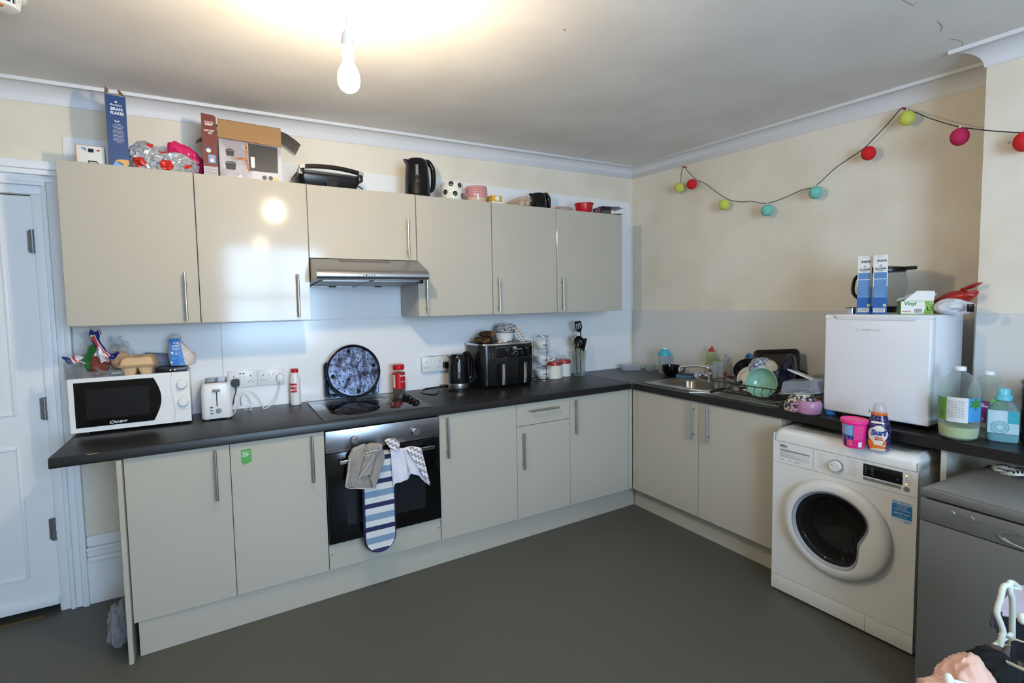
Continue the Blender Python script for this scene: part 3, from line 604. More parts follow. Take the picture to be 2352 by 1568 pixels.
# clear acrylic organiser
ACR = clear('acrylic', (242, 244, 246), .07, .04)
o = thing('storage_tray', 'clear acrylic storage tray full of food bags on the left of the microwave', 'tray', base=(-3.55, -.1, ZM))
m = MB(ACR); a0, a1, yy0, yy1, h = -3.655, -3.447, -.225, -.02, .052
m.box(a0, a1, yy0, yy1, ZM+.0005, ZM+.003); m.box(a0, a1, yy0, yy0+.002, ZM+.003, ZM+h*.62); m.box(a0, a1, yy1-.002, yy1, ZM+.003, ZM+h); m.box(a0, a0+.002, yy0, yy1, ZM+.003, ZM+h); m.box(a1-.002, a1, yy0, yy1, ZM+.003, ZM+h); obj('tray', m, o)
m = MB(ACR); c0, c1 = -3.662, -3.607; zt_ = ZM+.082
m.box(c0, c1, yy0-.004, yy0-.0022, ZM+.001, zt_, .0005); m.box(c0, c1, yy0+.045, yy0+.047, ZM+.003, zt_); m.box(c0, c0+.002, yy0, yy0+.045, ZM+.003, zt_); m.box(c1-.002, c1, yy0, yy0+.045, ZM+.003, zt_); obj('cup', m, o)
# printed food bags
UN = bpy.data.materials.new('flag_print_film'); UN.use_nodes = True; nt = UN.node_tree; b = nt.nodes['Principled BSDF']; b.inputs['Roughness'].default_value = .25
tc = nt.nodes.new('ShaderNodeTexCoord'); wv = nt.nodes.new('ShaderNodeTexWave'); wv.inputs['Scale'].default_value = 5.5; wv.inputs['Distortion'].default_value = 5; wv.inputs['Detail'].default_value = 1; wv.inputs['Detail Scale'].default_value = 1.2; nt.links.new(tc.outputs['Object'], wv.inputs[0]); wv.bands_direction = 'DIAGONAL'
rp = nt.nodes.new('ShaderNodeValToRGB'); rp.color_ramp.interpolation = 'CONSTANT'; E = rp.color_ramp.elements; E[0].color = L3((44, 48, 120)); E[1].position = .3; E[1].color = L3((220, 216, 218)); e = E.new(.5); e.color = L3((206, 60, 48)); e = E.new(.76); e.color = L3((220, 216, 218))
nt.links.new(wv.outputs['Fac'], rp.inputs[0]); nt.links.new(rp.outputs[0], b.inputs['Base Color'])
CFILM = clear('crinkled_film', (240, 241, 242), .10, .15)
def film(u, v, c, w, h, seed, tw=.4):
    a = (u-.5)*2; k = .55+.45*abs(sin(v*3+seed)); n = noise.noise(Vector((u*3+seed, v*3, seed)))
    return (c[0]+a*w*k+.012*n+.01*sin(v*5+seed), c[1]+.012*sin(u*6+seed)+.01*n, c[2]+h*v+.006*sin(u*9+seed))
o = thing('bread_loaf_bag', 'open bag of brown bread with red, white and blue printed wrapper, left on the microwave', 'bag', loc=(-3.56, -.13, ZM+.004))
m = MB(pm('brown_bread', (110, 52, 40), .8, bump=(60, .6), var=((150, 96, 60), 40, .5, .7))); m.crumple((.042, .042, .05), (.006, -.01, .048), 3, .18, 1.2, .001); obj('bread', m, o)
m = MB(CFILM); m.crumple((.042, .048, .046), (0, 0, .046), 8, .3, 1.5, .0005); obj('film', m, o)
m = MB(UN); m.grid(lambda u, v: film(u, v, (.016, -.045, .062), .026, .15, 1), 14, 24, .0006); m.grid(lambda u, v: film(u, v, (.062, -.06, .078), .032, .03, 5), 12, 6, .0006); m.grid(lambda u, v: film(u, v, (-.07, -.085, .07), .036, .03, 2), 12, 6, .0006); obj('printed_wrapper', m, o)
m = MB(clear('green_film', (60, 130, 70), .55, .15)); m.grid(lambda u, v: film(u, v, (-.016, -.055, .03), .017, .115, 3), 10, 14, .0006); obj('green_tie', m, o)
m = MB(CFILM); m.grid(lambda u, v: film(u, v, (-.03, -.02, .05), .04, .155, 4), 12, 14, .0006); obj('loose_film', m, o)
o = thing('bread_roll_bag', 'clear bag holding one pale bread roll in the tray on the microwave', 'bag', loc=(-3.478, -.115, ZM+.024))
m = MB(pm('bread_roll', (198, 150, 96), .85, var=((170, 112, 66), 25, .45, .7))); m.crumple((.042, .04, .045), (0.004, 0, .042), 6, .12, 1.1, .001); obj('roll', m, o)
m = MB(CFILM); m.crumple((.052, .05, .062), (.004, 0, .06), 9, .3, 1.5, .0005); m.grid(lambda u, v: film(u, v, (-.005, -.0, .1), .04, .06, 7), 12, 10, .0006); obj('film', m, o)
m = MB(pm('foil_wrap', (190, 186, 176), .35)); m.crumple((.03, .03, .009), (-3.478, -.17, ZM+.013), 12, .2, 2, ZM+.004, 3); single('food_packet', m, 'small pale wrapped packet at the front of the tray on the microwave', 'packet')
# ---------------------------------------------------------------- toaster
o = thing('toaster', 'white two-slot toaster standing end-on beside the microwave', 'toaster', loc=(-3.078, -.108, WT)); hw, hd = .070, .122
m = MB(WHITE); m.loft([rrect(0, 0, 2*hw-.004, 2*hd-.01, .024, .008), rrect(0, 0, 2*hw, 2*hd, .026, .02), rrect(0, 0, 2*hw-.004, 2*hd, .026, .15), rrect(0, 0, 2*hw-.012, 2*hd-.01, .026, .18), rrect(0, 0, 2*hw-.03, 2*hd-.03, .02, .188)]); obj('body', m, o)
m = MB(pm('toaster_top', (60, 60, 62), .4)); m.box(-.05, .05, -.1, .1, .1875, .1905, .001); m.mat(BLACK); m.box(-.04, -.008, -.092, .092, .19, .1912); m.box(.008, .04, -.092, .092, .19, .1912)
m.mat(CHROME)
for k in range(6):
    for q in (-.024, .024): m.box(q-.016, q+.016, -.09+k*.036, -.088+k*.036, .1912, .1925)
obj('slots', m, o)
m = MB(BLACK); m.box(-.0025, .0025, -hd-.0005, -hd+.003, .07, .15); obj('lever_slot', m, o)
GRY = pm('grey_plastic', (128, 128, 128), .4); m = MB(GRY); m.box(-.017, .017, -hd-.014, -hd+.001, .146, .158, .004); obj('lever', m, o)
m = MB(GRY); m.cyl(.012, 0, .009, 24, Tm(.006, -hd+.001, .048) @ Rm(pi/2, 'X'), bev=.002); obj('dial', m, o)
for k in range(3): m = MB(pm('dark_button', (70, 60, 58), .4)); m.box(-.032, -.018, -hd-.003, -hd+.002, .034+k*.0155, .039+k*.0155, .0015); obj('button', m, o)
for q in (-.045, .045):
    for r in (-.09, .09): m = MB(GRY); m.cyl(.01, .0003, .012, 12, Tm(q, r, 0)); obj('foot', m, o)
# sockets
def socket(label, x0, x1, z0, z1, y, n=2, box=0, usb=False, zr=None):
    o = thing('wall_socket', label, 'socket', base=((x0+x1)/2, y, z0)); m = MB(WHITE); d = .012+box
    m.box(x0, x1, y-d, y, z0, z1, .002)
    obj('faceplate', m, o); w_ = x1-x0; xc_ = (x0+x1)/2; s_ = 1 if n == 2 else 1
    for k in range(n):
        sgn = (-1, 1)[k] if n == 2 else 0; cx = xc_+sgn*w_*.3; m = MB(BLACK)
        m.box(cx-.002, cx+.002, y-d-.0004, y-d+.001, z0+.052*(z1-z0)/.086, z0+.06*(z1-z0)/.086)
        for q in (-.011, .011): m.box(cx+q-.0032, cx+q+.0032, y-d-.0004, y-d+.001, z0+.026, z0+.0295)
        m.mat(TXG); m.box(cx-.001, cx+.001, y-d-.0003, y-d+.001, z0+.031, z0+.037); obj('socket_holes', m, o)
        m = MB(WHITE); q = xc_+sgn*.011; m.box(q-.0055, q+.0055, y-d-.003, y-d, z0+.054, z0+.07, .001); obj('switch', m, o)
    if usb: m = MB(BLACK); m.box(xc_-.014, xc_-.004, y-d-.0004, y-d, z1-.02, z1-.015); m.box(xc_+.002, xc_+.012, y-d-.0004, y-d, z1-.02, z1-.015); obj('usb_ports', m, o)
    return o
ys = WY-.008
def rz(px, py): P = at(px, py, y=ys-.012); return P
a, b = rz(523, 853), rz(589, 886); socket('white double wall socket with two usb ports behind the toaster', a.x, b.x, b.z, a.z, ys, usb=True)
a, b = rz(590, 850), rz(656, 880); socket('white double wall socket with a white plug in it, right of the toaster', a.x+.001, b.x, b.z, a.z, ys)
a, b = rz(967, 820), rz(1018, 850); socket('white double wall socket left of the black kettle', a.x, b.x, b.z, a.z, ys, box=.02)
c_ = rz(1060, 846); socket('white wall socket partly hidden behind the black kettle', b.x+.001, b.x+.147, b.z, a.z, ys, box=.02)
m = MB(WHITE); P = rz(643, 868); m.loft([rrect(0, 0, .034, .04, .012, 0), rrect(0, 0, .042, .046, .014, .004), rrect(0, 0, .036, .04, .014, .026), rrect(0, 0, .02, .024, .008, .03)], Tm(P.x, ys-.0125, P.z+.002) @ Rm(pi/2, 'X'))
cab = [P+Vector((0, -.018, -.02)), at(640, 900, y=-.02), at(628, 925, y=-.03), at(608, 938, z=.905), at(602, 928, y=-.04), at(585, 905, y=-.05), at(567, 898, y=-.06), at(553, 915, y=-.05), at(558, 935, z=.906), at(574, 942, z=.906), at(577, 928, y=-.03), at(564, 906, y=-.06), at(548, 914, y=-.1), at(540, 945, z=.908), at(532, 955, y=-.17)]
m.tube(spline(cab, 6), .0029, 8); single('plug_and_cable', m, 'white plug and looping white cable running down to the toaster', 'cable')
m = MB(BLACK); P = rz(541, 880); m.loft([rrect(0, 0, .036, .04, .012, 0), rrect(0, 0, .044, .046, .014, .004), rrect(0, 0, .036, .04, .014, .026)], Tm(P.x, ys-.0125, P.z+.003) @ Rm(pi/2, 'X'))
m.tube(spline([P+Vector((0, -.02, -.015)), at(542, 900, y=-.04), at(538, 912, y=-.1), at(536, 925, y=-.02), at(530, 945, z=.906)], 6), .0032, 8); single('plug_and_cable', m, 'black plug in the socket behind the toaster', 'cable')
# salt
P = at(680, 929, z=WT); o = thing('salt_container', 'white tube of table salt with a red lid on the worktop', 'salt container', loc=(P.x, P.y, WT))
R_ = .029; m = MB(WHITE); m.lathe([(0, .0005), (R_-.003, .0005), (R_, .004), (R_, .13), (R_-.002, .155), (R_*.62, .188), (R_*.6, .194), (0, .194)], 28); obj('tub', m, o)
m = MB(RED); m.lathe([(R_*.64, .188), (R_*.64, .207), (R_*.55, .21), (0, .21)], 24)
for k in range(20): m.box(R_*.62, R_*.67, -.0006, .0006, .189, .206, M=Rm(2*pi*k/20, 'Z'))
obj('lid', m, o)
m = MB(RED); m.lathe([(R_+.0004, .076), (R_+.0004, .128)], 16, a0=radians(-165), a1=radians(-80)); lb = obj('label', m, o); text('TABLE', .0155, -.012, -R_-.0008, .112, TXW, lb, curve=(-.0, -R_-.0006+R_+0.0, R_+.0006) if 0 else None, bold=.0003)
text('SALT', .017, -.012, -R_-.0008, .092, TXW, lb, bold=.0003)
# oven tray and round tin leaning on the wall
o = thing('baking_tray', 'dark square baking tray standing behind the round pizza tray at the hob', 'baking tray', loc=((-2.36), -.035, .9075), R=Matrix.Rotation(radians(-7), 4, 'X'))
TR = pm('old_enamel_tray', (48, 56, 70), .22, .5, bump=(70, .4), var=((100, 112, 132), 30, .5, .75))
m = MB(TR); m.loft([[(x, y_, z) for x, z, _ in [(p[0], p[1], 0) for p in rrect(0, .115*1, w_, h_, r_, 0)]] for y_, w_, h_, r_ in ((0, .32, .215, .02), (-.004, .325, .22, .022), (-.004, .30, .195, .018), (.006, .27, .165, .018), (.008, .27, .165, .018), (.0, .32, .215, .02))], caps=False); m.raw([(-.14, .006, .03), (.14, .006, .03), (.14, .006, .2), (-.14, .006, .2)], [(0, 1, 2, 3)], thick=.001); obj('tray', m, o)
o = thing('pizza_tray', 'round stained pizza tray with punched holes standing against the wall behind the hob', 'pizza tray', loc=(-2.352, -.078, .9085), R=Matrix.Rotation(radians(-11), 4, 'X'))
PZ = pm('stained_tin', (112, 122, 146), .3, .6, bump=(45, .9), var=((44, 36, 48), 18, .40, .62)); PR = .162
m = MB(PZ); K = Tm(0, 0, PR+.001) @ Rm(pi/2, 'X'); m.lathe([(0, .001), (PR-.016, .001), (PR-.013, .004), (PR-.009, .008)], 64, K); m.mat(pm('tin_rim', (50, 52, 66), .25, .8)); m.lathe([(PR-.012, .007), (PR-.008, .009), (PR-.004, .012), (PR, .011), (PR, .006), (PR-.004, .004), (PR-.012, .004)], 64, K); m.mat(pm('hole_black', (5, 5, 6), .9)); random.seed(11)

for rr, n in ((.03, 5), (.058, 10), (.085, 14), (.112, 18), (.134, 22)):
    for k in range(n): a = 2*pi*k/n+rr*40; m.cyl(.0042, .001, .0016, 10, K @ Tm(rr*cos(a), rr*sin(a), 0))
obj('tray', m, o)
for a in (100, 12, 190, 280): a = radians(a); m = MB(pm('hole_black')); m.cyl(.0115, .001, .0019, 16, K @ Tm(.125*cos(a), .125*sin(a), 0)); obj('punched_hole', m, o)
for a, l0, l1 in ((52, .02, .11), (88, .06, .11), (-25, .05, .1), (-125, .02, .11), (-120, .05, .12)): a = radians(a); m = MB(pm('hole_black')); m.tube([(l0*cos(a), l0*sin(a), .0018), (l1*cos(a), l1*sin(a), .0018)], .0018, 6, M=K); obj('slot', m, o)
# coffee jar
P = at(917, 904, z=.9068); o = thing('coffee_jar', 'instant coffee jar with red lid and red label on the hob', 'jar', loc=(P.x, P.y, .9068)); r = .0395
m = MB(pm('coffee_granules', (52, 28, 18), .85, bump=(300, .8))); m.lathe([(0, .003), (r-.004, .003), (r-.0012, .006), (r-.0012, .05), (0, .05)], 28); obj('coffee', m, o)
m = MB(clear('jar_glass', (240, 236, 230), .05, .03)); m.lathe([(0, .0005), (r-.004, .0005), (r, .006), (r, .12), (r-.002, .135), (r-.009, .15), (r-.010, .165), (0, .165)], 36); obj('glass', m, o)
m = MB(RED); m.lathe([(0, .155), (r-.004, .155), (r-.0035, .158), (r-.0035, .182), (r-.008, .187), (0, .187)], 36); obj('lid', m, o)
m = MB(RED); m.lathe([(r+.0004, .038), (r+.0004, .135)], 32); m.mat(PAPER); m.lathe([(r+.0006, .045), (r+.0006, .125)], 10, a0=radians(-170), a1=radians(-142))
sh = [(-.002, .135), (.03, .135), (.03, .108), (.014, .096), (-.002, .108)]; m.mat(pm('label_charcoal', (48, 46, 50), .5))
m.raw([(r*1.02*sin(x/r), -r*1.02*cos(x/r), z) for x, z in sh], [(0, 1, 2, 3, 4)]); lb = obj('label', m, o)
cv = (0, 0, r*1.03+.0)
def ctext(s, size, x, z, parent, R, mat=TXW, **k):
    return text(s, size, x, -R, z, mat, parent, curve=(0, 0, R), **k)
def _bend(cx, cy, r): return (cx, cy, r)
text('ALCAFÉ', .0115, .014, -(r*1.03), .118, TXW, lb, bold=.0004, curve=(0, -(r*1.03)+r*1.03, r*1.03) if 0 else None)
text('RICH ROAST', .0065, .012, -(r*1.03), .083, TXW, lb); text('COFFEE', .004, .012, -(r*1.03), .076, TXW, lb)
# black kettle on the worktop
def jug_kettle(label, loc, rot, h, r, base=True, window=True, name='kettle', steel=True):
    o = thing(name, label, 'kettle', loc=loc, rot=rot); KB = pm('kettle_black', (10, 11, 14), .1)
    if base:
        m = MB(BLACK); m.lathe([(0, .0003), (r*1.02, .0003), (r*1.02, .012), (r*.95, .018), (0, .018)], 36); obj('power_base', m, o)
    z0 = .019 if base else .0005
    if steel: m = MB(STEEL); m.lathe([(0, z0), (r*.97, z0), (r*.985, z0+.002), (r*.97, z0+h*.14), (0, z0+h*.14)], 40); obj('steel_band', m, o)
    z1 = z0+(h*.14 if steel else 0); m = MB(KB)
    pf = [(0, z1), (r*.96, z1), (r*.93, z0+h*.45), (r*.85, z0+h*.8), (r*.8, z0+h*.92), (r*.66, z0+h*.985), (r*.3, z0+h*1.0), (0, z0+h)]
    m.lathe(pf, 40)
    sp_ = [(-r*.7, .0), (-r*1.12, .0)]
    m.loft([[(-r*.72, -.028, z0+h*.7), (-r*.72, .028, z0+h*.7), (-r*.72, .02, z0+h*.93), (-r*.72, -.02, z0+h*.93)], [(-r*.84, -.016, z0+h*.84), (-r*.84, .016, z0+h*.84), (-r*1.08, .012, z0+h*.95), (-r*1.08, -.012, z0+h*.95)]])
    obj('body', m, o)
    m = MB(KB); m.tube(spline([(r*.6, 0, z0+h*.96), (r*1.0, 0, z0+h*.98), (r*1.36, 0, z0+h*.8), (r*1.42, 0, z0+h*.5), (r*1.3, 0, z0+h*.25), (r*.92, 0, z0+h*.16)], 6), [.012+.004*sin(pi*k/30) for k in range(31)], 12); obj('handle', m, o)
    if window:
        m = MB(pm('gauge_window', (120, 125, 135), .2)); K = Rm(radians(-25), 'Z')
        a = radians(-118)
        for (rr_, zz, mat_) in ((1.0, 0, None),):
            m.loft([[((r*.885+d_)*cos(a+da)+0, (r*.885+d_)*sin(a+da), z) for da in (-.11, .11)]+[((r*.885-.002)*cos(a+da), (r*.885-.002)*sin(a+da), z) for da in (.11, -.11)] for z, d_ in ((z0+h*.3, .0045), (z0+h*.78, .0005))])
        m.mat(TXW)
        for k in range(5): z = z0+h*(.38+.08*k); q = r*.885+.0045-.004*(z-z0-h*.3)/(h*.48)+.0006; m.box(-.003, .003, -.0004, .0004, z, z+.0014, M=Tm(q*cos(a), q*sin(a), 0) @ Rm(a+pi/2, 'Z'))
        obj('water_gauge', m, o)
    return o
P = at(1060, 893, z=WT); jug_kettle('black cordless jug kettle with steel band on the worktop by the air fryer', (-1.700, -.150, WT), radians(6), .222, .070)
m = MB(BLACK); m.tube(spline([at(1035, 885, z=.906), at(1015, 884, y=-.06), at(1008, 890, y=-.08), at(1003, 904, z=.905), at(985, 905, z=.905), at(968, 900, z=.905), at(975, 893, z=.905), at(1000, 889, z=.905), at(1030, 886, z=.905)], 6), .0034, 8); single('kettle_cable', m, 'black cable looping on the worktop left of the kettle', 'cable')
m = MB(BLACK); P = at(1026, 838, y=-.03); m.loft([rrect(0, 0, .036, .04, .012, 0), rrect(0, 0, .044, .046, .014, .004), rrect(0, 0, .036, .04, .014, .03)], Tm(P.x, ys-.0325, P.z) @ Rm(pi/2, 'X')); single('plug', m, 'black plug in the wall socket beside the kettle', 'plug')
m = MB(STEEL); a, b = at(983, 814, y=ys-.02), at(1033, 814, y=ys-.02); zt_ = rz(990, 820).z+.002
m.tube([(a.x+.02, ys-.02, zt_+.004), (b.x, ys-.02, zt_+.005)], .0022, 8); m.mat(BLACK); m.grid(lambda u, v: (a.x-.02+.06*u, ys-.02+.008*(v-.5)*(1-abs(2*u-1)*.8), zt_+.014-.012*u+.004*u*u), 8, 2, .001); single('knife', m, 'small paring knife lying along the top of the socket by the kettle', 'knife')
# ---------------------------------------------------------------- air fryer
o = thing('air_fryer', 'large black dual drawer air fryer with chrome handles on the worktop', 'air fryer', loc=(-1.367, -.115, WT)); hw, hd = .212, .135
AF = pm('air_fryer_black', (15, 15, 17), .24)
m = MB(AF); m.loft([rrect(0, 0, 2*hw-.03, 2*hd-.03, .05, .004), rrect(0, 0, 2*hw-.01, 2*hd-.004, .06, .02), rrect(0, 0, 2*hw, 2*hd, .06, .19), rrect(0, .004, 2*hw-.004, 2*hd-.008, .06, .285)], M=None); m.mat(CHROME); m.loft([rrect(0, .004, 2*hw-.002, 2*hd-.004, .06, .285), rrect(0, .004, 2*hw+.002, 2*hd-.002, .06, .289), rrect(0, .004, 2*hw-.004, 2*hd-.008, .06, .297)]); m.mat(AF); m.loft([rrect(0, .004, 2*hw-.01, 2*hd-.014, .06, .297), rrect(0, .004, 2*hw-.03, 2*hd-.034, .06, .300)])
m.mat(BLACK)
for q in (-.18, .18):
    for r in (-.09, .09): m.cyl(.012, .0003, .01, 12, Tm(q, r, 0))
obj('body', m, o)
for sgn in (-1, 1):
    m = MB(AF); x0_, x1_ = (-.166, -.0015) if sgn < 0 else (.0015, .166)
    m.loft([[(x, -hd-.003-.004*sin(pi*t), .022+.163*t) for x in (x0_, x1_)]+[(x, -hd+.01, .022+.163*t) for x in (x1_, x0_)] for t in (0, .25, .5, .75, 1)]); dr_ = obj('drawer', m, o)
    cx = (x0_+x1_)/2+.008; m = MB(CHROME); m.loft([rrect(cx-.006*(1-t)*0+.004*t, -hd-.045+.012*t*0, .024, .012, .005, .03+.135*t) for t in (0, .5, 1)]); m.mat(AF); m.box(cx-.01, cx+.014, -hd-.045, -hd, .155, .172, .004); m.box(cx-.008, cx+.01, -hd-.04, -hd, .03, .042, .003); obj('handle', m, dr_)
m = MB(BLACK_G); m.box(-.105, .178, -hd-.0015, -hd+.002, .198, .27, .0); m.mat(CHROME)
for q in ((-.106, -.1045, .197, .271), (.178, .1795, .197, .271), (-.106, .1795, .1965, .198), (-.106, .1795, .27, .2715)): m.box(q[0], q[1], -hd-.0022, -hd, q[2], q[3])
pn = obj('control_panel', m, o)
m = MB(CHROME); m.lathe([(.013, 0), (.0165, .002), (.0165, .009), (.014, .0095), (.013, .008)], 32, Tm(.045, -hd-.001, .226) @ Rm(pi/2, 'X')); m.mat(BLACK_G); m.lathe([(.0135, .0), (.0135, .0085), (0, .009)], 32, Tm(.045, -hd-.001, .226) @ Rm(pi/2, 'X')); obj('dial', m, pn)
text('NINJA', .010, .04, -hd-.002, .2655, TXW, pn, bold=.0003); m = MB(pm('panel_grey_print', (130, 130, 130), .5)); yb = -hd-.0022
m.box(.025, .1, yb, yb+.0006, .25, .257, .002)
for r in range(3):
    for (xa, xb) in ((.012, .033), (.037, .041), (.088, .105)): m.box(xa, xb, yb, yb+.0006, .218+r*.008, .2192+r*.008)
for (xa, za) in ((-.02, .24), (-.02, .226), (-.04, .206), (.14, .24), (.14, .226), (.148, .208)): m.box(xa, xa+.012, yb, yb+.0006, za, za+.0014)
m.mat(pm('dim_display', (60, 60, 62), .3)); m.box(-.035, -.003, yb, yb+.0006, .248, .262); m.box(.125, .155, yb, yb+.0006, .25, .263); obj('panel_print', m, pn)
m = MB(TXG)
for r in range(6):
    for c in range(3):
        if r in (0,): m.box(-.18+c*.02, -.165+c*.02, -hd-.0006, -hd+.001, .262, .2635)
        else: m.box(-.182+c*.024, -.17+c*.024+(r % 2)*.003, -hd-.0006, -hd+.001, .255-r*.0095, .257-r*.0095)
m.box(-.186, -.112, -hd-.0006, -hd+.001, .2, .2008); obj('guide_print', m, o)
ZA = WT+.3
# bananas
BN = pm('overripe_banana', (58, 34, 22), .55, var=((188, 140, 52), 22, .52, .66))
def banana(loc, rot, L=.15, r=.017, lift=.0, label='', bend=.5):
    m = MB(BN); n = 16; pts = []; rr = []
    for k in range(n+1):
        t = k/n; a = (t-.5)*bend*2; R0 = L/(2*bend); pts.append((R0*sin(a), R0*(cos(a)-1)*.6, r+.0+lift*t)); rr.append(r*(.22+.78*max(0, sin(pi*min(1, t*1.04)))**.55)*(1 if t > .07 else .45))
    m.tube(pts, rr, 10); return single('banana', m, label, 'banana', loc, rot, group='overripe bananas on the air fryer')
BLS = ('yellow-brown banana lying lowest at the front left of the air fryer top', 'brown banana lying at the back left of the air fryer top', 'blackened banana on top of the heap, its stalk pointing left', 'black banana nearest the white baking dish', 'blackened banana at the top back of the heap')
for lab_, (x, y, z, ro, L, ben, li) in zip(BLS, ((-1.525, -.17, 0, .15, .11, .35, 0), (-1.49, -.11, 0, 2.9, .14, .6, .0), (-1.475, -.13, .032, .35, .13, .8, .012), (-1.44, -.12, 0, 1.1, .13, .6, 0), (-1.455, -.09, .034, -.5, .12, .9, 0))):
    banana((x, y, ZA+z), ro, L, .0205, li, lab_, ben)
# white ramekin with checked cloth
o = thing('baking_dish', 'white fluted baking dish on the air fryer', 'dish', loc=(-1.315, -.10, ZA))
m = MB(WHITE_M)
n = 48; 
def flr(r, z): return [((r+(.0018 if i % 2 else 0))*cos(2*pi*i/n), (r+(.0018 if i % 2 else 0))*sin(2*pi*i/n), z) for i in range(n)]
def rnd(r, z): return [(r*cos(2*pi*i/n), r*sin(2*pi*i/n), z) for i in range(n)]
m.loft([rnd(.05, .0005), flr(.053, .003), flr(.064, .05), rnd(.069, .052), rnd(.07, .058), rnd(.065, .059), rnd(.05, .006)]); obj('dish', m, o)
CK = bpy.data.materials.new('checked_cloth'); CK.use_nodes = True; nt = CK.node_tree; b = nt.nodes['Principled BSDF']; b.inputs['Roughness'].default_value = .95
tc = nt.nodes.new('ShaderNodeTexCoord'); br = nt.nodes.new('ShaderNodeTexBrick'); br.offset = 0; br.inputs['Scale'].default_value = 1; br.inputs['Color1'].default_value = br.inputs['Color2'].default_value = L3((214, 204, 196)); br.inputs['Mortar'].default_value = L3((50, 52, 78))
br.inputs['Mortar Size'].default_value = .0014; br.inputs['Brick Width'].default_value = .017; br.inputs['Row Height'].default_value = .017
mp = nt.nodes.new('ShaderNodeMapping'); mp.inputs['Rotation'].default_value = (radians(90), radians(20), radians(10)); nt.links.new(tc.outputs['Object'], mp.inputs[0]); nt.links.new(mp.outputs[0], br.inputs[0]); nt.links.new(br.outputs[0], b.inputs['Base Color'])
m = MB(CK); m.crumple((.064, .055, .038), (-1.305, -.1, ZA+.08), 5, .4, 1.5, ZA+.061, 5, .6)
m.grid(lambda u, v: (-1.285+.05*u+.05*v*v+.006*sin(v*6), -.15-.09*v**.5*.9+.004*sin(u*6), ZA+.088-.008*u-.125*v+.012*sin(u*3)), 12, 16, .002)
m.grid(lambda u, v: (-1.26+.075*u, -.1+.03*(v-.5), ZA+.085+.03*sin(u*5)*v-.06*u*u), 10, 6, .002)
single('tea_towel', m, 'crumpled checked tea towel spilling out of the white dish over the air fryer', 'tea towel')
m = MB(PAPER); m.box(-.035, .035, -.004, .004, .0005, .009, .001); m.mat(YEL); m.box(-.013, .003, -.0045, -.004, .001, .0085); m.box(-.013, .003, -.0045, .0045, .009, .0094); single('marker_stick', m, 'small white and yellow packet at the front of the air fryer top', 'packet', (-1.40, -.215, ZA), radians(4))
# ---------------------------------------------------------------- things on top of the wall cabinets
def topz(x): return CABT+zoff(x)+.001
def ontop(px, y=-.22): P = at(px, 440, y=y); return Vector((P.x, y, topz(P.x)))
# small art card box
P = ontop(215, -.2); o = thing('card_box', 'small white card box with orange edge, left of the blue cereal box', 'box', loc=(P.x, -.2, P.z))
m = MB(PAPER); m.box(-.05, .05, -.012, .012, .0005, .095, .001); m.mat(pm('orange_edge', (206, 140, 70), .6)); m.box(-.0515, -.0485, -.0125, .0125, .0005, .0955); m.box(-.05, .05, -.0125, .0125, .094, .0958); obj('box', m, o)
m = MB(TXK); y_ = -.0126
def poly(m, pts, y=y_, t=.0005): m.raw([(x, y, z) for x, z in pts], [tuple(range(len(pts)))], thick=t)
poly(m, [(-.01, .03), (.02, .03), (.042, .002), (-.01, .002)]); m.mat(PAPER)
for k in range(3): poly(m, [(-.006, .024-.008*k), (.02+.006*k, .024-.008*k), (.023+.006*k, .021-.008*k), (-.006, .021-.008*k)], y_-.0006)
m.mat(pm('print_blue', (90, 150, 210), .5)); poly(m, [(-.035, .085), (-.015, .085), (-.015, .07)]); m.mat(RED); poly(m, [(-.015, .07), (-.028, .078), (-.01, .066)], y_-.0003); poly(m, [(.018, .078), (.036, .08), (.03, .072)]); m.mat(TXK); poly(m, [(-.008, .082), (.012, .082), (.012, .066), (-.008, .066)]); poly(m, [(-.044, .012), (-.03, .02), (-.03, .004)]); obj('print', m, o)
# blue cereal box
P = ontop(268, -.25); BLB = pm('cereal_box_blue', (34, 66, 120), .38); o = thing('cereal_box', 'tall dark blue bran flakes box with open flaps on the leftmost wall cabinet', 'cereal box', loc=(P.x+.004, -.165, P.z), rot=radians(9)); w2, d2, h = .036, .095, .318
m = MB(BLB); m.box(-w2, w2, -d2, d2, .0005, h); m.mat(CARDD); m.box(-w2+.001, w2-.001, -d2+.001, d2-.001, h-.001, h+.0004)
m.mat(BLB); m.loft([[(-w2, -d2, h), (-w2, d2, h), (-w2+.001, d2, h), (-w2+.001, -d2, h)], [(-w2-.002, -d2+.01, h+.028), (-w2-.002, d2-.01, h+.028), (-w2-.001, d2-.01, h+.028), (-w2-.001, -d2+.01, h+.028)]])
obj('box', m, o)
m = MB(CARDD); m.raw([(-w2, -d2, h), (-w2+.012, -d2+.004, h+.012), (-w2+.012, -d2+.004, h+.024), (-w2+.001, -d2, h+.036)], [(0, 1, 2, 3)], thick=.0008); obj('flap', m, o); m = MB(CARDD); m.raw([(w2, -d2, h), (w2-.022, -d2+.003, h+.006), (w2-.028, -d2+.004, h+.024), (w2-.024, -d2+.002, h+.03), (w2-.012, -d2, h+.018)], [(0, 1, 2, 3, 4)], thick=.0008); obj('flap', m, o); m = MB(CARDD); m.raw([(-w2, d2, h), (w2, d2, h), (w2, d2+.01, h+.03), (-w2, d2+.01, h+.03)], [(0, 1, 2, 3)], thick=.0008); obj('flap', m, o)
y_ = -d2-.0004; text('Morrisons', .0105, 0, y_, h-.042, TXW, o, bold=.0002); text('BRAN', .0175, .001, y_, h-.060, TXW, o, bold=.0005, sx=.95); text('FLAKES', .0165, .002, y_, h-.078, TXW, o, bold=.0005, sx=.9)
m = MB(TXW); st = [(.0065*(1 if k % 2 == 0 else .42)*sin(pi*k/5), .0065*(1 if k % 2 == 0 else .42)*cos(pi*k/5)) for k in range(10)]
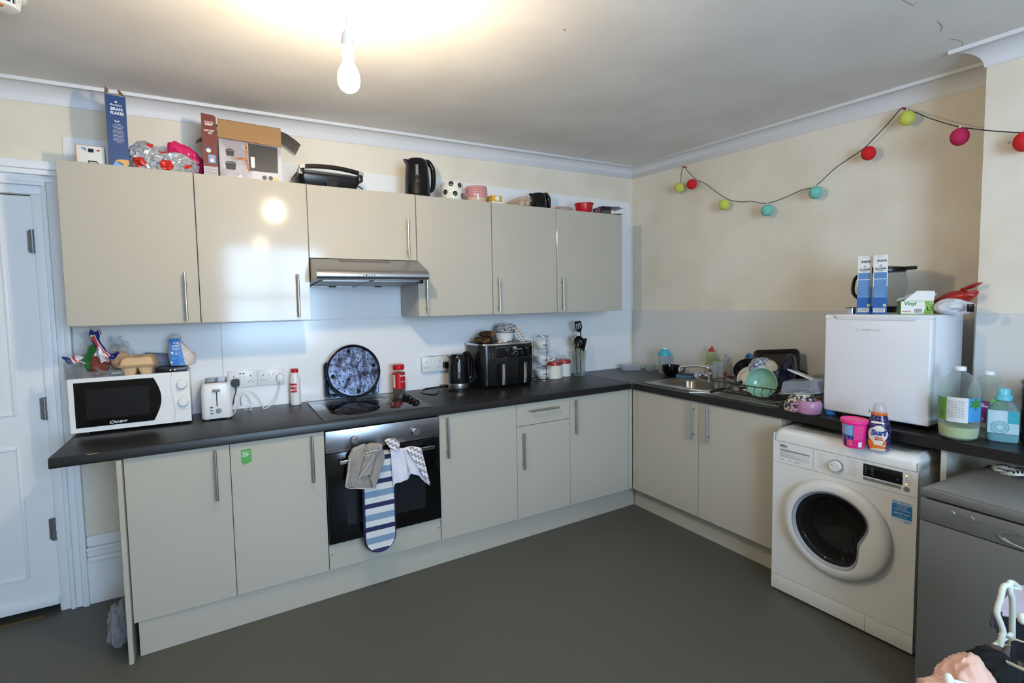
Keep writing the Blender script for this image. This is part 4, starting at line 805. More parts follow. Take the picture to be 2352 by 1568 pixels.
poly(m, [(x, h-.028+z) for x, z in st], y_); obj('star_emblem', m, o)
m = MB(TXW)
for s_ in (-1, 1): poly(m, [(s_*0, h-.118), (s_*.003, h-.111), (s_*.009, h-.108), (s_*.007, h-.115)][::s_], y_)
obj('leaf_emblem', m, o)
m = MB(TXW)
for k in range(15):
    l = (.011, .02, .021, .017, .015, .02, .021, .019, .018, .02, .019, .02, .02, .02, .011)[k]; m.box(.002-l, .002+l, y_-.0002, y_+.0003, h-.126-k*.0058, h-.1247-k*.0058-(.0006 if k % 3 else 0))
obj('small_print', m, o)
m = MB(pm('bowl_print_blue', (120, 160, 220), .4)); poly(m, [(-.026, .0), (-.022, .014), (-.014, .026), (.0, .018), (.014, .012), (.03, .0)], y_); m.mat(pm('flakes_print', (214, 168, 96), .6, bump=(300, .8))); poly(m, [(-.016, .026), (-.008, .034), (.01, .038), (.034, .038), (.035, .02), (.026, .008), (.014, .01), (.012, .02), (0, .024)], y_-.0005); obj('bowl_print', m, o)
# bags
SB = bpy.data.materials.new('silver_red_bag'); SB.use_nodes = True; nt = SB.node_tree; b = nt.nodes['Principled BSDF']; b.inputs['Roughness'].default_value = .3; b.inputs['Metallic'].default_value = .25
tc = nt.nodes.new('ShaderNodeTexCoord'); n_ = nt.nodes.new('ShaderNodeTexVoronoi'); n_.inputs['Scale'].default_value = 11; nt.links.new(tc.outputs['Object'], n_.inputs[0])
rp = nt.nodes.new('ShaderNodeValToRGB'); rp.color_ramp.interpolation = 'CONSTANT'; E = rp.color_ramp.elements; E[0].color = L3((206, 52, 40)); E[1].position = .34; E[1].color = L3((176, 178, 182)); nt.links.new(n_.outputs['Distance'], rp.inputs[0])
nz = nt.nodes.new('ShaderNodeTexNoise'); nz.inputs['Scale'].default_value = 40; bu = nt.nodes.new('ShaderNodeBump'); bu.inputs['Strength'].default_value = .6; bu.inputs['Distance'].default_value = .004; nt.links.new(tc.outputs['Object'], nz.inputs[0]); nt.links.new(nz.outputs[0], bu.inputs['Height']); nt.links.new(bu.outputs[0], b.inputs['Normal'])
nt.links.new(rp.outputs[0], b.inputs['Base Color'])
P = ontop(375, -.2); m = MB(SB); m.crumple((.072, .06, .07), (-.058, 0, .07), 2, .24, 1.25, .001, 5, .65); m.crumple((.1, .06, .058), (.035, -.01, .048), 7, .27, 1.4, .001, 5, .7); m.crumple((.04, .05, .03), (.11, 0, .026), 9, .3, 1.3, .001, 4, .5)
single('crisps_bag', m, 'crumpled silver bag with red patches lying between the two cereal boxes', 'bag', (P.x, -.19, P.z))
P = ontop(440, -.16); m = MB(pm('pink_foil_bag', (214, 30, 100), .2, coat=.5, bump=(25, .5))); m.crumple((.1, .035, .055), (0, 0, 0), 14, .2, 1.2, None, 5, .6)
single('pink_bag', m, 'shiny hot pink bag leaning against the brown cereal box', 'bag', (P.x-.012, -.14, P.z+.10), R=Matrix.Rotation(radians(42), 4, 'Y'))
# brown cereal box
P = ontop(488, -.25); BRB = pm('cereal_box_brown', (112, 50, 34), .4); o = thing('cereal_box', 'tall brown chocolate cereal box beside the cardboard pan box', 'cereal box', loc=(P.x-.001, -.17, P.z)); w2, d2, h = .031, .09, .295
m = MB(BRB); m.box(-w2, w2, -d2, d2, .0005, h-.008); m.loft([[(-w2, -d2, h-.008), (w2, -d2, h-.008), (w2, d2, h-.008), (-w2, d2, h-.008)], [(-w2, -d2, h+.004), (w2-.01, -d2, h), (w2-.01, d2, h), (-w2, d2, h+.004)]]); m.mat(CARDD); m.raw([(w2, -d2+.004, h-.05), (w2+.028, -.06, h-.062), (w2+.026, -.03, h-.02), (w2, -.02, h-.02)], [(0, 1, 2, 3)], thick=.001); m.raw([(-w2-.001, -.02, h-.11), (-w2-.03, -.03, h-.13), (-w2-.026, -.01, h-.105), (-w2-.001, .01, h-.08)], [(0, 1, 2, 3)], thick=.001); obj('box', m, o)
y_ = -d2-.0004; text('CHOCO', .0115, 0, y_, h-.036, pm('pink_print', (228, 180, 176), .5), o, bold=.0006, sx=.9); text('WHEAT', .0105, 0, y_, h-.047, TXW, o, bold=.0006, sx=.9); text('WHY NOT', .010, 0, y_, h-.076, TXW, o, bold=.0004, sx=.9); text('TRY', .010, .004, y_, h-.088, TXW, o, bold=.0004)
m = MB(pm('print_sky', (110, 160, 210), .5)); m.box(-.008, .022, y_-.0003, y_+.0003, .066, .105); m.mat(pm('print_salmon', (220, 130, 130), .5)); m.box(0, .014, y_-.0006, y_+.0002, .086, .096); m.mat(PAPER); m.cyl(.008, 0, .0008, 16, Tm(.007, y_, .078) @ Rm(pi/2, 'X')); m.mat(pm('print_violet', (80, 80, 150), .5)); poly(m, [(-.02, .118), (0, .118), (.006, .132), (-.006, .142), (-.02, .136)], y_); m.mat(PAPER); m.cyl(.01, 0, .0008, 16, Tm(-.006, y_, .124) @ Rm(pi/2, 'X')); obj('pictures', m, o)
m = MB(pm('barcode_grey', (206, 204, 204), .4)); m.box(-w2+.001, w2-.001, y_-.0002, y_+.0004, .006, .048); m.mat(TXG)
for k in range(8): m.box(-w2+.003, w2-.003, y_-.0006, y_+.0002, .009+k*.0048, .0105+k*.0048+(k % 3)*.0006)
obj('barcode', m, o)
# pan box with cardboard flaps
P1, P2 = ontop(508, -.25), ontop(650, -.25); cx, w2 = (P1.x+P2.x)/2, (P2.x-P1.x)/2; o = thing('cardboard_box', 'open cardboard box printed with black cooking pots, brown flap folded over its front', 'box', loc=(cx, -.135, P1.z), rot=radians(0)); d2, h = .115, .282; yf = -d2
BXP = pm('box_print_grey', (158, 152, 158), .22, var=((205, 203, 208), 6, .42, .6)); m = MB(BXP); t = .003
m.box(-w2, w2, -d2, -d2+t, .0005, h); m.box(-w2, w2, d2-t, d2, .0005, h); m.box(-w2, -w2+t, -d2+t, d2-t, .0005, h); m.box(w2-t, w2, -d2+t, d2-t, .0005, h); m.box(-w2, w2, -d2, d2, .0005, .004); obj('box', m, o)
m = MB(CARD); m.loft([[(-w2-.002, -d2-.001, h), (w2+.001, -d2-.001, h-.004), (w2+.001, -d2-.004, h-.004), (-w2-.002, -d2-.004, h)], [(-w2-.003, -d2-.012, h-.09), (w2+.001, -d2-.006, h-.098), (w2+.001, -d2-.009, h-.098), (-w2-.003, -d2-.015, h-.088)]])
m.loft([[(-w2-.002, -d2-.004, h), (w2+.001, -d2-.004, h-.004), (w2+.001, -d2, h+.0), (-w2-.002, -d2, h+.004)], [(-w2+.0, -d2+.03, h+.012), (w2-.01, -d2+.03, h+.004), (w2-.01, -d2+.03, h+.007), (-w2+.0, -d2+.03, h+.015)]]); obj('front_flap', m, o)
m = MB(pm('flap_dark_print', (62, 56, 50), .35, var=((96, 90, 84), 30, .45, .7))); m.grid(lambda u, v: (w2+.1*u, -d2+.02+.19*v, h-.008-.055*u**1.6-.0*v), 8, 6, .003); obj('side_flap', m, o)
m = MB(CARD); m.raw([(-w2, -d2+.01, h-.05), (-w2-.035, -d2+.01, h-.085), (-w2-.03, -d2+.07, h-.07), (-w2, -d2+.08, h-.03)], [(0, 1, 2, 3)], thick=.003); obj('torn_flap', m, o)
y_ = yf-.0005; m = MB(pm('pot_print_dark', (44, 44, 48), .3)); m.prism([(-.02+.0, .005), (w2-.018, .005), (w2-.012, h-.11), (-.02, h-.105)], y_, y_+.0006) if 0 else poly(m, [(-.012, .05), (w2-.02, .05), (w2-.018, h-.1), (-.012, h-.096)], y_)
poly(m, [(-w2+.028, .046), (-w2+.068, .046), (-w2+.072, .078), (-w2+.024, .078)], y_-.0004); poly(m, [(-w2+.022, .08), (-w2+.074, .08), (-w2+.06, .086), (-w2+.036, .086)], y_-.0004)
poly(m, [(-w2+.032, .112), (-w2+.062, .112), (-w2+.066, .138), (-w2+.028, .138)], y_-.0004); poly(m, [(-w2+.024, .14), (-w2+.07, .14), (-w2+.05, .148), (-w2+.042, .148)], y_-.0004)
for cx_ in (.053, .082): m.cyl(.011, 0, .0009, 20, Tm(cx_+.004, y_, .022) @ Rm(pi/2, 'X'))
obj('pot_print', m, o)
m = MB(PAPER); m.loft([[(.006+.009*cos(a), y_-.0012, .073+.009*sin(a)) for a in [pi+pi*k/8 for k in range(9)]]+[(.015, y_-.0012, .12), (-.003, y_-.0012, .12)], [(.006+.009*cos(a), y_-.0004, .073+.009*sin(a)) for a in [pi+pi*k/8 for k in range(9)]]+[(.015, y_-.0004, .12), (-.003, y_-.0004, .12)]]); poly(m, [(-w2+.075, .012), (-w2+.09, .026), (-w2+.098, .012)], y_-.0004); obj('handle_print', m, o)
m = MB(pm('food_print', (196, 124, 56), .4, var=((120, 60, 30), 60, .45, .6))); poly(m, [(-.026, h-.098), (-.017, h-.098), (-.019, .1), (-.012, .07), (-.006, .046), (-.015, .044), (-.024, .075)], y_-.0008); poly(m, [(-w2+.062, .1), (-.03, .096), (-.028, .112), (-w2+.07, .106)], y_-.0006); obj('food_print', m, o)
m = MB(YEL); m.cyl(.01, 0, .0009, 8, Tm(.117-.005, y_, .02) @ Rm(pi/2, 'X')); obj('quality_mark', m, o)
# contact grill
P = ontop(748, -.2); o = thing('contact_grill', 'black contact grill with silver trim and curved handle above the hood cabinet', 'grill', loc=(P.x+.01, -.15, P.z), rot=radians(4)); m = MB(BLACK); gw = .175
m.loft([rrect(0, 0, .30, .2, .03, .012), rrect(0, 0, .33, .23, .03, .05), rrect(0, 0, .33, .23, .03, .062)])
for q in (-.11, .11): m.box(q-.02, q+.02, -.1, .09, .0005, .02, .004)
m.lathe([(0, .0), (.03, 0), (.03, .03), (0, .03)], 20, Tm(0, -.1, .02) @ Rm(pi/2, 'X')); obj('base', m, o)
m = MB(pm('grill_plate', (70, 70, 72), .35, .6)); m.loft([rrect(0, 0, .32, .22, .03, .063), rrect(0, 0, .33, .23, .03, .07), rrect(0, 0, .33, .23, .03, .078), rrect(0, 0, .31, .2, .03, .086)]); m.mat(BLACK_G); m.loft([rrect(0, 0, .31, .2, .03, .086), rrect(0, 0, .25, .14, .03, .096)]); obj('lid', m, o)
m = MB(BLACK_G); m.loft([[(x, -.145+y_, z+.088+.014*(1-(x/.15)**2)) for y_, z in ((-.012, -.009), (.012, -.009), (.012, .009), (-.012, .009))] for x in [(-.14+.28*k/12) for k in range(13)]]); m.mat(CHROME)
for s_ in (-1, 1):
    m.loft([[(x, -.145+y_, z+.088+.014*(1-(x/.15)**2)) for y_, z in ((-.0125, -.0095), (.0125, -.0095), (.0125, .0095), (-.0125, .0095))] for x in (s_*.142, s_*.168)]); m.mat(BLACK); m.box(s_*.155-.012, s_*.155+.012, -.15, -.08, .045, .088, .004); m.mat(CHROME)
m.box(-.172, -.166, -.15, -.13, .05, .075); obj('handle', m, o)
m = MB(BLACK); m.tube(spline([(.165, 0, .05), (.19, 0, .052), (.215, -.01, .03), (.222, -.02, .004)], 6), .0033, 8); obj('cord', m, o)
# kettle, planters, carton
P = ontop(962, -.2); jug_kettle('tall black plastic kettle on top of the cabinets, to the left of the spotted pot', (P.x-.005, -.19, P.z), radians(8), .218, .080, base=True, steel=False); text('brabantia', .0075, P.x+.0, -.19-.078, P.z+.05, TXG, [ob for ob in bpy.data.objects if ob.name.startswith('kettle')][-1], M=Tm(0, -.0755, .045) @ Rm(pi/2, 'X')) if 0 else None
def pot(name, label, px, y, r, h, mat, cat='pot', spots=None, rim=None, extra=None):
    P = ontop(px, y); o = thing(name, label, cat, loc=(P.x, y, P.z)); m = MB(mat); m.lathe(shell([(0, .0005), (r*.72, .0005), (r*.84, .006), (r*.97, h*.35), (r, h*.6), (r*.98, h-.003), (r*.96, h)], .004), 36); obj('body', m, o); return o
CER = pm('white_glaze', (228, 224, 212), .1)
o = pot('plant_pot', 'cream ceramic pot with black smiley spots on top of the cabinets', 1038, -.2, .071, .112, CER); SPK = pm('black_spot', (14, 14, 16), .15); random.seed(3)
for (a, z, s_) in ((-118, .098, 1), (-70, .092, 1), (-98, .04, 1), (-150, .05, 1), (-45, .035, 1), (-10, .08, 1)):
    a_ = radians(a); m = MB(SPK); r = .071*(.985 if z > .03 else .93)
    m.lathe([(0, .0022), (.012, .0018), (.0155, .0002), (.0155, -.002)], 20, Matrix.Translation((r*cos(a_), r*sin(a_), z)) @ Rm(a_+pi/2, 'Z') @ Rm(pi/2, 'X')); m.mat(CER)
    K = Matrix.Translation((r*cos(a_), r*sin(a_), z)) @ Rm(a_+pi/2, 'Z') @ Rm(pi/2, 'X')
    for q in (-.0045, .0045): m.cyl(.0013, 0, .0026, 8, K @ Tm(q, .004, 0))
    m.tube([(.008*cos(radians(200+14*k)), .008*sin(radians(200+14*k)), .0024) for k in range(11)], .0007, 5, M=K); obj('smiley_spot', m, o)
PKM = bpy.data.materials.new('pink_grid_glaze'); PKM.use_nodes = True; nt = PKM.node_tree; b = nt.nodes['Principled BSDF']; b.inputs['Roughness'].default_value = .12
tc = nt.nodes.new('ShaderNodeTexCoord'); gr = nt.nodes.new('ShaderNodeTexGradient'); gr.gradient_type = 'RADIAL'; nt.links.new(tc.outputs['Object'], gr.inputs[0]); sxx = nt.nodes.new('ShaderNodeSeparateXYZ'); nt.links.new(tc.outputs['Object'], sxx.inputs[0])
def linef(src, mul, w_):
    a = nt.nodes.new('ShaderNodeMath'); a.operation = 'MULTIPLY'; a.inputs[1].default_value = mul; nt.links.new(src, a.inputs[0]); f_ = nt.nodes.new('ShaderNodeMath'); f_.operation = 'FRACT'; nt.links.new(a.outputs[0], f_.inputs[0]); c = nt.nodes.new('ShaderNodeMath'); c.operation = 'LESS_THAN'; c.inputs[1].default_value = w_; nt.links.new(f_.outputs[0], c.inputs[0]); return c.outputs[0]
mxm = nt.nodes.new('ShaderNodeMath'); mxm.operation = 'MAXIMUM'; nt.links.new(linef(gr.outputs['Fac'], 30, .09), mxm.inputs[0]); nt.links.new(linef(sxx.outputs[2], 62, .1), mxm.inputs[1])
mc = nt.nodes.new('ShaderNodeMix'); mc.data_type = 'RGBA'; mc.inputs[6].default_value = L3((196, 132, 132)); mc.inputs[7].default_value = L3((216, 168, 166)); nt.links.new(mxm.outputs[0], mc.inputs[0])
lt = nt.nodes.new('ShaderNodeMath'); lt.operation = 'LESS_THAN'; lt.inputs[1].default_value = .034; nt.links.new(sxx.outputs[2], lt.inputs[0]); mc2 = nt.nodes.new('ShaderNodeMix'); mc2.data_type = 'RGBA'; mc2.inputs[7].default_value = L3((206, 180, 152)); nt.links.new(lt.outputs[0], mc2.inputs[0]); nt.links.new(mc.outputs[2], mc2.inputs[6]); nt.links.new(mc2.outputs[2], b.inputs['Base Color'])
o = pot('mug', 'large pink glazed mug with a fine grid and pale foot, next to the spotted pot', 1094, -.2, .072, .106, PKM, 'mug'); m = MB(pm('pink_glaze', (200, 140, 140), .12)); m.tube(spline([(-.066, -.01, .09), (-.088, -.02, .086), (-.09, -.02, .06), (-.068, -.01, .045)], 5), .0055, 8); obj('handle', m, o)
P = ontop(1138, -.22); o = thing('juice_carton', 'small yellow and white carton with a round cap facing out, beside the pink mug', 'carton', loc=(P.x, -.17, P.z)); m = MB(pm('carton_yellow', (212, 168, 66), .4)); m.box(-.039, .039, -.07, .08, .0005, .062, .002); m.mat(PAPER); m.box(-.0392, .0392, -.0703, -.03, .001, .022); obj('box', m, o); m = MB(WHITE); m.cyl(.0165, 0, .01, 24, Tm(-.002, -.07, .041) @ Rm(pi/2, 'X'), bev=.002); obj('cap', m, o)
P = ontop(1205, -.22); egg_box('grey-pink pulp egg box tilted on top of the cabinets, left of the small kettle', (P.x+.01, -.14, P.z+.018), 0, 2, 3, .95, tilt=Matrix.Rotation(radians(-6), 4, 'Y') @ Matrix.Rotation(radians(-6), 4, 'X') @ Matrix.Rotation(radians(12), 4, 'Z'), mat=pm('egg_box_pulp_pink', (200, 176, 152), .95, bump=(120, .5)))
P = ontop(1232, -.12); jug_kettle('small black kettle lying low behind the egg box on top of the cabinets', (P.x+.02, -.11, P.z), radians(0), .138, .066, base=False, steel=False, window=False)
m = MB(pm('brass_pipe', (190, 170, 90), .35, .7)); P = at(1256, 450, y=-.03); m.cyl(.012, 0, P.z+.025-topz(P.x), 14, bev=.002); m.cyl(.0145, .1, .112, 14); single('brass_pipe', m, 'short brass pipe end sticking up behind the small black kettle', 'pipe', (P.x, -.03, topz(P.x)))
m = MB(clear('thin_bag', (226, 216, 206), .3, .2)); P = ontop(1292, -.18); m.crumple((.075, .05, .028), (0, 0, .024), 4, .3, 1.8, .001, 4, .7); m.mat(RED); m.tube(spline([(.01, -.04, .02), (.03, -.05, .03), (.05, -.04, .026), (.06, -.04, .01)], 5), .0015, 5); single('plastic_bag', m, 'thin crumpled clear bag with a red edge, left of the red bowl', 'bag', (P.x+.02, -.16, P.z))
m = MB(pm('orange_foil', (200, 110, 40), .4)); P = ontop(1278, -.27); m.crumple((.016, .012, .01), (0, 0, .009), 2, .2, 2, .001, 3); single('sweet_wrapper', m, 'tiny orange wrapper at the edge above the rightmost cabinet gap', 'wrapper', (P.x, -.27, P.z))
P = ontop(1341, -.2); m = MB(RED); r, h = .070, .078; m.lathe(shell([(0, .0005), (r*.66, .0005), (r*.7, .004), (r*.86, h*.5), (r*.93, h*.9), (r, h*.92), (r*1.01, h)], .003), 40); single('mixing_bowl', m, 'small glossy red bowl near the right end of the wall cabinets', 'bowl', (P.x, -.2, P.z))
P = ontop(1392, -.2); o = thing('food_carton', 'small open purple and green carton lying on its side by the red bowl', 'carton', loc=(P.x-.01, -.225, P.z), rot=radians(-8)); m = MB(pm('carton_purple', (44, 38, 110), .35)); t = .002; m.box(-.09, .07, -.06, .06, .0005, .0025); m.box(-.09, .07, -.06, .06, .056, .058); m.box(-.09, -.088, -.06, .06, .0025, .056); m.box(-.088, .07, .058, .06, .0025, .056)
m.mat(pm('carton_green', (120, 136, 110), .3)); m.box(-.088, .07, -.061, .06, .0581, .0588); m.box(-.05, .07, -.0605, -.02, .0026, .0034); m.mat(pm('carton_foil', (140, 132, 112), .25, .6)); m.box(-.088, .07, .052, .0575, .0026, .0555); m.raw([(-.03, -.06, .002), (.07, -.06, .002), (.1, -.085, .006), (-.01, -.085, .002)], [(0, 1, 2, 3)], thick=.0015); m.raw([(.07, -.05, .057), (.1, -.06, .05), (.1, .05, .05), (.07, .05, .057)], [(0, 1, 2, 3)], thick=.0015); obj('box', m, o)
text('PURPLE', .010, -.0905, -.0, .04, pm('print_salmon', (220, 130, 130), .5), o, M=Tm(-.0906, 0, .04) @ Rm(-pi/2, 'Z') @ Rm(pi/2, 'X'), name='lettering') if 0 else None
m = MB(pm('print_salmon', (220, 130, 130), .5))
for k in range(3): m.box(-.0906, -.09, -.04+.0, .02+.01*(k % 2), .02+k*.011, .026+k*.011)
obj('print', m, o)
# ---------------------------------------------------------------- cup rack, canisters, utensil jug
P = at(1241, 872, z=WT); CPX, CPY = -1.0, -.105
o = thing('cup_rack', 'chrome wire rack holding three stacked white coffee cups', 'rack', loc=(CPX, CPY, WT)); m = MB(CHROME); R_ = .066
m.tube([(R_*cos(a), R_*sin(a), .0025) for a in [2*pi*k/32 for k in range(32)]], .0022, 6, closed=True); m.tube([(.05*cos(a), .05*sin(a), .318) for a in [2*pi*k/32 for k in range(32)]], .002, 6, closed=True)
for a in (-100, -215, 20): a = radians(a); m.tube(spline([(R_*cos(a), R_*sin(a), .0025), (R_*1.0*cos(a), R_*1.0*sin(a), .15), (R_*.98*cos(a), R_*.98*sin(a), .3), (.05*cos(a), .05*sin(a), .318)], 6), .002, 6)
for z in (.095, .205): m.tube([(R_*cos(a), R_*sin(a), z) for a in [pi*.75+1.5*pi*k/24*0.9 for k in range(25)]], .0018, 6)
obj('frame', m, o)
def cup(loc, rot, label, word=True, name='coffee_cup', mat=None, r=.058, h=.066):
    mat = mat or WHITE_M; o = thing(name, label, 'cup', loc=loc, rot=rot); m = MB(mat); m.lathe(shell([(0, .0005), (r*.5, .0005), (r*.52, .006), (r*.78, .018), (r*.93, .038), (r, h)], .0035), 36); obj('body', m, o)
    m = MB(mat); m.tube(spline([(r*.9, 0, h*.86), (r*1.35, 0, h*.92), (r*1.5, 0, h*.66), (r*1.2, 0, h*.4), (r*.85, 0, h*.42)], 5), .0045, 8); obj('handle', m, o)
    return o
for k, (z, w_) in enumerate(((.006, 'bottom'), (.108, 'middle'), (.216, 'top'))):
    c_ = cup((CPX, CPY, WT+z), radians(-18), 'white coffee cup with dark red lettering, %s one in the wire rack' % w_); c_['group'] = 'coffee cups in the wire rack'
    text('COSTA', .0125, 0, 0, 0, pm('cup_print', (110, 50, 52), .5), c_, M=Rm(radians(6), 'Z') @ Tm(0, -.0562, .040) @ Rm(radians(72), 'X'), bold=.0004)
def canister(px, py, label, y=None):
    P = at(px, py, z=WT); o = thing('canister', label, 'canister', loc=(P.x, P.y if y is None else y, WT)); r = .056; m = MB(CER); m.lathe([(0, .0005), (r-.003, .0005), (r, .003), (r, .098), (0, .098)], 36); obj('body', m, o)
    m = MB(pm('canister_red', (158, 44, 40), .25)); m.lathe([(r*.99, .098), (r*1.03, .1), (r*1.03, .115), (r*.96, .126), (r*.7, .13), (0, .131)], 36); l_ = obj('lid', m, o)
    m = MB(CHROME); m.tube(spline([(-.026, 0, .13), (-.02, 0, .148), (0, 0, .156), (.02, 0, .148), (.026, 0, .13)], 5), .0022, 8); obj('handle', m, l_)
    m = MB(TXG); hp = [(.0, -.004), (.005, .002), (.0035, .006), (0, .0035), (-.0035, .006), (-.005, .002)]; a = radians(-62)
    m.tube([(x+0, 0, z) for x, z in hp], .0005, 4, closed=True, M=Tm((r+.0004)*cos(a), (r+.0004)*sin(a), .05) @ Rm(a+pi/2, 'Z')); obj('heart_print', m, o); return o
canister(1273, 868, 'cream canister with dark red lid and wire handle, next to the cup rack')
canister(1300, 864, 'cream canister with dark red lid and wire handle, next to the utensil jug', y=-.012-.045)
P = at(1332, 862, z=WT); JX, JY = P.x-.0, P.y+.01; r = .052
o = thing('utensil_jug', 'tall clear plastic jug holding kitchen utensils', 'jug', loc=(JX, JY, WT)); m = MB(CLEARG); m.lathe(shell([(0, .0005), (r-.01, .0005), (r-.006, .004), (r, .16), (r+.003, .19)], .002), 32); obj('body', m, o)
m = MB(CLEARG); m.tube(spline([(-r, -.01, .15), (-r-.03, -.02, .15), (-r-.03, -.02, .06), (-r+.004, -.01, .05)], 5), .005, 8); obj('handle', m, o)
UG = 'utensils standing in the clear jug'
def uten(name, label, mb): single(name, mb, label, name.replace('_', ' '), (JX, JY, WT), group=UG)
m = MB(BLACK); m.tube([(.005, -.01, .006), (.012, -.008, .30)], .0055, 8); m.tube(spline([(.012, -.008, .30), (.014, -.006, .33), (.008, 0, .338)], 3), .005, 8)
K = Tm(.006, .0, .345) @ Rm(radians(-18), 'Y') @ Rm(radians(10), 'X')
for q in ((-.034, -.024), (-.015, -.007), (.001, .009), (.018, .03)): m.box(q[0], q[1], -.0012, .0012, .012, .062, M=K)
m.loft([[(x, y, z) for x, z in ((-.012, -.012), (.016, -.012), (.03, .014), (-.034, .014))] for y in (-.0012, .0012)], M=K); m.loft([[(x, y, z) for x, z in ((-.034, .06), (.03, .06), (.022, .072), (-.034, .086))] for y in (-.0012, .0012)], M=K); uten('slotted_turner', 'tall black slotted turner rising highest out of the clear jug', m)
m = MB(BLACK); m.tube([(-.01, .012, .006), (-.024, .008, .2)], .005, 8); m.lathe([(0, 0), (.024, .004), (.044, .02), (.050, .04), (.048, .04), (.04, .02), (.02, .008), (0, .004)], 24, Tm(-.022, .0, .245) @ Rm(radians(70), 'X')); m.tube([(-.024, .008, .2), (-.028, .01, .25)], .005, 8); uten('ladle', 'round black ladle in the clear jug, its bowl outward', m)
m = MB(BLACK); m.tube([(.015, .005, .006), (.04, .01, .17)], .0055, 8); m.loft([[(.04+dx*(.5+.5*t)+.02*t, .01+dy, .165+.115*t) for dx, dy in ((-.028, -.003), (.028, -.003), (.028, .003), (-.028, .003))] for t in (0, .3, .7, 1)]); uten('serving_spoon', 'broad black plastic spoon at the right of the clear jug', m)
m = MB(pm('bare_wood', (190, 156, 112), .7)); m.box(-.004, .008, -.006, .0, .006, .2, .002, M=Tm(-.004, -.03, 0)); uten('wooden_spatula', 'pale wooden stick standing at the front of the clear jug', m)
m = MB(pm('olive_wood', (150, 136, 84), .6)); m.loft([[(x, -.02, z) for x, z in ((-.03, .24), (-.02, .25))]+[(x, -.016, z) for x, z in ((-.02, .25), (-.03, .24))], [(x, -.02, z) for x, z in ((-.004, .12), (.008, .12))]+[(x, -.016, z) for x, z in ((.008, .12), (-.004, .12))]]); uten('wooden_spoon', 'slim olive wooden spatula in the middle of the clear jug', m)
m = MB(pm('lime_plastic', (120, 190, 50), .35)); m.tube(spline([(-.006, -.036, .2), (.004, -.04, .18), (.012, -.04, .15), (.016, -.04, .13)], 5), .006, 8); m.tube([(.018+.008*cos(a), -.042, .118+.011*sin(a)) for a in [2*pi*k/14 for k in range(14)]], .0028, 6, closed=True); uten('peeler', 'lime green peeler with a looped end hooked in the clear jug', m)
m = MB(pm('dark_wire', (60, 62, 66), .3, .8)); pts = [(-.03, .0, .2), (-.085, .01, .285)]; q = [(-.085, .292)]
for k in range(4): q += [(-.08+k*.018, .278+k*.009), (-.072+k*.018, .276+k*.009), (-.070+k*.018, .297+k*.009), (-.062+k*.018, .299+k*.009)]
m.tube([(-.03, 0, .2), (-.09, .01, .30)]+[(x, .012, z) for x, z in q[1:]]+[(-.012, .012, .25), (-.012, .0, .2)], .0014, 6); uten('potato_masher', 'wavy wire potato masher sticking out left of the clear jug', m)
m = MB(pm('clear_grey', (180, 184, 190), .3)); m.tube([(.03, .012, .1), (.075, .014, .25)], .003, 6); m.ball(.011, (.078, .014, .262), 12, (1, .3, 1.8)); uten('spoon', 'pale grey spoon poking out at the right of the clear jug', m)
# ---------------------------------------------------------------- right-hand worktop
def rbox(o, *a, **k): pass
m = MB(clear('tub_clear', (232, 234, 236), .2, .08)); m.loft([rrect(0, 0, .15, .085, .02, .0005), rrect(0, 0, .17, .10, .022, .045), rrect(0, 0, .166, .096, .02, .045), rrect(0, 0, .147, .082, .018, .003)]); single('food_tub', m, 'clear plastic food tub in the far corner of the worktop', 'tub', (-.14, -.115, WT), radians(-25))
m = MB(CLEARG); m.lathe(shell([(0, .0005), (.026, .0005), (.042, .02), (.05, .055)], .003), 32); m.tube(spline([(.046, 0, .045), (.068, 0, .042), (.066, 0, .02), (.042, 0, .018)], 4), .004, 6); single('glass_bowl', m, 'small clear glass cup beside the plastic tub in the corner', 'bowl', (-.075, -.262, WT), radians(-60))
o = thing('shaker_bottle', 'frosted shaker bottle with turquoise lid against the right wall', 'bottle', loc=(-.07, -.405, WT)); m = MB(FROST); m.lathe([(0, .0005), (.036, .0005), (.040, .005), (.046, .14), (0, .14)], 28); obj('body', m, o); TQ = pm('turquoise', (60, 178, 190), .35); m = MB(TQ); m.lathe([(.047, .138), (.048, .155), (.046, .162), (.034, .17), (.03, .178), (0, .179)], 28); m.box(-.03, .03, -.012, .012, .168, .186, .005); obj('lid', m, o); m = MB(WHITE); m.box(-.026, .004, -.013, .013, .184, .198, .005, M=Rm(radians(50), 'Z')); obj('flip_cap', m, o)
c_ = cup((-.125, -.517, WT), radians(-60), 'wide black mug beside the blue sponge, red and green badge on it', name='mug', mat=BLACK_G, r=.064, h=.078); c_['category'] = 'mug'; m = MB(pm('badge_red', (190, 70, 60), .4)); m.lathe([(0, .001), (.013, .001), (.013, 0)], 16, Rm(radians(-85), 'Z') @ Tm(-.008, -.061, .046) @ Rm(radians(75), 'X')); m.mat(pm('badge_green', (120, 130, 60), .4)); m.lathe([(0, .001), (.013, .001), (.013, 0)], 16, Rm(radians(-85), 'Z') @ Tm(.02, -.058, .046) @ Rm(radians(75), 'X')); obj('badge', m, c_)
m = MB(pm('blue_sponge', (76, 112, 134), .9, bump=(300, .9))); m.box(-.06, .06, -.03, .03, .0005, .022, .005); m.mat(pm('scourer', (44, 70, 76), .95, bump=(400, 1))); m.box(-.06, .06, -.03, .03, .022, .028, .002); single('sponge', m, 'blue-grey sponge on the edge of the sink by the black mug', 'sponge', (-.13, -.652, .9022), radians(-62))
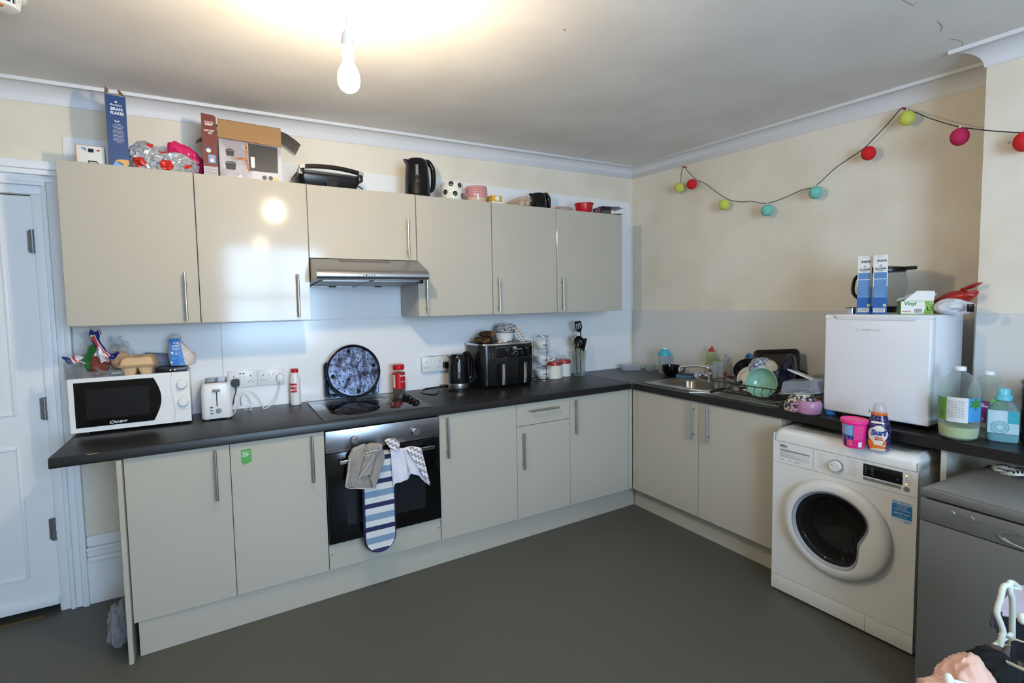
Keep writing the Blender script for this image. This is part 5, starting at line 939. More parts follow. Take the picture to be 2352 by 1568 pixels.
# sink
o = thing('sink', 'stainless steel inset sink with bowl and drainer', 'sink', base=(-.3, -1.1, .9)); m = MB(STEEL); z0, z1 = .9007, .9025; hx0, hx1, hy0, hy1 = -.45, -.15, -1.05, -.69
for q in ((SK[0], SK[1], hy1, SK[3]), (SK[0], hx0, hy0, hy1), (hx1, SK[1], hy0, hy1), (SK[0], SK[1], SK[2], hy0)): m.box(q[0], q[1], q[2], q[3], z0, z1)
m.box(SK[0], SK[0]+.006, SK[2], SK[3], z1, z1+.003, .001); m.box(SK[1]-.006, SK[1], SK[2], SK[3], z1, z1+.003, .001); m.box(SK[0], SK[1], SK[3]-.006, SK[3], z1, z1+.003, .001); m.box(SK[0], SK[1], SK[2], SK[2]+.006, z1, z1+.003, .001)
for k in range(9): m.box(-.47+k*.045, -.462+k*.045, SK[2]+.05, hy0-.06, z1-.0002, z1+.0022, .001)
obj('flange', m, o)
m = MB(pm('sink_bowl_steel', (150, 142, 130), .28, 1, bump=(30, .1))); cx, cy = (hx0+hx1)/2, (hy0+hy1)/2
L_ = [rrect(cx, cy, hx1-hx0+.002, hy1-hy0+.002, .06, z1-.0006), rrect(cx, cy, hx1-hx0-.012, hy1-hy0-.012, .07, z1-.012), rrect(cx, cy, hx1-hx0-.03, hy1-hy0-.03, .07, .79), rrect(cx, cy, hx1-hx0-.07, hy1-hy0-.07, .06, .762), rrect(cx, cy, .04, .04, .018, .758)]; m.loft(L_, caps=False); m.raw(rrect(cx, cy, .04, .04, .018, .757), [tuple(range(24))])
# corner fillets between square hole and rounded bowl
m.loft([rrect(cx, cy, hx1-hx0+.004, hy1-hy0+.004, .001, z1-.0002), rrect(cx, cy, hx1-hx0+.002, hy1-hy0+.002, .06, z1-.0004)], caps=False); obj('bowl', m, o)
# tap
tp = Vector((-.105, -.84, z1)); o = thing('tap', 'chrome kitchen tap with swan spout behind the sink', 'tap', loc=tp); m = MB(CHROME); m.lathe([(0, 0), (.024, 0), (.024, .006), (.018, .01), (.018, .05), (.012, .058), (0, .058)], 24)
m.tube(spline([(0, 0, .05), (-.01, .005, .085), (-.05, .05, .1), (-.10, .11, .096), (-.128, .145, .088), (-.132, .15, .07)], 6), .009, 12); m.cyl(.012, -.004, .018, 16, Tm(-.132, .15, .062)); obj('spout', m, o)
m = MB(CHROME); m.tube([(0, 0, .03), (.02, .085, .03)], .012, 12); m.lathe([(0, 0), (.02, 0), (.026, .006), (.026, .014), (.02, .02), (0, .021)], 20, Tm(-.005, .095, .026) @ Rm(radians(-75), 'Y')); obj('lever', m, o)
# washing-up liquid, soap pump
o = thing('washing_up_liquid', 'clear green washing-up liquid bottle with red cap behind the tap', 'bottle', loc=(-.03, -.79, z1+.004)); m = MB(clear('green_tint', (212, 222, 186), .2, .08)); m.lathe([(0, .0005), (.04, .0005), (.044, .006), (.046, .06), (.042, .1), (.038, .125), (.041, .14), (.035, .165), (.02, .185), (.016, .192), (0, .192)], 28, sy=.62, M=Rm(radians(-62), 'Z')); obj('body', m, o); m = MB(RED); m.lathe([(.018, .19), (.017, .208), (.009, .214), (0, .214)], 16); m.cyl(.007, .208, .228, 12, Tm(-.004, -.008, 0)); obj('cap', m, o)
m = MB(pm('pale_label', (196, 176, 172), .5, var=((170, 150, 180), 40, .5, .6))); m.lathe([(.0466, .018), (.0475, .06), (.0435, .095)], 12, sy=.63, M=Rm(radians(-62), 'Z'), a0=radians(-150), a1=radians(-40)); obj('label', m, o)
o = thing('soap_dispenser', 'clear pump soap bottle standing right of the washing-up liquid', 'soap dispenser', loc=(-.03, -.905, WT)); m = MB(clear('soap_clear', (226, 224, 220), .12, .06)); m.lathe([(0, .0005), (.036, .0005), (.038, .004), (.04, .1), (.034, .122), (.016, .135), (.015, .15), (0, .15)], 28); obj('body', m, o); m = MB(FROST); m.lathe([(.018, .138), (.018, .155), (.006, .158), (.006, .18), (0, .18)], 16); m.box(-.045, .012, -.007, .007, .178, .188, .003, M=Rm(radians(30), 'Z')); obj('pump', m, o)
m = MB(clear('vase_glass', (236, 238, 238), .09, .03)); m.lathe(shell([(0, .0005), (.026, .0005), (.03, .004), (.028, .06), (.03, .13), (.035, .165)], .003), 28); single('tall_glass', m, 'tall clear glass standing at the near end of the sink bowl', 'glass', (-.315, -1.052, z1+.0012))
o = thing('drinking_glass', 'clear glass printed with red flowers beside the tall clear glass', 'glass', loc=(-.22, -1.075, z1+.003)); m = MB(clear('vase_glass')); m.lathe(shell([(0, .0005), (.032, .0005), (.035, .004), (.037, .11), (.038, .118)], .003), 28); obj('body', m, o)
m = MB(pm('red_flower_print', (160, 44, 34), .5, var=((80, 30, 30), 90, .45, .6))); random.seed(8)
for k in range(9): a = radians(-230+random.uniform(0, 150)); m.lathe([(0, .0012), (.0095, .0008), (.011, 0)], 8, Tm(.0372*cos(a), .0372*sin(a), random.uniform(.045, .09)) @ Rm(a+pi/2, 'Z') @ Rm(pi/2, 'X'))
obj('flower_print', m, o)
# dish rack
RW = pm('rack_wire', (48, 42, 36), .35, .7); RX0, RX1, RY0, RY1, RB, RT_ = -.525, -.13, -1.565, -1.14, .925, .985
o = thing('dish_rack', 'dark wire dish rack on the drainer, heaped with drying dishes', 'dish rack', base=((RX0+RX1)/2, (RY0+RY1)/2, z1)); m = MB(RW)
def ring(z, e, r): return [(x, y, z) for x, y, _ in rrect((RX0+RX1)/2, (RY0+RY1)/2, RX1-RX0-2*e, RY1-RY0-2*e, .03, 0)]
m.tube(ring(RT_, 0, 0), .0028, 6, closed=True); m.tube(ring(RB, .015, 0), .0024, 6, closed=True)
obj('rim', m, o)
for k in range(9): y = RY0+.04+(RY1-RY0-.08)*k/8; m = MB(RW); m.tube(spline([(RX0, y, RT_), (RX0+.014, y, RB), (RX1-.014, y, RB), (RX1, y, RT_)], 2), .0016, 6); obj('wire', m, o)
for k in range(7): x = RX0+.04+(RX1-RX0-.08)*k/6; m = MB(RW); m.tube([(x, RY0, RT_), (x, RY0+.014, RB), (x, RY1-.014, RB), (x, RY1, RT_)], .0016, 6); obj('wire', m, o)
for x in (RX0+.01, RX1-.01):
    for y in (RY0+.015, RY1-.015): m = MB(RW); m.tube([(x-.004, y, RT_-.002), (x, y, z1+.0025), (x, y+.03*(1 if y < -1.4 else -1), RT_-.004)], .0022, 6); obj('leg', m, o)
def facing(dirv, roll=0):
    z = Vector(dirv).normalized(); x = Vector((0, 0, 1)).cross(z).normalized(); y = z.cross(x); return Matrix((x, y, z)).transposed().to_4x4() @ Matrix.Rotation(roll, 4, 'Z')
def bowlp(r, h, foot=.45): return [(0, 0), (r*foot, 0), (r*foot, h*.06), (r*.72, h*.3), (r*.9, h*.62), (r, h)]
def vessel(name, label, cat, mats, r, h, P, d, foot=.45, t=.004, group=None, extra=None):
    """an open bowl or pan whose mouth centre is at P and looks along d"""
    m = MB(mats[0]); pr = bowlp(r, h, foot); Rr = facing(d); P = Vector(P)-Rr.to_3x3() @ Vector((0, 0, h))
    m.lathe(pr, 40)
    if len(mats) > 1: m.mat(mats[1])
    m.lathe([(r, h)]+[(max(q-t, 0), z+(t if z < h*.1 else 0)) for q, z in pr[::-1]], 40)
    if extra: extra(m)
    return single(name, m, label, cat, P, R=Rr, group=group)
MINT = pm('mint_glaze', (132, 176, 164), .12); MINTI = pm('mint_glaze_inner', (136, 178, 156), .12)
P = at(1748, 878, x=-.45); vessel('bowl', 'mint green bowl facing out at the front of the dish rack', 'bowl', (MINT, MINTI), .083, .06, P, (-1, -.22, .14))
BLW = pm('blue_white_pattern', (70, 88, 130), .15, var=((196, 192, 190), 90, .48, .54)); BG = pm('beige_glaze', (206, 190, 166), .2)
P = at(1762, 851, x=-.29); o = vessel('bowl', 'blue and white patterned bowl tipped upside down in the dish rack, pale foot showing', 'bowl', (BLW, BG), .088, .078, P+Vector((.01, .03, -.01)), (.34, .80, -.5), foot=.34, extra=lambda m: (m.mat(BG), m.lathe([(.034, .002), (.033, -.010), (.026, -.010), (.024, -.005), (0, -.005)], 32), m.mat(BLW)))
NV = pm('navy_glaze', (28, 32, 62), .12); P = at(1806, 856, x=-.34); vessel('plate', 'dark navy plate standing on edge in the dish rack', 'plate', (pm('olive_dark', (52, 52, 44), .2), NV), .108, .03, P, (-.74, .66, .2), foot=.6)
P = at(1716, 848, x=-.30); vessel('frying_pan', 'pan with beige rim and black inside lying in the dish rack', 'pan', (pm('taupe_enamel', (128, 114, 100), .3), BLACK), .078, .035, P, (-.72, -.25, .6), foot=.8)
CRM = pm('cream_plate', (206, 200, 184), .2); P = at(1712, 872, x=-.42); vessel('plate', 'cream plate standing between the frying pan and the mint bowl', 'plate', (CRM, CRM), .075, .014, P+Vector((.05, 0, .0)), (-.82, -.30, .35), foot=.6)
P = at(1842, 872, x=-.26); vessel('saucepan', 'dark saucepan lying on its side at the right of the dish rack', 'pan', (pm('dark_pan', (40, 38, 38), .35), pm('pan_inner', (60, 54, 48), .3)), .06, .075, P, (-.25, -.85, .4), foot=.85)
m = MB(pm('roasting_tin', (50, 44, 42), .4)); 
P0, P1, P2, P3 = at(1735, 850, x=-.05), at(1740, 816, x=-.05), at(1826, 806, x=-.05), at(1840, 836, x=-.05)
K = Tm(-.035, (P0.y+P3.y)/2, 1.045) @ Rm(-pi/2, 'Z') @ Rm(radians(-8), 'X') @ Rm(radians(-6), 'Y')
m.loft([[(x, y_, z) for x, z, _ in rrect(0, 0, w_, h_, .03, 0)] for y_, w_, h_ in ((0, .24, .15), (-.03, .275, .19), (-.033, .29, .20), (-.030, .27, .185), (-.004, .232, .142))], caps=True)
single('roasting_tin', m, 'dark roasting tin leaning on the wall behind the dish rack', 'roasting tin', R=K); bpy.data.objects[-1] if 0 else None
for ob in bpy.data.objects:
    if ob.name == 'roasting_tin': ob.location = K.to_translation()
m = MB(pm('blue_plastic', (92, 132, 176), .4)); P = at(1724, 826, x=-.06); m.loft([rrect(0, 0, .07, .05, .012, 0), rrect(0, 0, .09, .07, .016, .06), rrect(0, 0, .085, .065, .014, .06), rrect(0, 0, .06, .04, .01, .004)]); single('plastic_box', m, 'light blue plastic box in the dish rack behind the frying pan', 'box', (P.x-.03, P.y+.0, P.z-.03), R=Matrix.Rotation(radians(30), 4, 'X') @ Matrix.Rotation(radians(20), 4, 'Z'))
# cutlery
CG = 'cutlery and utensils in the dish rack'
def stick(name, label, a, b, mat, r=.004, cat=None, blade=None, group=CG):
    a, b = Vector(a), Vector(b); m = MB(mat); d = b-a; m.tube([a, a+d*.5, b], [r, r*1.15, r*.8], 8)
    if blade: m.mat(STEEL); c = b+d.normalized()*blade; m.tube([b, (b+c)/2, c], [r*.5, r*.45, r*.25], 6)
    single(name, m, label, cat or name.replace('_', ' '), group=group)
stick('knife', 'black handled knife pointing left at the near end of the dish rack', at(1632, 900, z=.925), at(1663, 891, z=.935), BLACK, .0075, blade=.06)
stick('chopsticks', 'white plastic stick lying across the front edge of the sink', at(1583, 901, z=.9062), at(1634, 902, z=.9062), WHITE, .0028)
stick('chopsticks', 'white plastic stick lying just behind the front one on the sink', at(1585, 894, z=.9062), at(1632, 899, z=.9062), WHITE, .0028)
stick('fork', 'steel fork resting diagonally beside the tall glass', at(1646, 860, x=-.36), at(1690, 878, x=-.36), STEEL, .003)
stick('spoon', 'steel spoon with dark handle at the near corner of the dish rack', at(1640, 903, z=.912), at(1675, 897, z=.925), STEEL, .0035, blade=.03)
stick('spatula', 'black utensil head lying over the near end of the dish rack', at(1683, 885, x=-.46), at(1705, 876, x=-.42), BLACK, .011)
m = MB(pm('tea_strainer', (120, 108, 96), .4, .5, bump=(500, .6))); P = at(1690, 893, x=-.46); m.ball(.028, P, 20, (1, 1, .7)); m.mat(BLACK); m.tube([P, P+Vector((.0, -.07, .02))], .006, 8); single('strainer', m, 'small grey strainer with black handle at the near end of the dish rack', 'strainer')
# tubs and bowls beyond the rack
PT = bpy.data.materials.new('petal_pattern'); PT.use_nodes = True; nt = PT.node_tree; b = nt.nodes['Principled BSDF']; b.inputs['Roughness'].default_value = .15; tc = nt.nodes.new('ShaderNodeTexCoord'); n_ = nt.nodes.new('ShaderNodeTexVoronoi'); n_.inputs['Scale'].default_value = 62; nt.links.new(tc.outputs['Object'], n_.inputs[0]); rp = nt.nodes.new('ShaderNodeValToRGB'); rp.color_ramp.interpolation = 'CONSTANT'; E = rp.color_ramp.elements; E[0].color = L3((150, 100, 80)); E[1].position = .12; E[1].color = L3((216, 202, 178)); e = E.new(.5); e.color = L3((58, 62, 72)); nt.links.new(n_.outputs['Distance'], rp.inputs[0]); nt.links.new(rp.outputs[0], b.inputs['Base Color'])
Pb = Vector((-.505, -1.675, WT)); m = MB(PT); r, h = .082, .082; m.lathe([(r, .0005), (r*.98, .02), (r*.86, .045), (r*.62, .07), (r*.45, .076)], 40); m.mat(BG); m.lathe([(r*.46, .075), (r*.44, h), (r*.36, h), (r*.34, h-.004), (0, h-.004)], 40); single('bowl', m, 'petal patterned bowl upside down at the right end of the drainer', 'bowl', Pb)
o = thing('food_tub', 'clear plastic tub upside down on the petal patterned bowl', 'tub', loc=Pb+Vector((.045, .012, .086)), R=Matrix.Rotation(radians(-9), 4, 'X') @ Matrix.Rotation(radians(-3), 4, 'Y')); m = MB(clear('tub_frost', (226, 231, 240), .2, .12)); m.loft([rrect(0, 0, .16, .20, .03, .0), rrect(0, 0, .15, .19, .03, .004), rrect(0, 0, .13, .165, .035, .055), rrect(0, 0, .12, .155, .03, .059)], caps=False); m.raw(rrect(0, 0, .12, .155, .03, .059), [tuple(range(24))]); m.loft([rrect(0, 0, .165, .205, .03, -.002), rrect(0, 0, .165, .205, .03, .004)], caps=False); obj('tub', m, o)
m = MB(pm('white_lid', (222, 224, 226), .3)); m.loft([rrect(0, 0, .12, .16, .025, 0), rrect(0, 0, .126, .166, .027, .003), rrect(0, 0, .126, .166, .027, .007), rrect(0, 0, .11, .15, .025, .009)]); a_ = at(1826, 868, x=-.42); single('plastic_lid', m, 'white plastic lid leaning over the clear upturned tub', 'lid', (-.40, -1.635, 1.052), R=Matrix.Rotation(radians(17), 4, 'X') @ Matrix.Rotation(radians(12), 4, 'Y'))
LIL = pm('lilac_plastic', (176, 128, 158), .3, sub=.1); o = thing('mug', 'wide lilac plastic mug at the front edge of the worktop near the fridge', 'mug', loc=(-.560, -1.738, WT)); m = MB(LIL); m.lathe(shell([(0, .0005), (.044, .0005), (.05, .006), (.054, .03), (.053, .055), (.046, .066)], .004), 36); obj('body', m, o)
for ob in (o,): pass
m = MB(LIL); m.tube([(-.044, .028, .048), (-.058, .05, .046), (-.06, .052, .02), (-.044, .028, .018)], [.006]*4, 8); obj('handle', m, o)
o = thing('egg_cup_stand', 'light blue plastic pedestal dish standing beside the white fridge', 'stand', loc=(-.36, -1.712, WT)); LB = pm('light_blue', (130, 180, 206), .35); m = MB(LB); m.lathe([(0, .0005), (.034, .0005), (.034, .006), (.02, .01), (.011, .02), (.010, .12), (.014, .13)], 24); m.lathe([(.0, .128), (.05, .131), (.056, .137), (.054, .139), (.045, .134), (0, .132)], 32); obj('stand', m, o)
m = MB(pm('bright_blue_plastic', (50, 130, 210), .35)); m.lathe([(0, .0005), (.02, .0005), (.021, .018), (.018, .02), (0, .02)], 20); single('bottle_cap', m, 'small bright blue cap tucked under the front left corner of the fridge', 'cap', (-.497, -1.80, WT))
# ---------------------------------------------------------------- white fridge
o = thing('mini_fridge', 'small white table-top fridge standing on the right-hand worktop', 'fridge', base=(1.985, -.3, WT), frame='R'); fx0, fx1, fz0, fz1 = 1.782, 2.187, .925, 1.383
FW_ = pm('fridge_white', (226, 226, 228), .32); m = MB(FW_); m.box(fx0, fx1, -.475, -.21, fz0, fz1, .004); m.mat(BLACK)
for q in (fx0+.03, fx1-.03):
    for r_ in (-.44, -.24): m.cyl(.012, WT+.0003, fz0+.002, 12, Tm(q, r_, 0))
m.box(fx0+.03, fx1-.03, -.209, -.19, fz0+.02, fz1-.08); obj('body', m, o)
m = MB(FW_); m.box(fx0, fx1, -.522, -.478, fz0-.002, fz1-.016, .008, 3); m.loft([[(fx0, y, z) for y, z in ((-.522, fz1-.018), (-.5, fz1-.016), (-.478, fz1-.016), (-.478, fz1), (-.51, fz1))], [(fx0+.04, y, z) for y, z in ((-.522, fz1-.018), (-.5, fz1-.016), (-.478, fz1-.016), (-.478, fz1), (-.51, fz1))]]); m.box(fx0, fx1, -.516, -.478, fz1-.017, fz1, .004); m.loft([rrect((fx0+fx1)/2, -.512, .30, .03, .012, fz1-.022), rrect((fx0+fx1)/2, -.514, .33, .03, .012, fz1-.008), rrect((fx0+fx1)/2, -.512, .33, .028, .012, fz1-.003)]); fd = obj('door', m, o)
text('SUBCOLD', .0125, (fx0+fx1)/2-.02+.008, -.5226, fz1-.068, pm('faint_logo', (190, 178, 172), .4), fd, sx=1.3); m = MB(pm('faint_logo')) if 0 else MB(pm('faint_logo', (190, 178, 172), .4)); m.lathe([(.0045, 0), (.006, .0004), (.006, 0)], 20, Tm((fx0+fx1)/2-.066, -.5222, fz1-.068) @ Rm(pi/2, 'X')); obj('logo_mark', m, fd)
FT = fz1+.0005
# cereal boxes on the fridge
def oats(px0, label):
    P = at(px0, 720, x=-.42); o = thing('oats_box', label, 'cereal box', loc=(-.335, P.y+.03, FT), rot=-pi/2+radians(23), group='oat cereal boxes on the fridge'); w2, d2, h = .026, .09, .268
    WB_ = pm('oats_white', (222, 218, 212), .45); B1, B2 = pm('oats_mid_blue', (84, 128, 176), .4), pm('oats_deep_blue', (40, 88, 158), .4)
    m = MB(WB_); m.box(-w2, w2, -d2, d2, .0005, h, .0008); m.mat(B2); m.box(-w2-.0003, w2+.0003, -d2-.0004, d2+.0004, .0006, .075); m.mat(B1); m.box(-w2-.0003, w2+.0003, -d2-.0003, d2+.0003, .075, .125); m.box(-w2+.003, w2-.003, -d2-.0003, -d2+.001, .125, .158); m.box(-w2+.003, w2-.003, -d2-.0003, -d2+.001, .161, .19); obj('box', m, o)
    y_ = -d2-.0006; text('QUAKER', .0105, 0, y_, .206, TXK, o, bold=.0003); m = MB(TXK)
    for (x0_, x1_, z, t) in ((-.006, .006, .216, .002), (-.002, .004, .22, .003), (-.014, .014, .198, .0015), (-.008, .008, .194, .0012), (-.01, .01, .262, .001)): m.box(x0_, x1_, y_, y_+.0005, z, z+t)
    for k in range(5): m.box(-.012+k*.007, -.008+k*.007, y_, y_+.0005, .236+.002*(k % 2), .247)
    obj('dark_print', m, o)
    m = MB(pm('print_pale_blue', (150, 180, 210), .5))
    for k in range(10): m.box(-w2+.006, w2-.006-(k % 3)*.004, y_, y_+.0004, .08+k*.0078, .0812+k*.0078)
    obj('pale_print', m, o); m = MB(PAPER); m.box(-w2+.004, w2-.006, y_-.0002, y_+.0004, .008, .028); m.mat(TXG)
    for k in range(14): m.box(-w2+.007+k*.0026, -w2+.0081+k*.0026+(k % 3)*.0003, y_-.0004, y_+.0003, .011, .027)
    obj('barcode', m, o); m = MB(pm('print_lime', (190, 200, 110), .5)); m.box(w2-.014, w2-.003, y_-.0002, y_+.0004, .034, .046); obj('recycling_mark', m, o)
oats(1980, 'white and blue oat box on the fridge, left of the pair'); oats(2016, 'white and blue oat box on the fridge, right of the pair')
# glass jug/blender behind them
o = thing('blender_jug', 'clear jug blender with black lid behind the oat boxes on the fridge', 'blender', loc=(-.15, -1.86, FT)); r = .094; m = MB(clear('smoke_jug', (226, 222, 216), .1, .05)); m.lathe([(0, .03), (r*.7, .03), (r*.8, .04), (r, .12), (r*1.0, .15), (r*.92, .2)], 40); obj('jug', m, o); m = MB(BLACK); m.lathe([(0, .0005), (r*.6, .0005), (r*.62, .03), (0, .03)], 32); obj('base', m, o)
m = MB(BLACK); m.lathe([(r*.93, .198), (r*.95, .205), (r*.9, .222), (r*.5, .228), (0, .228)], 36); m.box(-.01, .01, -r-.04, -r*.6, .205, .222, .005); obj('lid', m, o); m = MB(BLACK); m.tube(spline([(-.02, r*.9, .2), (-.02, r*1.25, .17), (-.02, r*1.3, .1), (-.02, r*.9, .06)], 6), .008, 10); obj('handle', m, o)
m = MB(CHROME); m.lathe([(0, 0), (.018, 0), (.018, .02), (.02, .022), (.02, .026), (0, .027)], 20); m.mat(BLACK); m.lathe([(0, .027), (.021, .027), (.021, .03), (0, .03)], 20); P = at(1950, 715, x=-.42); single('jar_lid', m, 'little chrome and black cap on the front left corner of the fridge top', 'cap', (-.40, -1.836, FT))
# glove box
P = at(2100, 720, x=-.42); o = thing('glove_box', 'white and green box of disposable gloves lying open on the fridge', 'box', loc=(-.36, P.y+.02, FT), rot=-pi/2+radians(26)); w2, d2, h = .055, .06, .058; GB = pm('glove_box_green', (122, 168, 60), .4)
m = MB(GB); m.box(-w2, w2, -d2, d2, .0005, .002); m.box(-w2, w2, -d2, -d2+.0015, .002, h); m.box(-w2, w2, d2-.0015, d2, .002, h); m.box(-w2, -w2+.0015, -d2, d2, .002, h); m.box(w2-.0015, w2, -d2, d2, .002, h); m.mat(PAPER); m.raw([(-w2+.01, -d2+.001, h), (w2, -d2+.001, h), (w2+.003, -d2+.01, h+.042), (.0, -d2+.01, h+.044)], [(0, 1, 2, 3)], thick=.001); obj('box', m, o)
y_ = -d2-.0004; m = MB(PAPER); poly(m, [(-w2+.002, .003), (.02, .003), (.028, .03), (.024, h-.002), (-w2+.002, h-.002)], y_); obj('white_panel', m, o)
text('Vinyl', .019, -.024, y_-.0006, .046, GREENL, o, bold=.0006, sx=1.1, shear=.2); text('L', .023, .037, y_, .024, TXK, o, bold=.0008); text('LARGE', .005, .037, y_, .009, TXK, o); text('CE', .01, .046, y_, .05, TXW, o); m = MB(TXG)
for k in range(11): m.box(-.008+k*.0024, -.0068+k*.0024, y_-.0007, y_-.0004, .007, .024)
m.mat(pm('print_orange', (190, 100, 60), .5)); m.box(-.05, -.02, y_-.0007, y_-.0004, .012, .015); m.mat(YEL); m.box(-.02, .054, y_-.0009, y_-.0005, .036, .0372); obj('print', m, o)
m = MB(pm('white_glove', (214, 214, 222), .5)); m.crumple((.034, .022, .018), (-.02, 0, h+.012), 3, .35, 2.2, None, 4, .7); m.tube(spline([(-.04, -.01, h+.012), (-.058, -.03, h+.008), (-.072, -.04, h+.002)], 4), [.008, .008, .008, .007, .006, .006, .005, .004, .003], 8); m.tube(spline([(0, 0, h+.02), (.03, .01, h+.03), (.046, .01, h+.024)], 4), .007, 8); single('glove', m, 'white disposable glove pulled out of the top of the glove box', 'glove', (-.36, P.y, FT), -pi/2)
m = MB(pm('red_bag', (160, 32, 26), .3, bump=(30, .5))); m.crumple((.045, .088, .034), (0, 0, 0), 6, .25, 1.1, None, 4, .4); m.crumple((.02, .04, .008), (0, -.085, .03), 3, .2, 1.6, None, 3); single('red_bag', m, 'red foil bag slumped against the chimney breast on the fridge', 'bag', (-.275, -2.160, FT+.052), R=Matrix.Rotation(radians(-24), 4, 'X'))
m = MB(pm('white_film_bag', (206, 206, 212), .35, bump=(30, .6))); m.crumple((.05, .062, .034), (0, 0, .032), 11, .3, 1.2, .001, 4, .5); m.mat(BLACK); m.box(-.052, -.046, -.085, -.062, .012, .044, .002); single('carrier_bag', m, 'crumpled white bag with a black corner in front of the red one', 'bag', (-.365, -2.197, FT))
# bottles on the worktop past the fridge
CAPW = pm('bottle_cap_white', (226, 226, 228), .35)
def juice(loc, label, r, h, cols, liquid=None):
    o = thing('drink_bottle', label, 'bottle', loc=loc); m = MB(clear('pet_bottle', (238, 244, 241), .05, .04)); pf = [(0, .002), (r*.7, .0005), (r*.92, .01), (r*.98, .03), (r, .07), (r*.985, .08), (r*.985, h*.62), (r, h*.64), (r*.99, h*.68), (r*.95, h*.73), (r*.88, h*.78), (r*.77, h*.83), (r*.62, h*.87), (r*.45, h*.905), (r*.3, h*.93), (r*.25, h*.945), (r*.24, h*.97)]; m.lathe(pf, 48); obj('body', m, o)
    m = MB(CAPW); m.lathe([(r*.27, h*.94), (r*.29, h*.945), (r*.29, h*.99), (r*.26, h), (0, h)], 24); obj('cap', m, o)
    if liquid: m = MB(liquid); m.lathe([(0, .004), (r*.68, .003), (r*.89, .012), (r*.95, .03), (r*.965, .052), (0, .052)], 36); obj('juice', m, o)
    lb = None
    a = -pi
    for c, a0, a1, z0_, z1_ in cols:
        m = MB(c); m.lathe([(r*1.004, z0_), (r*1.004, z1_)], 14, a0=radians(a0), a1=radians(a1)); l_ = obj('label_wrap', m, o); lb = lb or l_
    return o, lb
LGR = pm('label_leaf_green', (96, 150, 60), .4, var=((60, 120, 50), 30, .45, .6)); LBL = pm('label_sky', (70, 150, 206), .4); LWH = pm('label_white', (210, 210, 206), .45)
P = at(2200, 1006, z=WT); CD = math.degrees(math.atan2(CP.y-P.y, CP.x-P.x))
o, lb = juice((P.x, P.y, WT), 'big clear bottle with a little cloudy juice, blue and green label, nearest the fridge', .061, .285, ((LGR, CD-95, CD-35, .078, .165), (LWH, CD-35, CD+25, .074, .17), (LBL, CD+25, CD+95, .078, .168)), pm('cloudy_juice', (190, 198, 150), .2))
m = MB(TXG)
for k in range(11):
    for j in range(5): a = radians(CD-28+j*9.5); m.box(-.004, .004, -.0004, .0004, 0, .0012, M=Tm(.0616*cos(a), .0616*sin(a), .155-k*.0062) @ Rm(a+pi/2, 'Z'))
obj('small_print', m, lb)
m = MB(GREENL)
for k in range(6): a = radians(CD+48); m.raw([(0, 0, 0), (.006, 0, .011), (0, 0, .026), (-.006, 0, .011)], [(0, 1, 2, 3)], M=Tm(.0622*cos(a), .0622*sin(a), .148) @ Rm(a+pi/2, 'Z') @ Rm(k*pi/3, 'Y'), thick=.0004)
obj('leaf_print', m, lb)
P = at(2258, 1001, z=WT); o, lb = juice((P.x+.0, P.y-.01, WT), 'empty clear bottle with purple and green blackcurrant label, behind the others', .058, .262, ((pm('label_purple', (116, 46, 100), .4), CD-45, CD+4, .085, .15), (LGR, CD+4, CD+90, .09, .16), (pm('label_berries', (110, 60, 90), .4, var=((200, 190, 190), 60, .45, .6)), CD-45, CD+90, .065, .088), (LGR, CD-90, CD-45, .065, .16)))
for s_, z in (('APPLE &', .138), ('BLACKCURRANT', .129)): text(s_, .0085, 0, 0, z, TXW, lb, M=Tm(.0595*cos(radians(CD-20)), .0595*sin(radians(CD-20)), z) @ Rm(radians(CD-20)+pi/2, 'Z') @ Rm(pi/2, 'X'), bold=.0003, sx=.62)
P = at(2301, 1012, z=WT); o = thing('fabric_softener', 'turquoise fabric softener bottle with a big aqua cap near the right edge', 'bottle', loc=(P.x, P.y, WT), rot=radians(CD+90)); AQ = pm('aqua', (110, 196, 208), .3); m = MB(clear('softener_clear', (205, 228, 232), .22, .08)); L_ = [rrect(0, 0, w_, d_, .018, z) for w_, d_, z in ((.084, .052, .0005), (.09, .058, .006), (.092, .06, .1), (.088, .056, .125), (.06, .044, .148), (.034, .034, .16), (.032, .032, .168))]; m.loft(L_); obj('body', m, o); m = MB(AQ); m.loft([rrect(0, 0, w_-.002, d_-.002, .017, z) for w_, d_, z in ((.084, .052, .002), (.09, .058, .007), (.0915, .0595, .03))]); obj('liquid', m, o)
m = MB(AQ); m.lathe([(.02, .158), (.025, .16), (.025, .176), (.019, .178), (.019, .2), (.017, .203), (0, .203)], 28); obj('cap', m, o); m = MB(pm('softener_label', (176, 208, 216), .4)); m.box(-.042, .042, -.0308, -.0302, .034, .122); m.mat(pm('softener_teal', (60, 165, 180), .4)); m.box(.012, .042, -.0312, -.0308, .075, .122); l_ = obj('label', m, o)
m = MB(pm('softener_rings', (110, 170, 185), .4))
for r_ in (.012, .018, .024): m.tube([(-.008+r_*cos(a), -.0312, .058+r_*sin(a)) for a in [2*pi*k/28 for k in range(28)]], .0011, 4, closed=True)
obj('ring_print', m, l_); m = MB(TXW)
for k in range(9): m.box(-.038, .006-(k % 3)*.005, -.0313, -.0308, .112-k*.0045, .1132-k*.0045)
obj('small_print', m, l_)
# black cylinder at the right edge
P = Vector((-.375, -2.545, WT)); o = thing('slow_cooker', 'round black glossy appliance cut off by the right edge of the photo', 'appliance', loc=P); m = MB(BLACK_G); m.lathe([(0, .0005), (.115, .0005), (.125, .01), (.128, .2), (.124, .228), (0, .228)], 44); obj('body', m, o); m = MB(pm('black_lid', (26, 26, 28), .25)); m.lathe([(.127, .226), (.13, .232), (.126, .24), (.09, .244), (0, .246)], 44); obj('lid', m, o)
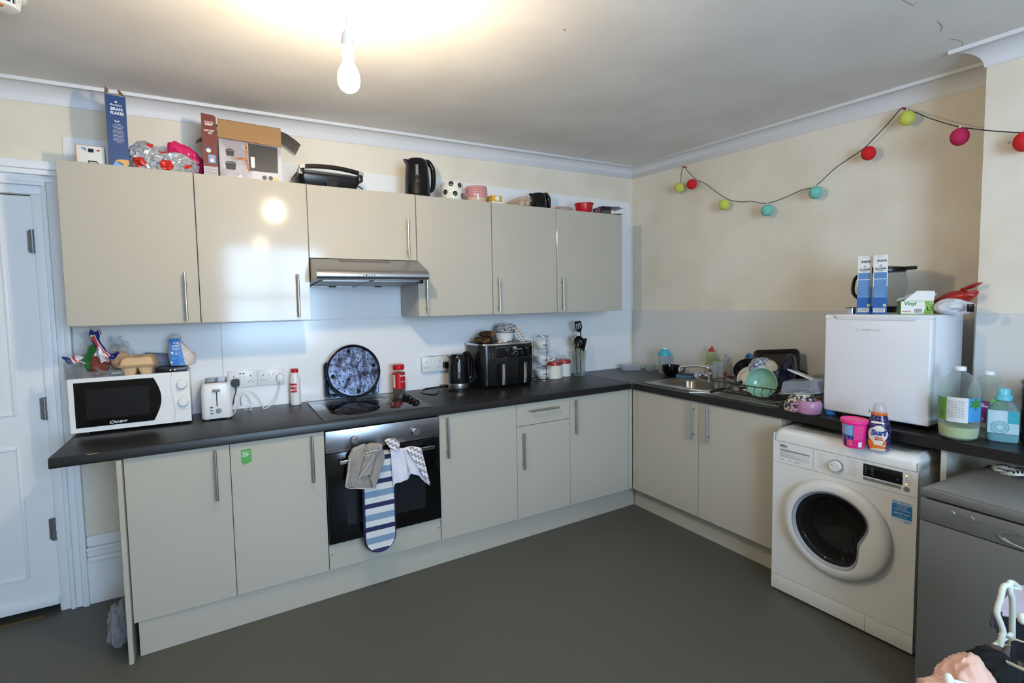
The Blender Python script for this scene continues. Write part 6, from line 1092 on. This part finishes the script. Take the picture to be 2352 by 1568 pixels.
# ---------------------------------------------------------------- washing machine (local front = -Y, turned to face -X)
WMW, WMD, WMH = .575, .56, .826
o = thing('washing_machine', 'white front loading washing machine with a round dark glass door', 'washing machine', loc=(-.667+WMD/2, -1.914, 0), rot=-pi/2+radians(1.5)); hw, yf = WMW/2, -WMD/2
WB_ = pm('washer_white', (224, 222, 216), .3); m = MB(WB_); dcx, dcz = -.003, .425
# front plate with a round hole, sides, back, top
n = 48; HR = .175
outer = []
for k in range(n):
    a = 2*pi*k/n; c, s = cos(a), sin(a); t = min((hw-.002)/abs(c) if abs(c) > 1e-6 else 9, ((.66-dcz) if s > 0 else (dcz-.09))/abs(s) if abs(s) > 1e-6 else 9); outer.append((dcx*0+c*t, yf, dcz+s*t))
inner = [(dcx+HR*cos(2*pi*k/n), yf, dcz+HR*sin(2*pi*k/n)) for k in range(n)]
m.loft([outer, inner], caps=False); m.loft([inner, [(x, yf+.03, z) for x, y, z in inner]], caps=False)
for c_, s_ in ((1, 1), (-1, 1), (1, -1), (-1, -1)):
    zc_ = .66 if s_ > 0 else .09; i = min(range(n), key=lambda k: (outer[k][0]-c_*hw)**2+(outer[k][2]-zc_)**2); 
    js = [j % n for j in range(i-3, i+4)]; m.raw([(c_*(hw-.002), yf, zc_)]+[outer[j] for j in js], [(0, a+1, a+2) for a in range(6)])
m.box(-hw, -hw+.002, yf, -yf, .012, .80); m.box(hw-.002, hw, yf, -yf, .012, .80); m.box(-hw, hw, -yf-.003, -yf, .012, .80); m.box(-hw+.002, hw-.002, yf+.02, -yf, .012, .03)
m.mat(BLACK)
for q in (-hw+.05, hw-.05):
    for r_ in (yf+.05, -yf-.05): m.cyl(.02, .0003, .014, 12, Tm(q, r_, 0))
obj('body', m, o)
m = MB(WB_); m.box(-hw, hw, yf, yf+.02, .012, .088, .003); m.mat(EDGE); m.box(.12, .1212, yf-.0003, yf+.002, .014, .086); m.mat(WB_); m.box(.16, .185, yf-.0015, yf+.002, .078, .086, .001); obj('kick_plate', m, o)
m = MB(WB_); m.loft([[(x, y, z) for y, z in ((yf-.001, .6615), (yf-.001, .764), (yf+.02, .764), (yf+.02, .6615))] for x in (-hw, hw)]); pn = obj('control_panel', m, o)
m = MB(WB_); L_ = []
for (e, z, r_) in ((0, .766, .02), (0, .79, .025), (.006, .808, .03), (.018, .820, .035), (.036, WMH, .035)): L_.append([(x, y+(0), z) for x, y, _ in rrect(0, e*.0, WMW-2*e*.55, WMD-2*e*.8, r_, 0)])
L_.append([(x, y, WMH) for x, y, _ in rrect(0, 0, WMW-.09, WMD-.10, .03, 0)]); L_.append([(x, y, WMH-.003) for x, y, _ in rrect(0, 0, WMW-.105, WMD-.115, .03, 0)]); m.loft(L_); obj('top', m, o, sharp=25)
# panel details
m = MB(EDGE); m.box(-hw+.186, -hw+.1868, yf-.0014, yf, .663, .763); m.mat(WB_); obj('drawer_seam', m, pn)
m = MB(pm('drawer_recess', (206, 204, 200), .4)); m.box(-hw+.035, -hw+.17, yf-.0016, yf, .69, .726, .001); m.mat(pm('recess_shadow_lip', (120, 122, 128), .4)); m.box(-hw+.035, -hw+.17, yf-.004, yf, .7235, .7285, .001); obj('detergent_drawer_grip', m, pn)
yb = yf-.0014; text('beko', .018, -hw+.05, yb, .747, TXK, pn, bold=.0003); m = MB(TXK); m.box(-hw+.029, -hw+.071, yb-.0002, yb+.0004, .7375, .7387); obj('logo_line', m, pn)
text('8 KG', .009, -hw+.045, yb, .678, TXG, pn); text('A+++', .010, -hw+.115, yb, .678, TXG, pn); text('1200', .006, -hw+.08, yb, .678, TXG, pn)
m = MB(WB_); K = Tm(-.003, yf-.001, .712) @ Rm(pi/2, 'X'); m.mat(TXG); m.lathe([(0, 0), (.0265, 0), (.0265, .006), (.025, .008)], 36, K); m.mat(WB_); m.lathe([(.025, .007), (.0235, .02), (.021, .022), (0, .022)], 36, K); m.mat(TXG); m.box(-.0008, .0008, .006, .018, .0218, .0226, M=K @ Rm(radians(60), 'Z')); obj('dial', m, pn)
m = MB(pm('panel_faint', (170, 166, 160), .5))
for k in range(8): m.box(-.085+.004*(k % 3), -.05, yb, yb+.0006, .745-k*.0088, .7463-k*.0088); m.box(.045, .08-.004*(k % 3), yb, yb+.0006, .748-k*.0088, .7493-k*.0088)
m.box(-.012, .01, yb, yb+.0006, .752, .7533); m.box(-.018, .016, yb, yb+.0006, .672, .6733)
for k in range(5): m.box(.113+k*.026, .128+k*.026, yb, yb+.0006, .6735-(k % 2)*.003, .6748-(k % 2)*.003)
m.box(.248, .268, yb, yb+.0006, .752, .7532)
for k in range(5): m.box(.256, .268, yb, yb+.0006, .7405-k*.0085, .7418-k*.0085)
obj('panel_print', m, pn)
m = MB(BLACK_G); m.box(.1, .238, yf-.0022, yf, .699, .752, .0008); ds = obj('display', m, pn)
m = MB(TXG)
for k in range(5): m.box(.105, .113, yf-.0026, yf-.002, .742-k*.008, .7434-k*.008); m.box(.128, .138, yf-.0026, yf-.002, .741-k*.008, .7424-k*.008)
m.box(.218, .228, yf-.0026, yf-.002, .719, .7204); m.box(.217, .228, yf-.0026, yf-.002, .715, .7164); obj('display_print', m, ds)
for k in range(5): m = MB(GRY); m.box(.101+k*.0268, .1265+k*.0268, yf-.0034, yf, .682, .694, .001); obj('button', m, pn)
m = MB(GRY); m.cyl(.0098, 0, .004, 20, Tm(.252, yf-.0005, .687) @ Rm(pi/2, 'X')); obj('start_button', m, pn)
for k in range(5):
    on = k in (0, 4); m = MB(pm('amber_light', (250, 190, 80), .4, emit=((255, 180, 70), 2.0)) if on else BLACK); m.cyl(.0026 if on else .0018, 0, .0012, 10, Tm(.2505, yf-.001, .741-k*.0085) @ Rm(pi/2, 'X')); obj('indicator_light', m, pn)
m = MB(pm('sticker_blue', (40, 118, 176), .4)); sx0, sx1 = .205, .272; m.box(sx0, sx1, yf-.001, yf-.0002, .560, .618); m.mat(pm('sticker_pale', (196, 210, 222), .4)); m.box(sx0, sx1, yf-.001, yf-.0002, .618, .632); m.box(sx0, sx1, yf-.001, yf-.0002, .545, .560); st_ = obj('guarantee_sticker', m, o)
ys_ = yf-.0013; cx = (sx0+sx1)/2; text('REGISTER NOW', .0085, cx, ys_, .625, pm('sticker_ink', (40, 90, 130), .5), st_)
for s_, z, q in (('AND ACTIVATE', .612, .006), ('YOUR FREE', .603, .0065), ('2 YEAR GUARANTEE', .594, .0065), ('0800 597 8643', .579, .0095)): text(s_, q, cx, ys_, z, TXW, st_, sx=.92 if q < .009 else .9)
text('www.beko.co.uk', .005, cx, ys_, .567, TXW, st_); text('beko', .010, cx+.018, ys_, .551, pm('sticker_ink'), st_)
# door: white ring with a bulge that holds the handle, dark glass dome
def ri(a):
    d = math.atan2(sin(a-radians(-14)), cos(a-radians(-14))); k = .5+.5*cos(pi*min(1, abs(d)/radians(56))); return .160-.054*k
n = 72; A = [2*pi*k/n for k in range(n)]
def lp(rf, y, dx=0): return [(dcx+dx+rf(a)*cos(a), y, dcz+rf(a)*sin(a)) for a in A]
RO = .217; m = MB(WB_); m.loft([lp(lambda a: RO-.004, yf-.001), lp(lambda a: RO, yf-.012), lp(lambda a: RO-.002, yf-.026), lp(lambda a: RO-.012, yf-.037), lp(lambda a: max(RO-.035, ri(a)+.02), yf-.042), lp(lambda a: ri(a)+.012, yf-.040), lp(lambda a: ri(a), yf-.032), lp(lambda a: min(ri(a), .158)-.002, yf-.012)], caps=False); rg = obj('door', m, o, sharp=60)
m = MB(pm('door_trim_grey', (176, 178, 186), .3)); m.loft([lp(lambda a: ri(a)+.0105, yf-.0408), lp(lambda a: ri(a)+.001, yf-.0335), lp(lambda a: ri(a)-.002, yf-.030), lp(lambda a: ri(a)+.006, yf-.041)], caps=False); obj('inner_rim', m, rg)
m = MB(clear('washer_glass', (60, 58, 56), .32, .03)); m.loft([lp(lambda a: min(ri(a), .16)-.001, yf-.026), lp(lambda a: min(ri(a), .16)-.014, yf-.022), lp(lambda a: min(ri(a)-.01, .135), yf-.008), lp(lambda a: min(ri(a)-.02, .12), yf+.05), lp(lambda a: .06, yf+.085), lp(lambda a: .001, yf+.09)], caps=False); obj('glass', m, rg)
m = MB(pm('drum_steel', (90, 88, 86), .3, .9)); K = Tm(dcx, yf+.03, dcz) @ Rm(-pi/2, 'X'); m.lathe([(HR, 0), (HR+.01, .03), (HR+.04, .05), (HR+.04, .36), (0, .37)], 48, K); obj('drum', m, o)
# garments inside
m = MB(pm('brown_garment', (120, 84, 62), .9)); m.crumple((.13, .09, .06), (0, 0, 0), 5, .3, 1.8, None, 4); single('laundry', m, 'brown garments seen behind the washing machine door glass', 'clothes', (-.667+.24, -1.911, .34))
# things on it
TZ = WMH-.003+.0006
P = at(1955, 1027, z=TZ); o = thing('detergent_tub', 'hot pink plastic tub with blue label and pink lid on the washing machine', 'tub', loc=(P.x+.022, P.y, TZ)); r = .040; m = MB(PINKH); m.lathe([(0, .0005), (r-.005, .0005), (r-.002, .006), (r+.006, .108), (0, .108)], 32, sx=1, sy=1); obj('body', m, o)
m = MB(pm('pink_lid', (250, 60, 140), .35)); m.lathe([(r+.006, .106), (r+.0105, .108), (r+.011, .12), (r+.007, .122), (r+.004, .119), (0, .119)], 32); obj('lid', m, o)
cd = math.atan2(CP.y-P.y, CP.x-P.x)
def wrap(m, r0, r1, z0, z1, a0, a1, mat=None):
    if mat: m.mat(mat)
    m.lathe([(r0, z0), (r1, z1)], 12, a0=cd-radians(a1), a1=cd-radians(a0))
rr = lambda z: r-.002+.008*(z-.006)/.102+.0006
m = MB(pm('tub_label_blue', (90, 150, 200), .35)); wrap(m, rr(.055), rr(.1), .055, .1, 5, 68); wrap(m, rr(.038), rr(.055), .038, .055, 5, 68, pm('tub_label_navy', (36, 50, 130), .35)); wrap(m, rr(.01), rr(.036), .01, .036, 38, 60, pm('tub_label_dark', (60, 30, 90), .35)); wrap(m, rr(.01)+.0003, rr(.036)+.0003, .01, .036, 8, 38, pm('tub_label_coral', (236, 90, 120), .4)); wrap(m, rr(.008)+.0004, rr(.03)+.0004, .008, .03, -42, -22, PAPER)
def ticks(m, mat, a0, a1, z0, z1, nrow, ncol, extra=.0008):
    m.mat(mat)
    for i in range(nrow):
        z = z0+(z1-z0)*i/(nrow-1)
        for j in range(ncol):
            a = cd-radians(a0+(a1-a0)*j/(ncol-1)); q = rr(z)+extra; m.box(-.0028, .0028, -.0003, .0003, 0, .0011, M=Tm(q*cos(a), q*sin(a), z) @ Rm(a+pi/2, 'Z'))
ticks(m, TXW, 14, 58, .06, .094, 7, 6); ticks(m, pm('tub_print_rose', (250, 150, 190), .4), -42, -4, .04, .096, 11, 5); ticks(m, TXW, 16, 56, .042, .05, 2, 3); obj('label', m, o)
P = at(2014, 1034, z=TZ); cd = math.atan2(CP.y-P.y, CP.x-P.x); o = thing('laundry_liquid', 'navy, white and orange laundry detergent bottle with a clear dosing cap on the washing machine', 'bottle', loc=(P.x+.012, P.y, TZ), rot=cd+pi/2+radians(6))
SUR = bpy.data.materials.new('bottle_print'); SUR.use_nodes = True; nt = SUR.node_tree; b = nt.nodes['Principled BSDF']; b.inputs['Roughness'].default_value = .2; tc = nt.nodes.new('ShaderNodeTexCoord'); vo = nt.nodes.new('ShaderNodeTexVoronoi'); vo.inputs['Scale'].default_value = 170; nt.links.new(tc.outputs['Object'], vo.inputs[0]); rp = nt.nodes.new('ShaderNodeValToRGB'); rp.color_ramp.interpolation = 'CONSTANT'; E = rp.color_ramp.elements; E[0].color = L3((210, 205, 230)); E[1].position = .2; E[1].color = L3((40, 30, 78)); nt.links.new(vo.outputs['Distance'], rp.inputs[0]); nt.links.new(rp.outputs[0], b.inputs['Base Color'])
def sl_(w_, d_, z): return [(w_/2*cos(2*pi*k/40), d_/2*sin(2*pi*k/40), z) for k in range(40)]
sec = ((.066, .042, .0005), (.074, .050, .006), (.078, .052, .03), (.082, .054, .07), (.08, .052, .095), (.07, .046, .12), (.058, .042, .14), (.052, .04, .15)); m = MB(SUR); m.loft([sl_(*q) for q in sec]); obj('body', m, o)
def sfy(x, z):
    for a, b_ in zip(sec, sec[1:]):
        if a[2] <= z <= b_[2]: t = (z-a[2])/(b_[2]-a[2]); W_ = a[0]+(b_[0]-a[0])*t; Dd = a[1]+(b_[1]-a[1])*t; break
    else: W_, Dd = sec[-1][:2]
    return -Dd/2*sqrt(max(0, 1-(2*x/W_)**2))
def patch(mat, pts, e=.0006, name='print', par=None, nn=10):
    """flat print area wrapped on the bottle: polygon in (x, z) given as left/right edges per height"""
    m = MB(mat); vs_, fs = [], []
    for i, (z, xa, xb) in enumerate(pts):
        for j in range(nn+1): x = xa+(xb-xa)*j/nn; vs_.append((x, sfy(x, z)-e, z))
    for i in range(len(pts)-1):
        for j in range(nn): q = i*(nn+1)+j; fs.append((q, q+1, q+nn+2, q+nn+1))
    m.raw(vs_, fs); return obj(name, m, par or o)
patch(pm('bottle_orange', (224, 110, 40), .3), [(.008, -.03, .022), (.02, -.034, .022), (.035, -.036, .024), (.042, -.036, .022), (.052, -.03, .012)], .0006, 'houses_print')
patch(pm('bottle_cream', (222, 210, 190), .3), [(.0015, -.028, .02), (.008, -.032, .026), (.012, -.02, .015)], .0012, 'base_print'); fl = patch(pm('bottle_cream'), [(.026, -.016, .008), (.04, -.022, .012), (.052, -.034, .022), (.064, -.036, .027), (.08, -.036, .028), (.09, -.032, .022), (.1, -.02, .012), (.108, -.008, .002)], .0009, 'flower_print'); patch(pm('bottle_cream'), [(.116, -.028, .022), (.122, -.028, .006), (.125, -.022, -.01)], .0009, 'ribbon_print')
text('Surf', .032, -.003, -.0285, .078, pm('logo_navy', (36, 60, 140), .35), fl, bold=.0014, sx=.95); text('Winter', .0085, -.003, -.0288, .058, pm('print_red', (200, 50, 50), .4), fl, bold=.0003); text('Warmth', .0085, -.002, -.0288, .05, pm('print_red'), fl, bold=.0003); text('12', .01, .014, -.0268, .025, TXW, o, bold=.0004)
m = MB(pm('bottle_orange')); m.loft([sl_(.053, .041, .149), sl_(.055, .043, .152), sl_(.055, .043, .158), sl_(.05, .04, .16)]); obj('collar', m, o); m = MB(clear('dose_cap', (228, 226, 224), .4, .1)); m.loft([sl_(.046, .04, .159), sl_(.044, .038, .18), sl_(.036, .032, .192), sl_(.016, .014, .197)]); obj('cap', m, o); m = MB(CHROME); m.lathe([(0, 0), (.0065, 0), (.0065, .004), (0, .006)], 16, Tm(-.031, -.008, .166) @ Rm(-pi/2, 'Y')); obj('hanging_ring', m, o)
# ---------------------------------------------------------------- dishwasher
P = at(2115, 1117, z=.812); DWW, DWD, DWH = .598, .50, .812; ang = -pi/2-radians(3.5)
Rz = Matrix.Rotation(ang, 3, 'Z'); cor = Vector((-DWW/2, -DWD/2, 0)); loc = Vector((P.x, P.y, 0))-Rz @ cor
o = thing('dishwasher', 'silver grey dishwasher pulled forward from under the worktop', 'dishwasher', loc=loc, rot=ang); SV = pm('silver_paint', (124, 122, 119), .38, .5); yf = -DWD/2; hw = DWW/2
m = MB(SV); m.box(-hw, hw, yf+.03, -yf, .1, DWH-.03, .002); m.mat(BLACK); m.box(-hw+.01, hw-.01, yf+.06, -yf, .0, .1); m.box(-hw+.004, hw-.004, yf+.02, yf+.03, .1, DWH-.03); obj('body', m, o)
m = MB(SV); m.box(-hw, hw, yf-.004, -yf, DWH-.03, DWH-.003, .004); m.mat(pm('silver_top', (136, 134, 130), .42, .4)); m.box(-hw+.02, hw-.02, yf+.025, -yf-.02, DWH-.003, DWH-.001, .001); m.mat(pm('silver_edge', (170, 168, 162), .25, .9)); m.box(-hw+.002, hw-.002, yf-.0045, yf+.003, DWH-.0045, DWH-.002, .001); obj('top', m, o)
m = MB(SV); m.box(-hw, hw, yf, yf+.02, .14, DWH-.115, .002); dd = obj('door', m, o); m = MB(SV); m.box(-hw, hw, yf-.001, yf+.02, DWH-.112, DWH-.036, .003); cp = obj('control_panel', m, o)
for k in range(2): m = MB(SV); m.cyl(.009, 0, .003, 20, Tm(-hw+.085+k*.048, yf-.001, DWH-.062) @ Rm(pi/2, 'X')); m.mat(CHROME); m.lathe([(.009, .0), (.0105, .001), (.009, .003)], 20, Tm(-hw+.085+k*.048, yf-.001, DWH-.062) @ Rm(pi/2, 'X')); obj('button', m, cp)
m = MB(BLACK)
for k in range(9): m.cyl(.0012, 0, .0006, 8, Tm(-hw+.155+k*.011, yf-.001, DWH-.064) @ Rm(pi/2, 'X'))
m.mat(pm('silver_edge')); m.box(-hw+.095, -hw+.124, yf-.0016, yf-.0008, DWH-.0625, DWH-.0615); obj('panel_marks', m, cp)
m = MB(CHROME); m.lathe([(0, -.012), (.03, -.008), (.045, 0), (.05, .001)], 28, Tm(0, yf-.001, DWH-.085) @ Rm(pi/2, 'X'), sx=1.9, sy=.42); m.mat(SV); m.lathe([(.05, .001), (.053, .003), (.056, 0)], 28, Tm(0, yf-.001, DWH-.085) @ Rm(pi/2, 'X'), sx=1.9, sy=.42); obj('handle', m, cp)
m = MB(SV); m.box(-hw, hw, yf+.004, yf+.02, .005, .137, .002); obj('kick_plate', m, o)
# dishwasher tablet sachets
random.seed(21); SA = pm('sachet_white', (206, 208, 198), .3)
for k, (px, py, ro, dz) in enumerate(((2292, 1079, .5, 0), (2322, 1090, -.4, 0), (2345, 1083, .9, .0), (2306, 1083, 1.4, .012), (2336, 1098, -.9, .012))):
    P = at(px, py, z=DWH); lab = ('leftmost white printed dishwasher sachet on the dishwasher top', 'white printed sachet second from the left, flat on the dishwasher', 'white printed sachet lying furthest back by the right edge', 'white printed sachet lying across the two on the left', 'front white printed sachet at the right edge, on the others')[k]
    o = thing('dishwasher_sachet', lab, 'sachet', loc=(P.x+.012, P.y, DWH-.0008+dz), rot=ro, group='dishwasher tablet sachets'); m = MB(SA); m.grid(lambda u, v: (-.03+.06*u, -.018+.036*v, .0006+.011*sin(pi*u)*sin(pi*v)+.001*sin(u*14)), 10, 6, .0006); obj('wrapper', m, o); m = MB(TXK)
    for q in range(4): x0_ = -.02+q*.011; m.grid(lambda u, v: (x0_+.006*u+.004*v, -.012+.02*v, .0016+.011*sin(pi*((x0_+.03+.006*u)/.06))*sin(pi*(.17+.55*v))+.0006), 2, 4, .0003)
    obj('print', m, o)
# ---------------------------------------------------------------- clothes airer with washing
AW = pm('airer_white', (214, 216, 200), .35)
def D_(px, py, d=1.22): return at(px, py, d=d)
o = thing('clothes_airer', 'white wire clothes airer at the bottom right corner, loaded with washing', 'clothes airer', loc=(D_(2320, 1500).x, D_(2320, 1500).y, 0)); off = Vector(o.location); PAR[o] = off
m = MB(AW); R6 = .0062
m.tube(spline([D_(2322, 1345, 1.2), D_(2306, 1346, 1.2), D_(2298, 1375, 1.2), D_(2290, 1405, 1.2), D_(2298, 1430, 1.2), D_(2304, 1450, 1.2), D_(2299, 1475, 1.2), D_(2296, 1520, 1.21), D_(2290, 1600, 1.22)], 6), R6, 12); obj('front_wing', m, o)
m = MB(AW); m.tube(spline([D_(2340, 1351, 1.215), D_(2330, 1340, 1.21), D_(2320, 1338, 1.2), D_(2320, 1358, 1.2), D_(2325, 1380, 1.21), D_(2325, 1455, 1.25), D_(2324, 1560, 1.3)], 6), R6, 12); m.tube([D_(2318, 1346, 1.2), D_(2338, 1352, 1.2)], .0035, 8); obj('rear_wing', m, o)
for k, (a, b) in enumerate((((2282, 1483, 1.2), (2322, 1456, 1.24)), ((2296, 1456, 1.22), (2420, 1500, 1.1)), ((2312, 1482, 1.24), (2345, 1492, 1.2)), ((2270, 1500, 1.16), (2400, 1560, 1.0)))):
    m = MB(AW); m.tube([D_(*a), D_(*b)], .0052 if k == 0 else .0036, 10); obj('rail', m, o)
m = MB(AW)
for s_ in (0, 1):
    a = D_(2290, 1600, 1.22); b = D_(2324, 1560, 1.3); q = (a, b)[s_]; m = MB(AW); m.tube([q, Vector((q.x+(-.12, .14)[s_], q.y+.02, .006))], R6, 10); obj('leg', m, o)
for (px, py, d) in ((2348, 1420, 1.1), (2178, 1560, 1.0)): m = MB(AW); c = D_(px, py, d); m.ball(.011, c, 14, (.8, .8, 1.2)); m.tube([c, D_(px+120, py+30, d-.03)], .0035, 8); obj('rail', m, o)
def garment(name, label, col, pts, d0, d1, seed, rough=.92, kind='clothes', thick=.004, amp=.010):
    """soft cloth patch: rows of pixel outlines at their own distances (left edge, right edge)"""
    mt = pm(name+'_fabric_%d' % seed, col, rough, bump=(120, .3)); rows = [(D_(*a), D_(*b)) for a, b in pts]; nrow = len(rows)-1
    def fn(u, v):
        t = v*nrow; i = min(int(t), nrow-1); f_ = t-i; A_ = rows[i][0].lerp(rows[i+1][0], f_); B_ = rows[i][1].lerp(rows[i+1][1], f_); p = A_.lerp(B_, u)
        k = amp*(sin(u*7+seed+v*2)+.9*noise.noise(Vector((u*3, v*3, seed)))); return p-FW*k
    m = MB(mt); m.grid(fn, 30, 26, thick); single(name, m, label, kind, group='washing on the clothes airer')
def heap(name, label, col, blobs, seed):
    m = MB(pm(name+'_fabric', col, .92, bump=(120, .3)))
    for k, (px, py, d, r) in enumerate(blobs): c = D_(px, py, d); m.crumple(r, c, seed+k, .22, 1.1, None, 5, .55)
    single(name, m, label, 'clothes', group='washing on the clothes airer', sharp=80)
heap('pink_garment', 'pale pink garment draped at the very bottom of the airer', (214, 170, 150), ((2222, 1592, 1.03, (.062, .05, .078)), (2180, 1620, 1.0, (.06, .05, .05))), 2)
heap('black_garment', 'black garment hanging next to the pale pink one on the airer', (9, 9, 11), ((2288, 1560, 1.12, (.055, .05, .060)), (2258, 1520, 1.13, (.034, .03, .026)), (2345, 1610, 1.1, (.08, .05, .06))), 5)
heap('taupe_garment', 'grey-brown garment folded over the airer rail', (92, 78, 72), ((2318, 1528, 1.19, (.045, .04, .045)), (2365, 1545, 1.17, (.05, .04, .045)), (2285, 1498, 1.2, (.028, .02, .02))), 9)
garment('navy_garment', 'dark blue-black garment hanging from the back rail at the right edge', (16, 17, 24), [((2318, 1470, 1.14), (2400, 1490, 1.1)), ((2322, 1500, 1.13), (2410, 1520, 1.08)), ((2330, 1512, 1.12), (2410, 1550, 1.08))], 0, 0, 8, amp=.006)
garment('lilac_garment', 'pale lilac grey garment bunched behind the airer wings', (176, 164, 172), [((2345, 1350, 1.3), (2420, 1340, 1.28)), ((2325, 1372, 1.3), (2420, 1365, 1.28)), ((2300, 1400, 1.3), (2420, 1395, 1.28)), ((2290, 1412, 1.3), (2420, 1415, 1.28))], 0, 0, 10, amp=.012)
garment('charcoal_garment', 'near black garment hanging behind the bent wing of the airer', (24, 20, 24), [((2302, 1412, 1.33), (2420, 1408, 1.3)), ((2296, 1430, 1.33), (2420, 1430, 1.3)), ((2310, 1450, 1.33), (2420, 1460, 1.3)), ((2325, 1470, 1.33), (2420, 1480, 1.3))], 0, 0, 12, amp=.006)
garment('patterned_sock', 'small dark sock with a pale pattern poking out left of the airer', (70, 64, 70), [((2276, 1412, 1.27), (2300, 1404, 1.27)), ((2278, 1428, 1.27), (2298, 1432, 1.27)), ((2284, 1440, 1.27), (2296, 1456, 1.27))], 0, 0, 14, kind='sock', amp=.004)
# ---------------------------------------------------------------- string of ball lanterns
o = thing('string_lights', 'string of red, pink, lime and turquoise ball lanterns looping across the right wall', 'string lights', loc=(0, -.53, 2.2)); PAR[o] = Vector(o.location)
LIME, CRD, CTQ, CPK = pm('lime_yarn', (206, 212, 92), .85, bump=(140, .8)), pm('red_yarn', (212, 30, 34), .85, bump=(140, .8)), pm('aqua_yarn', (120, 196, 180), .85, bump=(140, .8)), pm('magenta_yarn', (190, 34, 84), .85, bump=(140, .8))
XW_ = -.012
wire = [(1563, 424, XW_-.01), (1565, 398, XW_), (1571, 383, XW_), (1582, 396, XW_), (1599, 413, XW_), (1620, 422, XW_), (1666, 455, XW_), (1700, 463, XW_), (1725, 462, XW_), (1759, 467, XW_), (1800, 455, XW_), (1840, 437, XW_), (1873, 427, XW_), (1920, 385, XW_), (1980, 344, XW_), (2010, 315, XW_), (2040, 283, XW_), (2068, 251, XW_), (2077, 249, XW_), (2100, 257, -.03), (2140, 273, -.08), (2201, 291, -.16), (2230, 295, -.20), (2263, 299, -.26), (2300, 302, -.262), (2360, 304, -.262), (2460, 290, -.262)]
m = MB(BLACK); m.tube(spline([at(a, b, x=c) for a, b, c in wire], 4), .0022, 6); obj('cable', m, o)
for px, py, x, mt, dk, nm in ((1561, 431, -.038, LIME, 24, 'lime'), (1589, 423, -.038, CRD, 24, 'red'), (1664, 470, -.038, LIME, 27, 'lime'), (1762, 483, -.038, CTQ, 27, 'turquoise'), (1873, 442, -.038, CTQ, 31, 'turquoise'), (1995, 352, -.040, CRD, 34, 'red'), (2083, 271, -.042, LIME, 38, 'lime'), (2204, 314, -.18, CPK, 42, 'magenta'), (2352, 325, -.28, CRD, 46, 'red')):
    P = at(px, py, x=x); r_ = .036 if x > -.1 else .038; m = MB(mt); m.ball(r_, P, 28, (1, 1-.17*max(0, (px-1500)/850), 1)); m.mat(WHITE); m.cyl(.004, 0, .010, 10, Tm(P.x, P.y, P.z+r_-.003)); obj('lantern_ball', m, o, label=nm+' lantern ball')
m = MB(pm('pin_red', (170, 30, 30), .4))
for px, py in ((1571, 383), (2077, 249)): P = at(px, py, x=0.0); m = MB(pm('pin_red')); m.tube([P+Vector((.028, 0, 0)), P+Vector((-.014, 0, 0))], .0045, 8); obj('pin', m, o)
m = MB(CHROME); P = at(2317, 327, x=BX); m.ball(.006, (P.x-.003, P.y, P.z), 12); single('wall_hook', m, 'small brass screw in the chimney breast beside the red lantern', 'screw')
# clear plastic bag on the floor by the end panel
m = MB(clear('floor_bag', (200, 202, 206), .3, .15)); P = at(268, 1440, z=0); m.crumple((.04, .07, .10), (-3.492, -.42, .085), 6, .35, 1.8, .001, 4, .7); single('plastic_bag', m, 'clear crumpled plastic bag on the floor beside the left end panel', 'bag')
# ceiling marks: chipped plaster spots
m = MB(pm('plaster_chip', (150, 120, 100), .9))
for px, py, r_ in ((1297, 68, .008), (1397, 208, .005), (1140, 142, .004)):
    P = at(px, py, z=2.5); P = CP+(P-CP)*((ceil_z(P.x, P.y)-CP.z)/(P.z-CP.z)); m.lathe([(0, -.0012), (r_*.6, -.001), (r_, .001)], 9, Tm(P.x, P.y, ceil_z(P.x, P.y)), sy=.6)
def cpt(px, py): P = at(px, py, z=2.45); P = CP+(P-CP)*((ceil_z(P.x, P.y)-CP.z)/(P.z-CP.z)); return Vector((P.x, P.y, ceil_z(P.x, P.y)+.0004))
for pts in (((2072, 0), (2090, 9), (2098, 14), (2106, 6)), ((2153, 50), (2160, 56), (2164, 62), (2160, 74)), ((2180, 90), (2196, 92), (2212, 98), (2208, 108))): m.tube([cpt(*q) for q in pts], .0012, 5)
struct('trim_9', m)
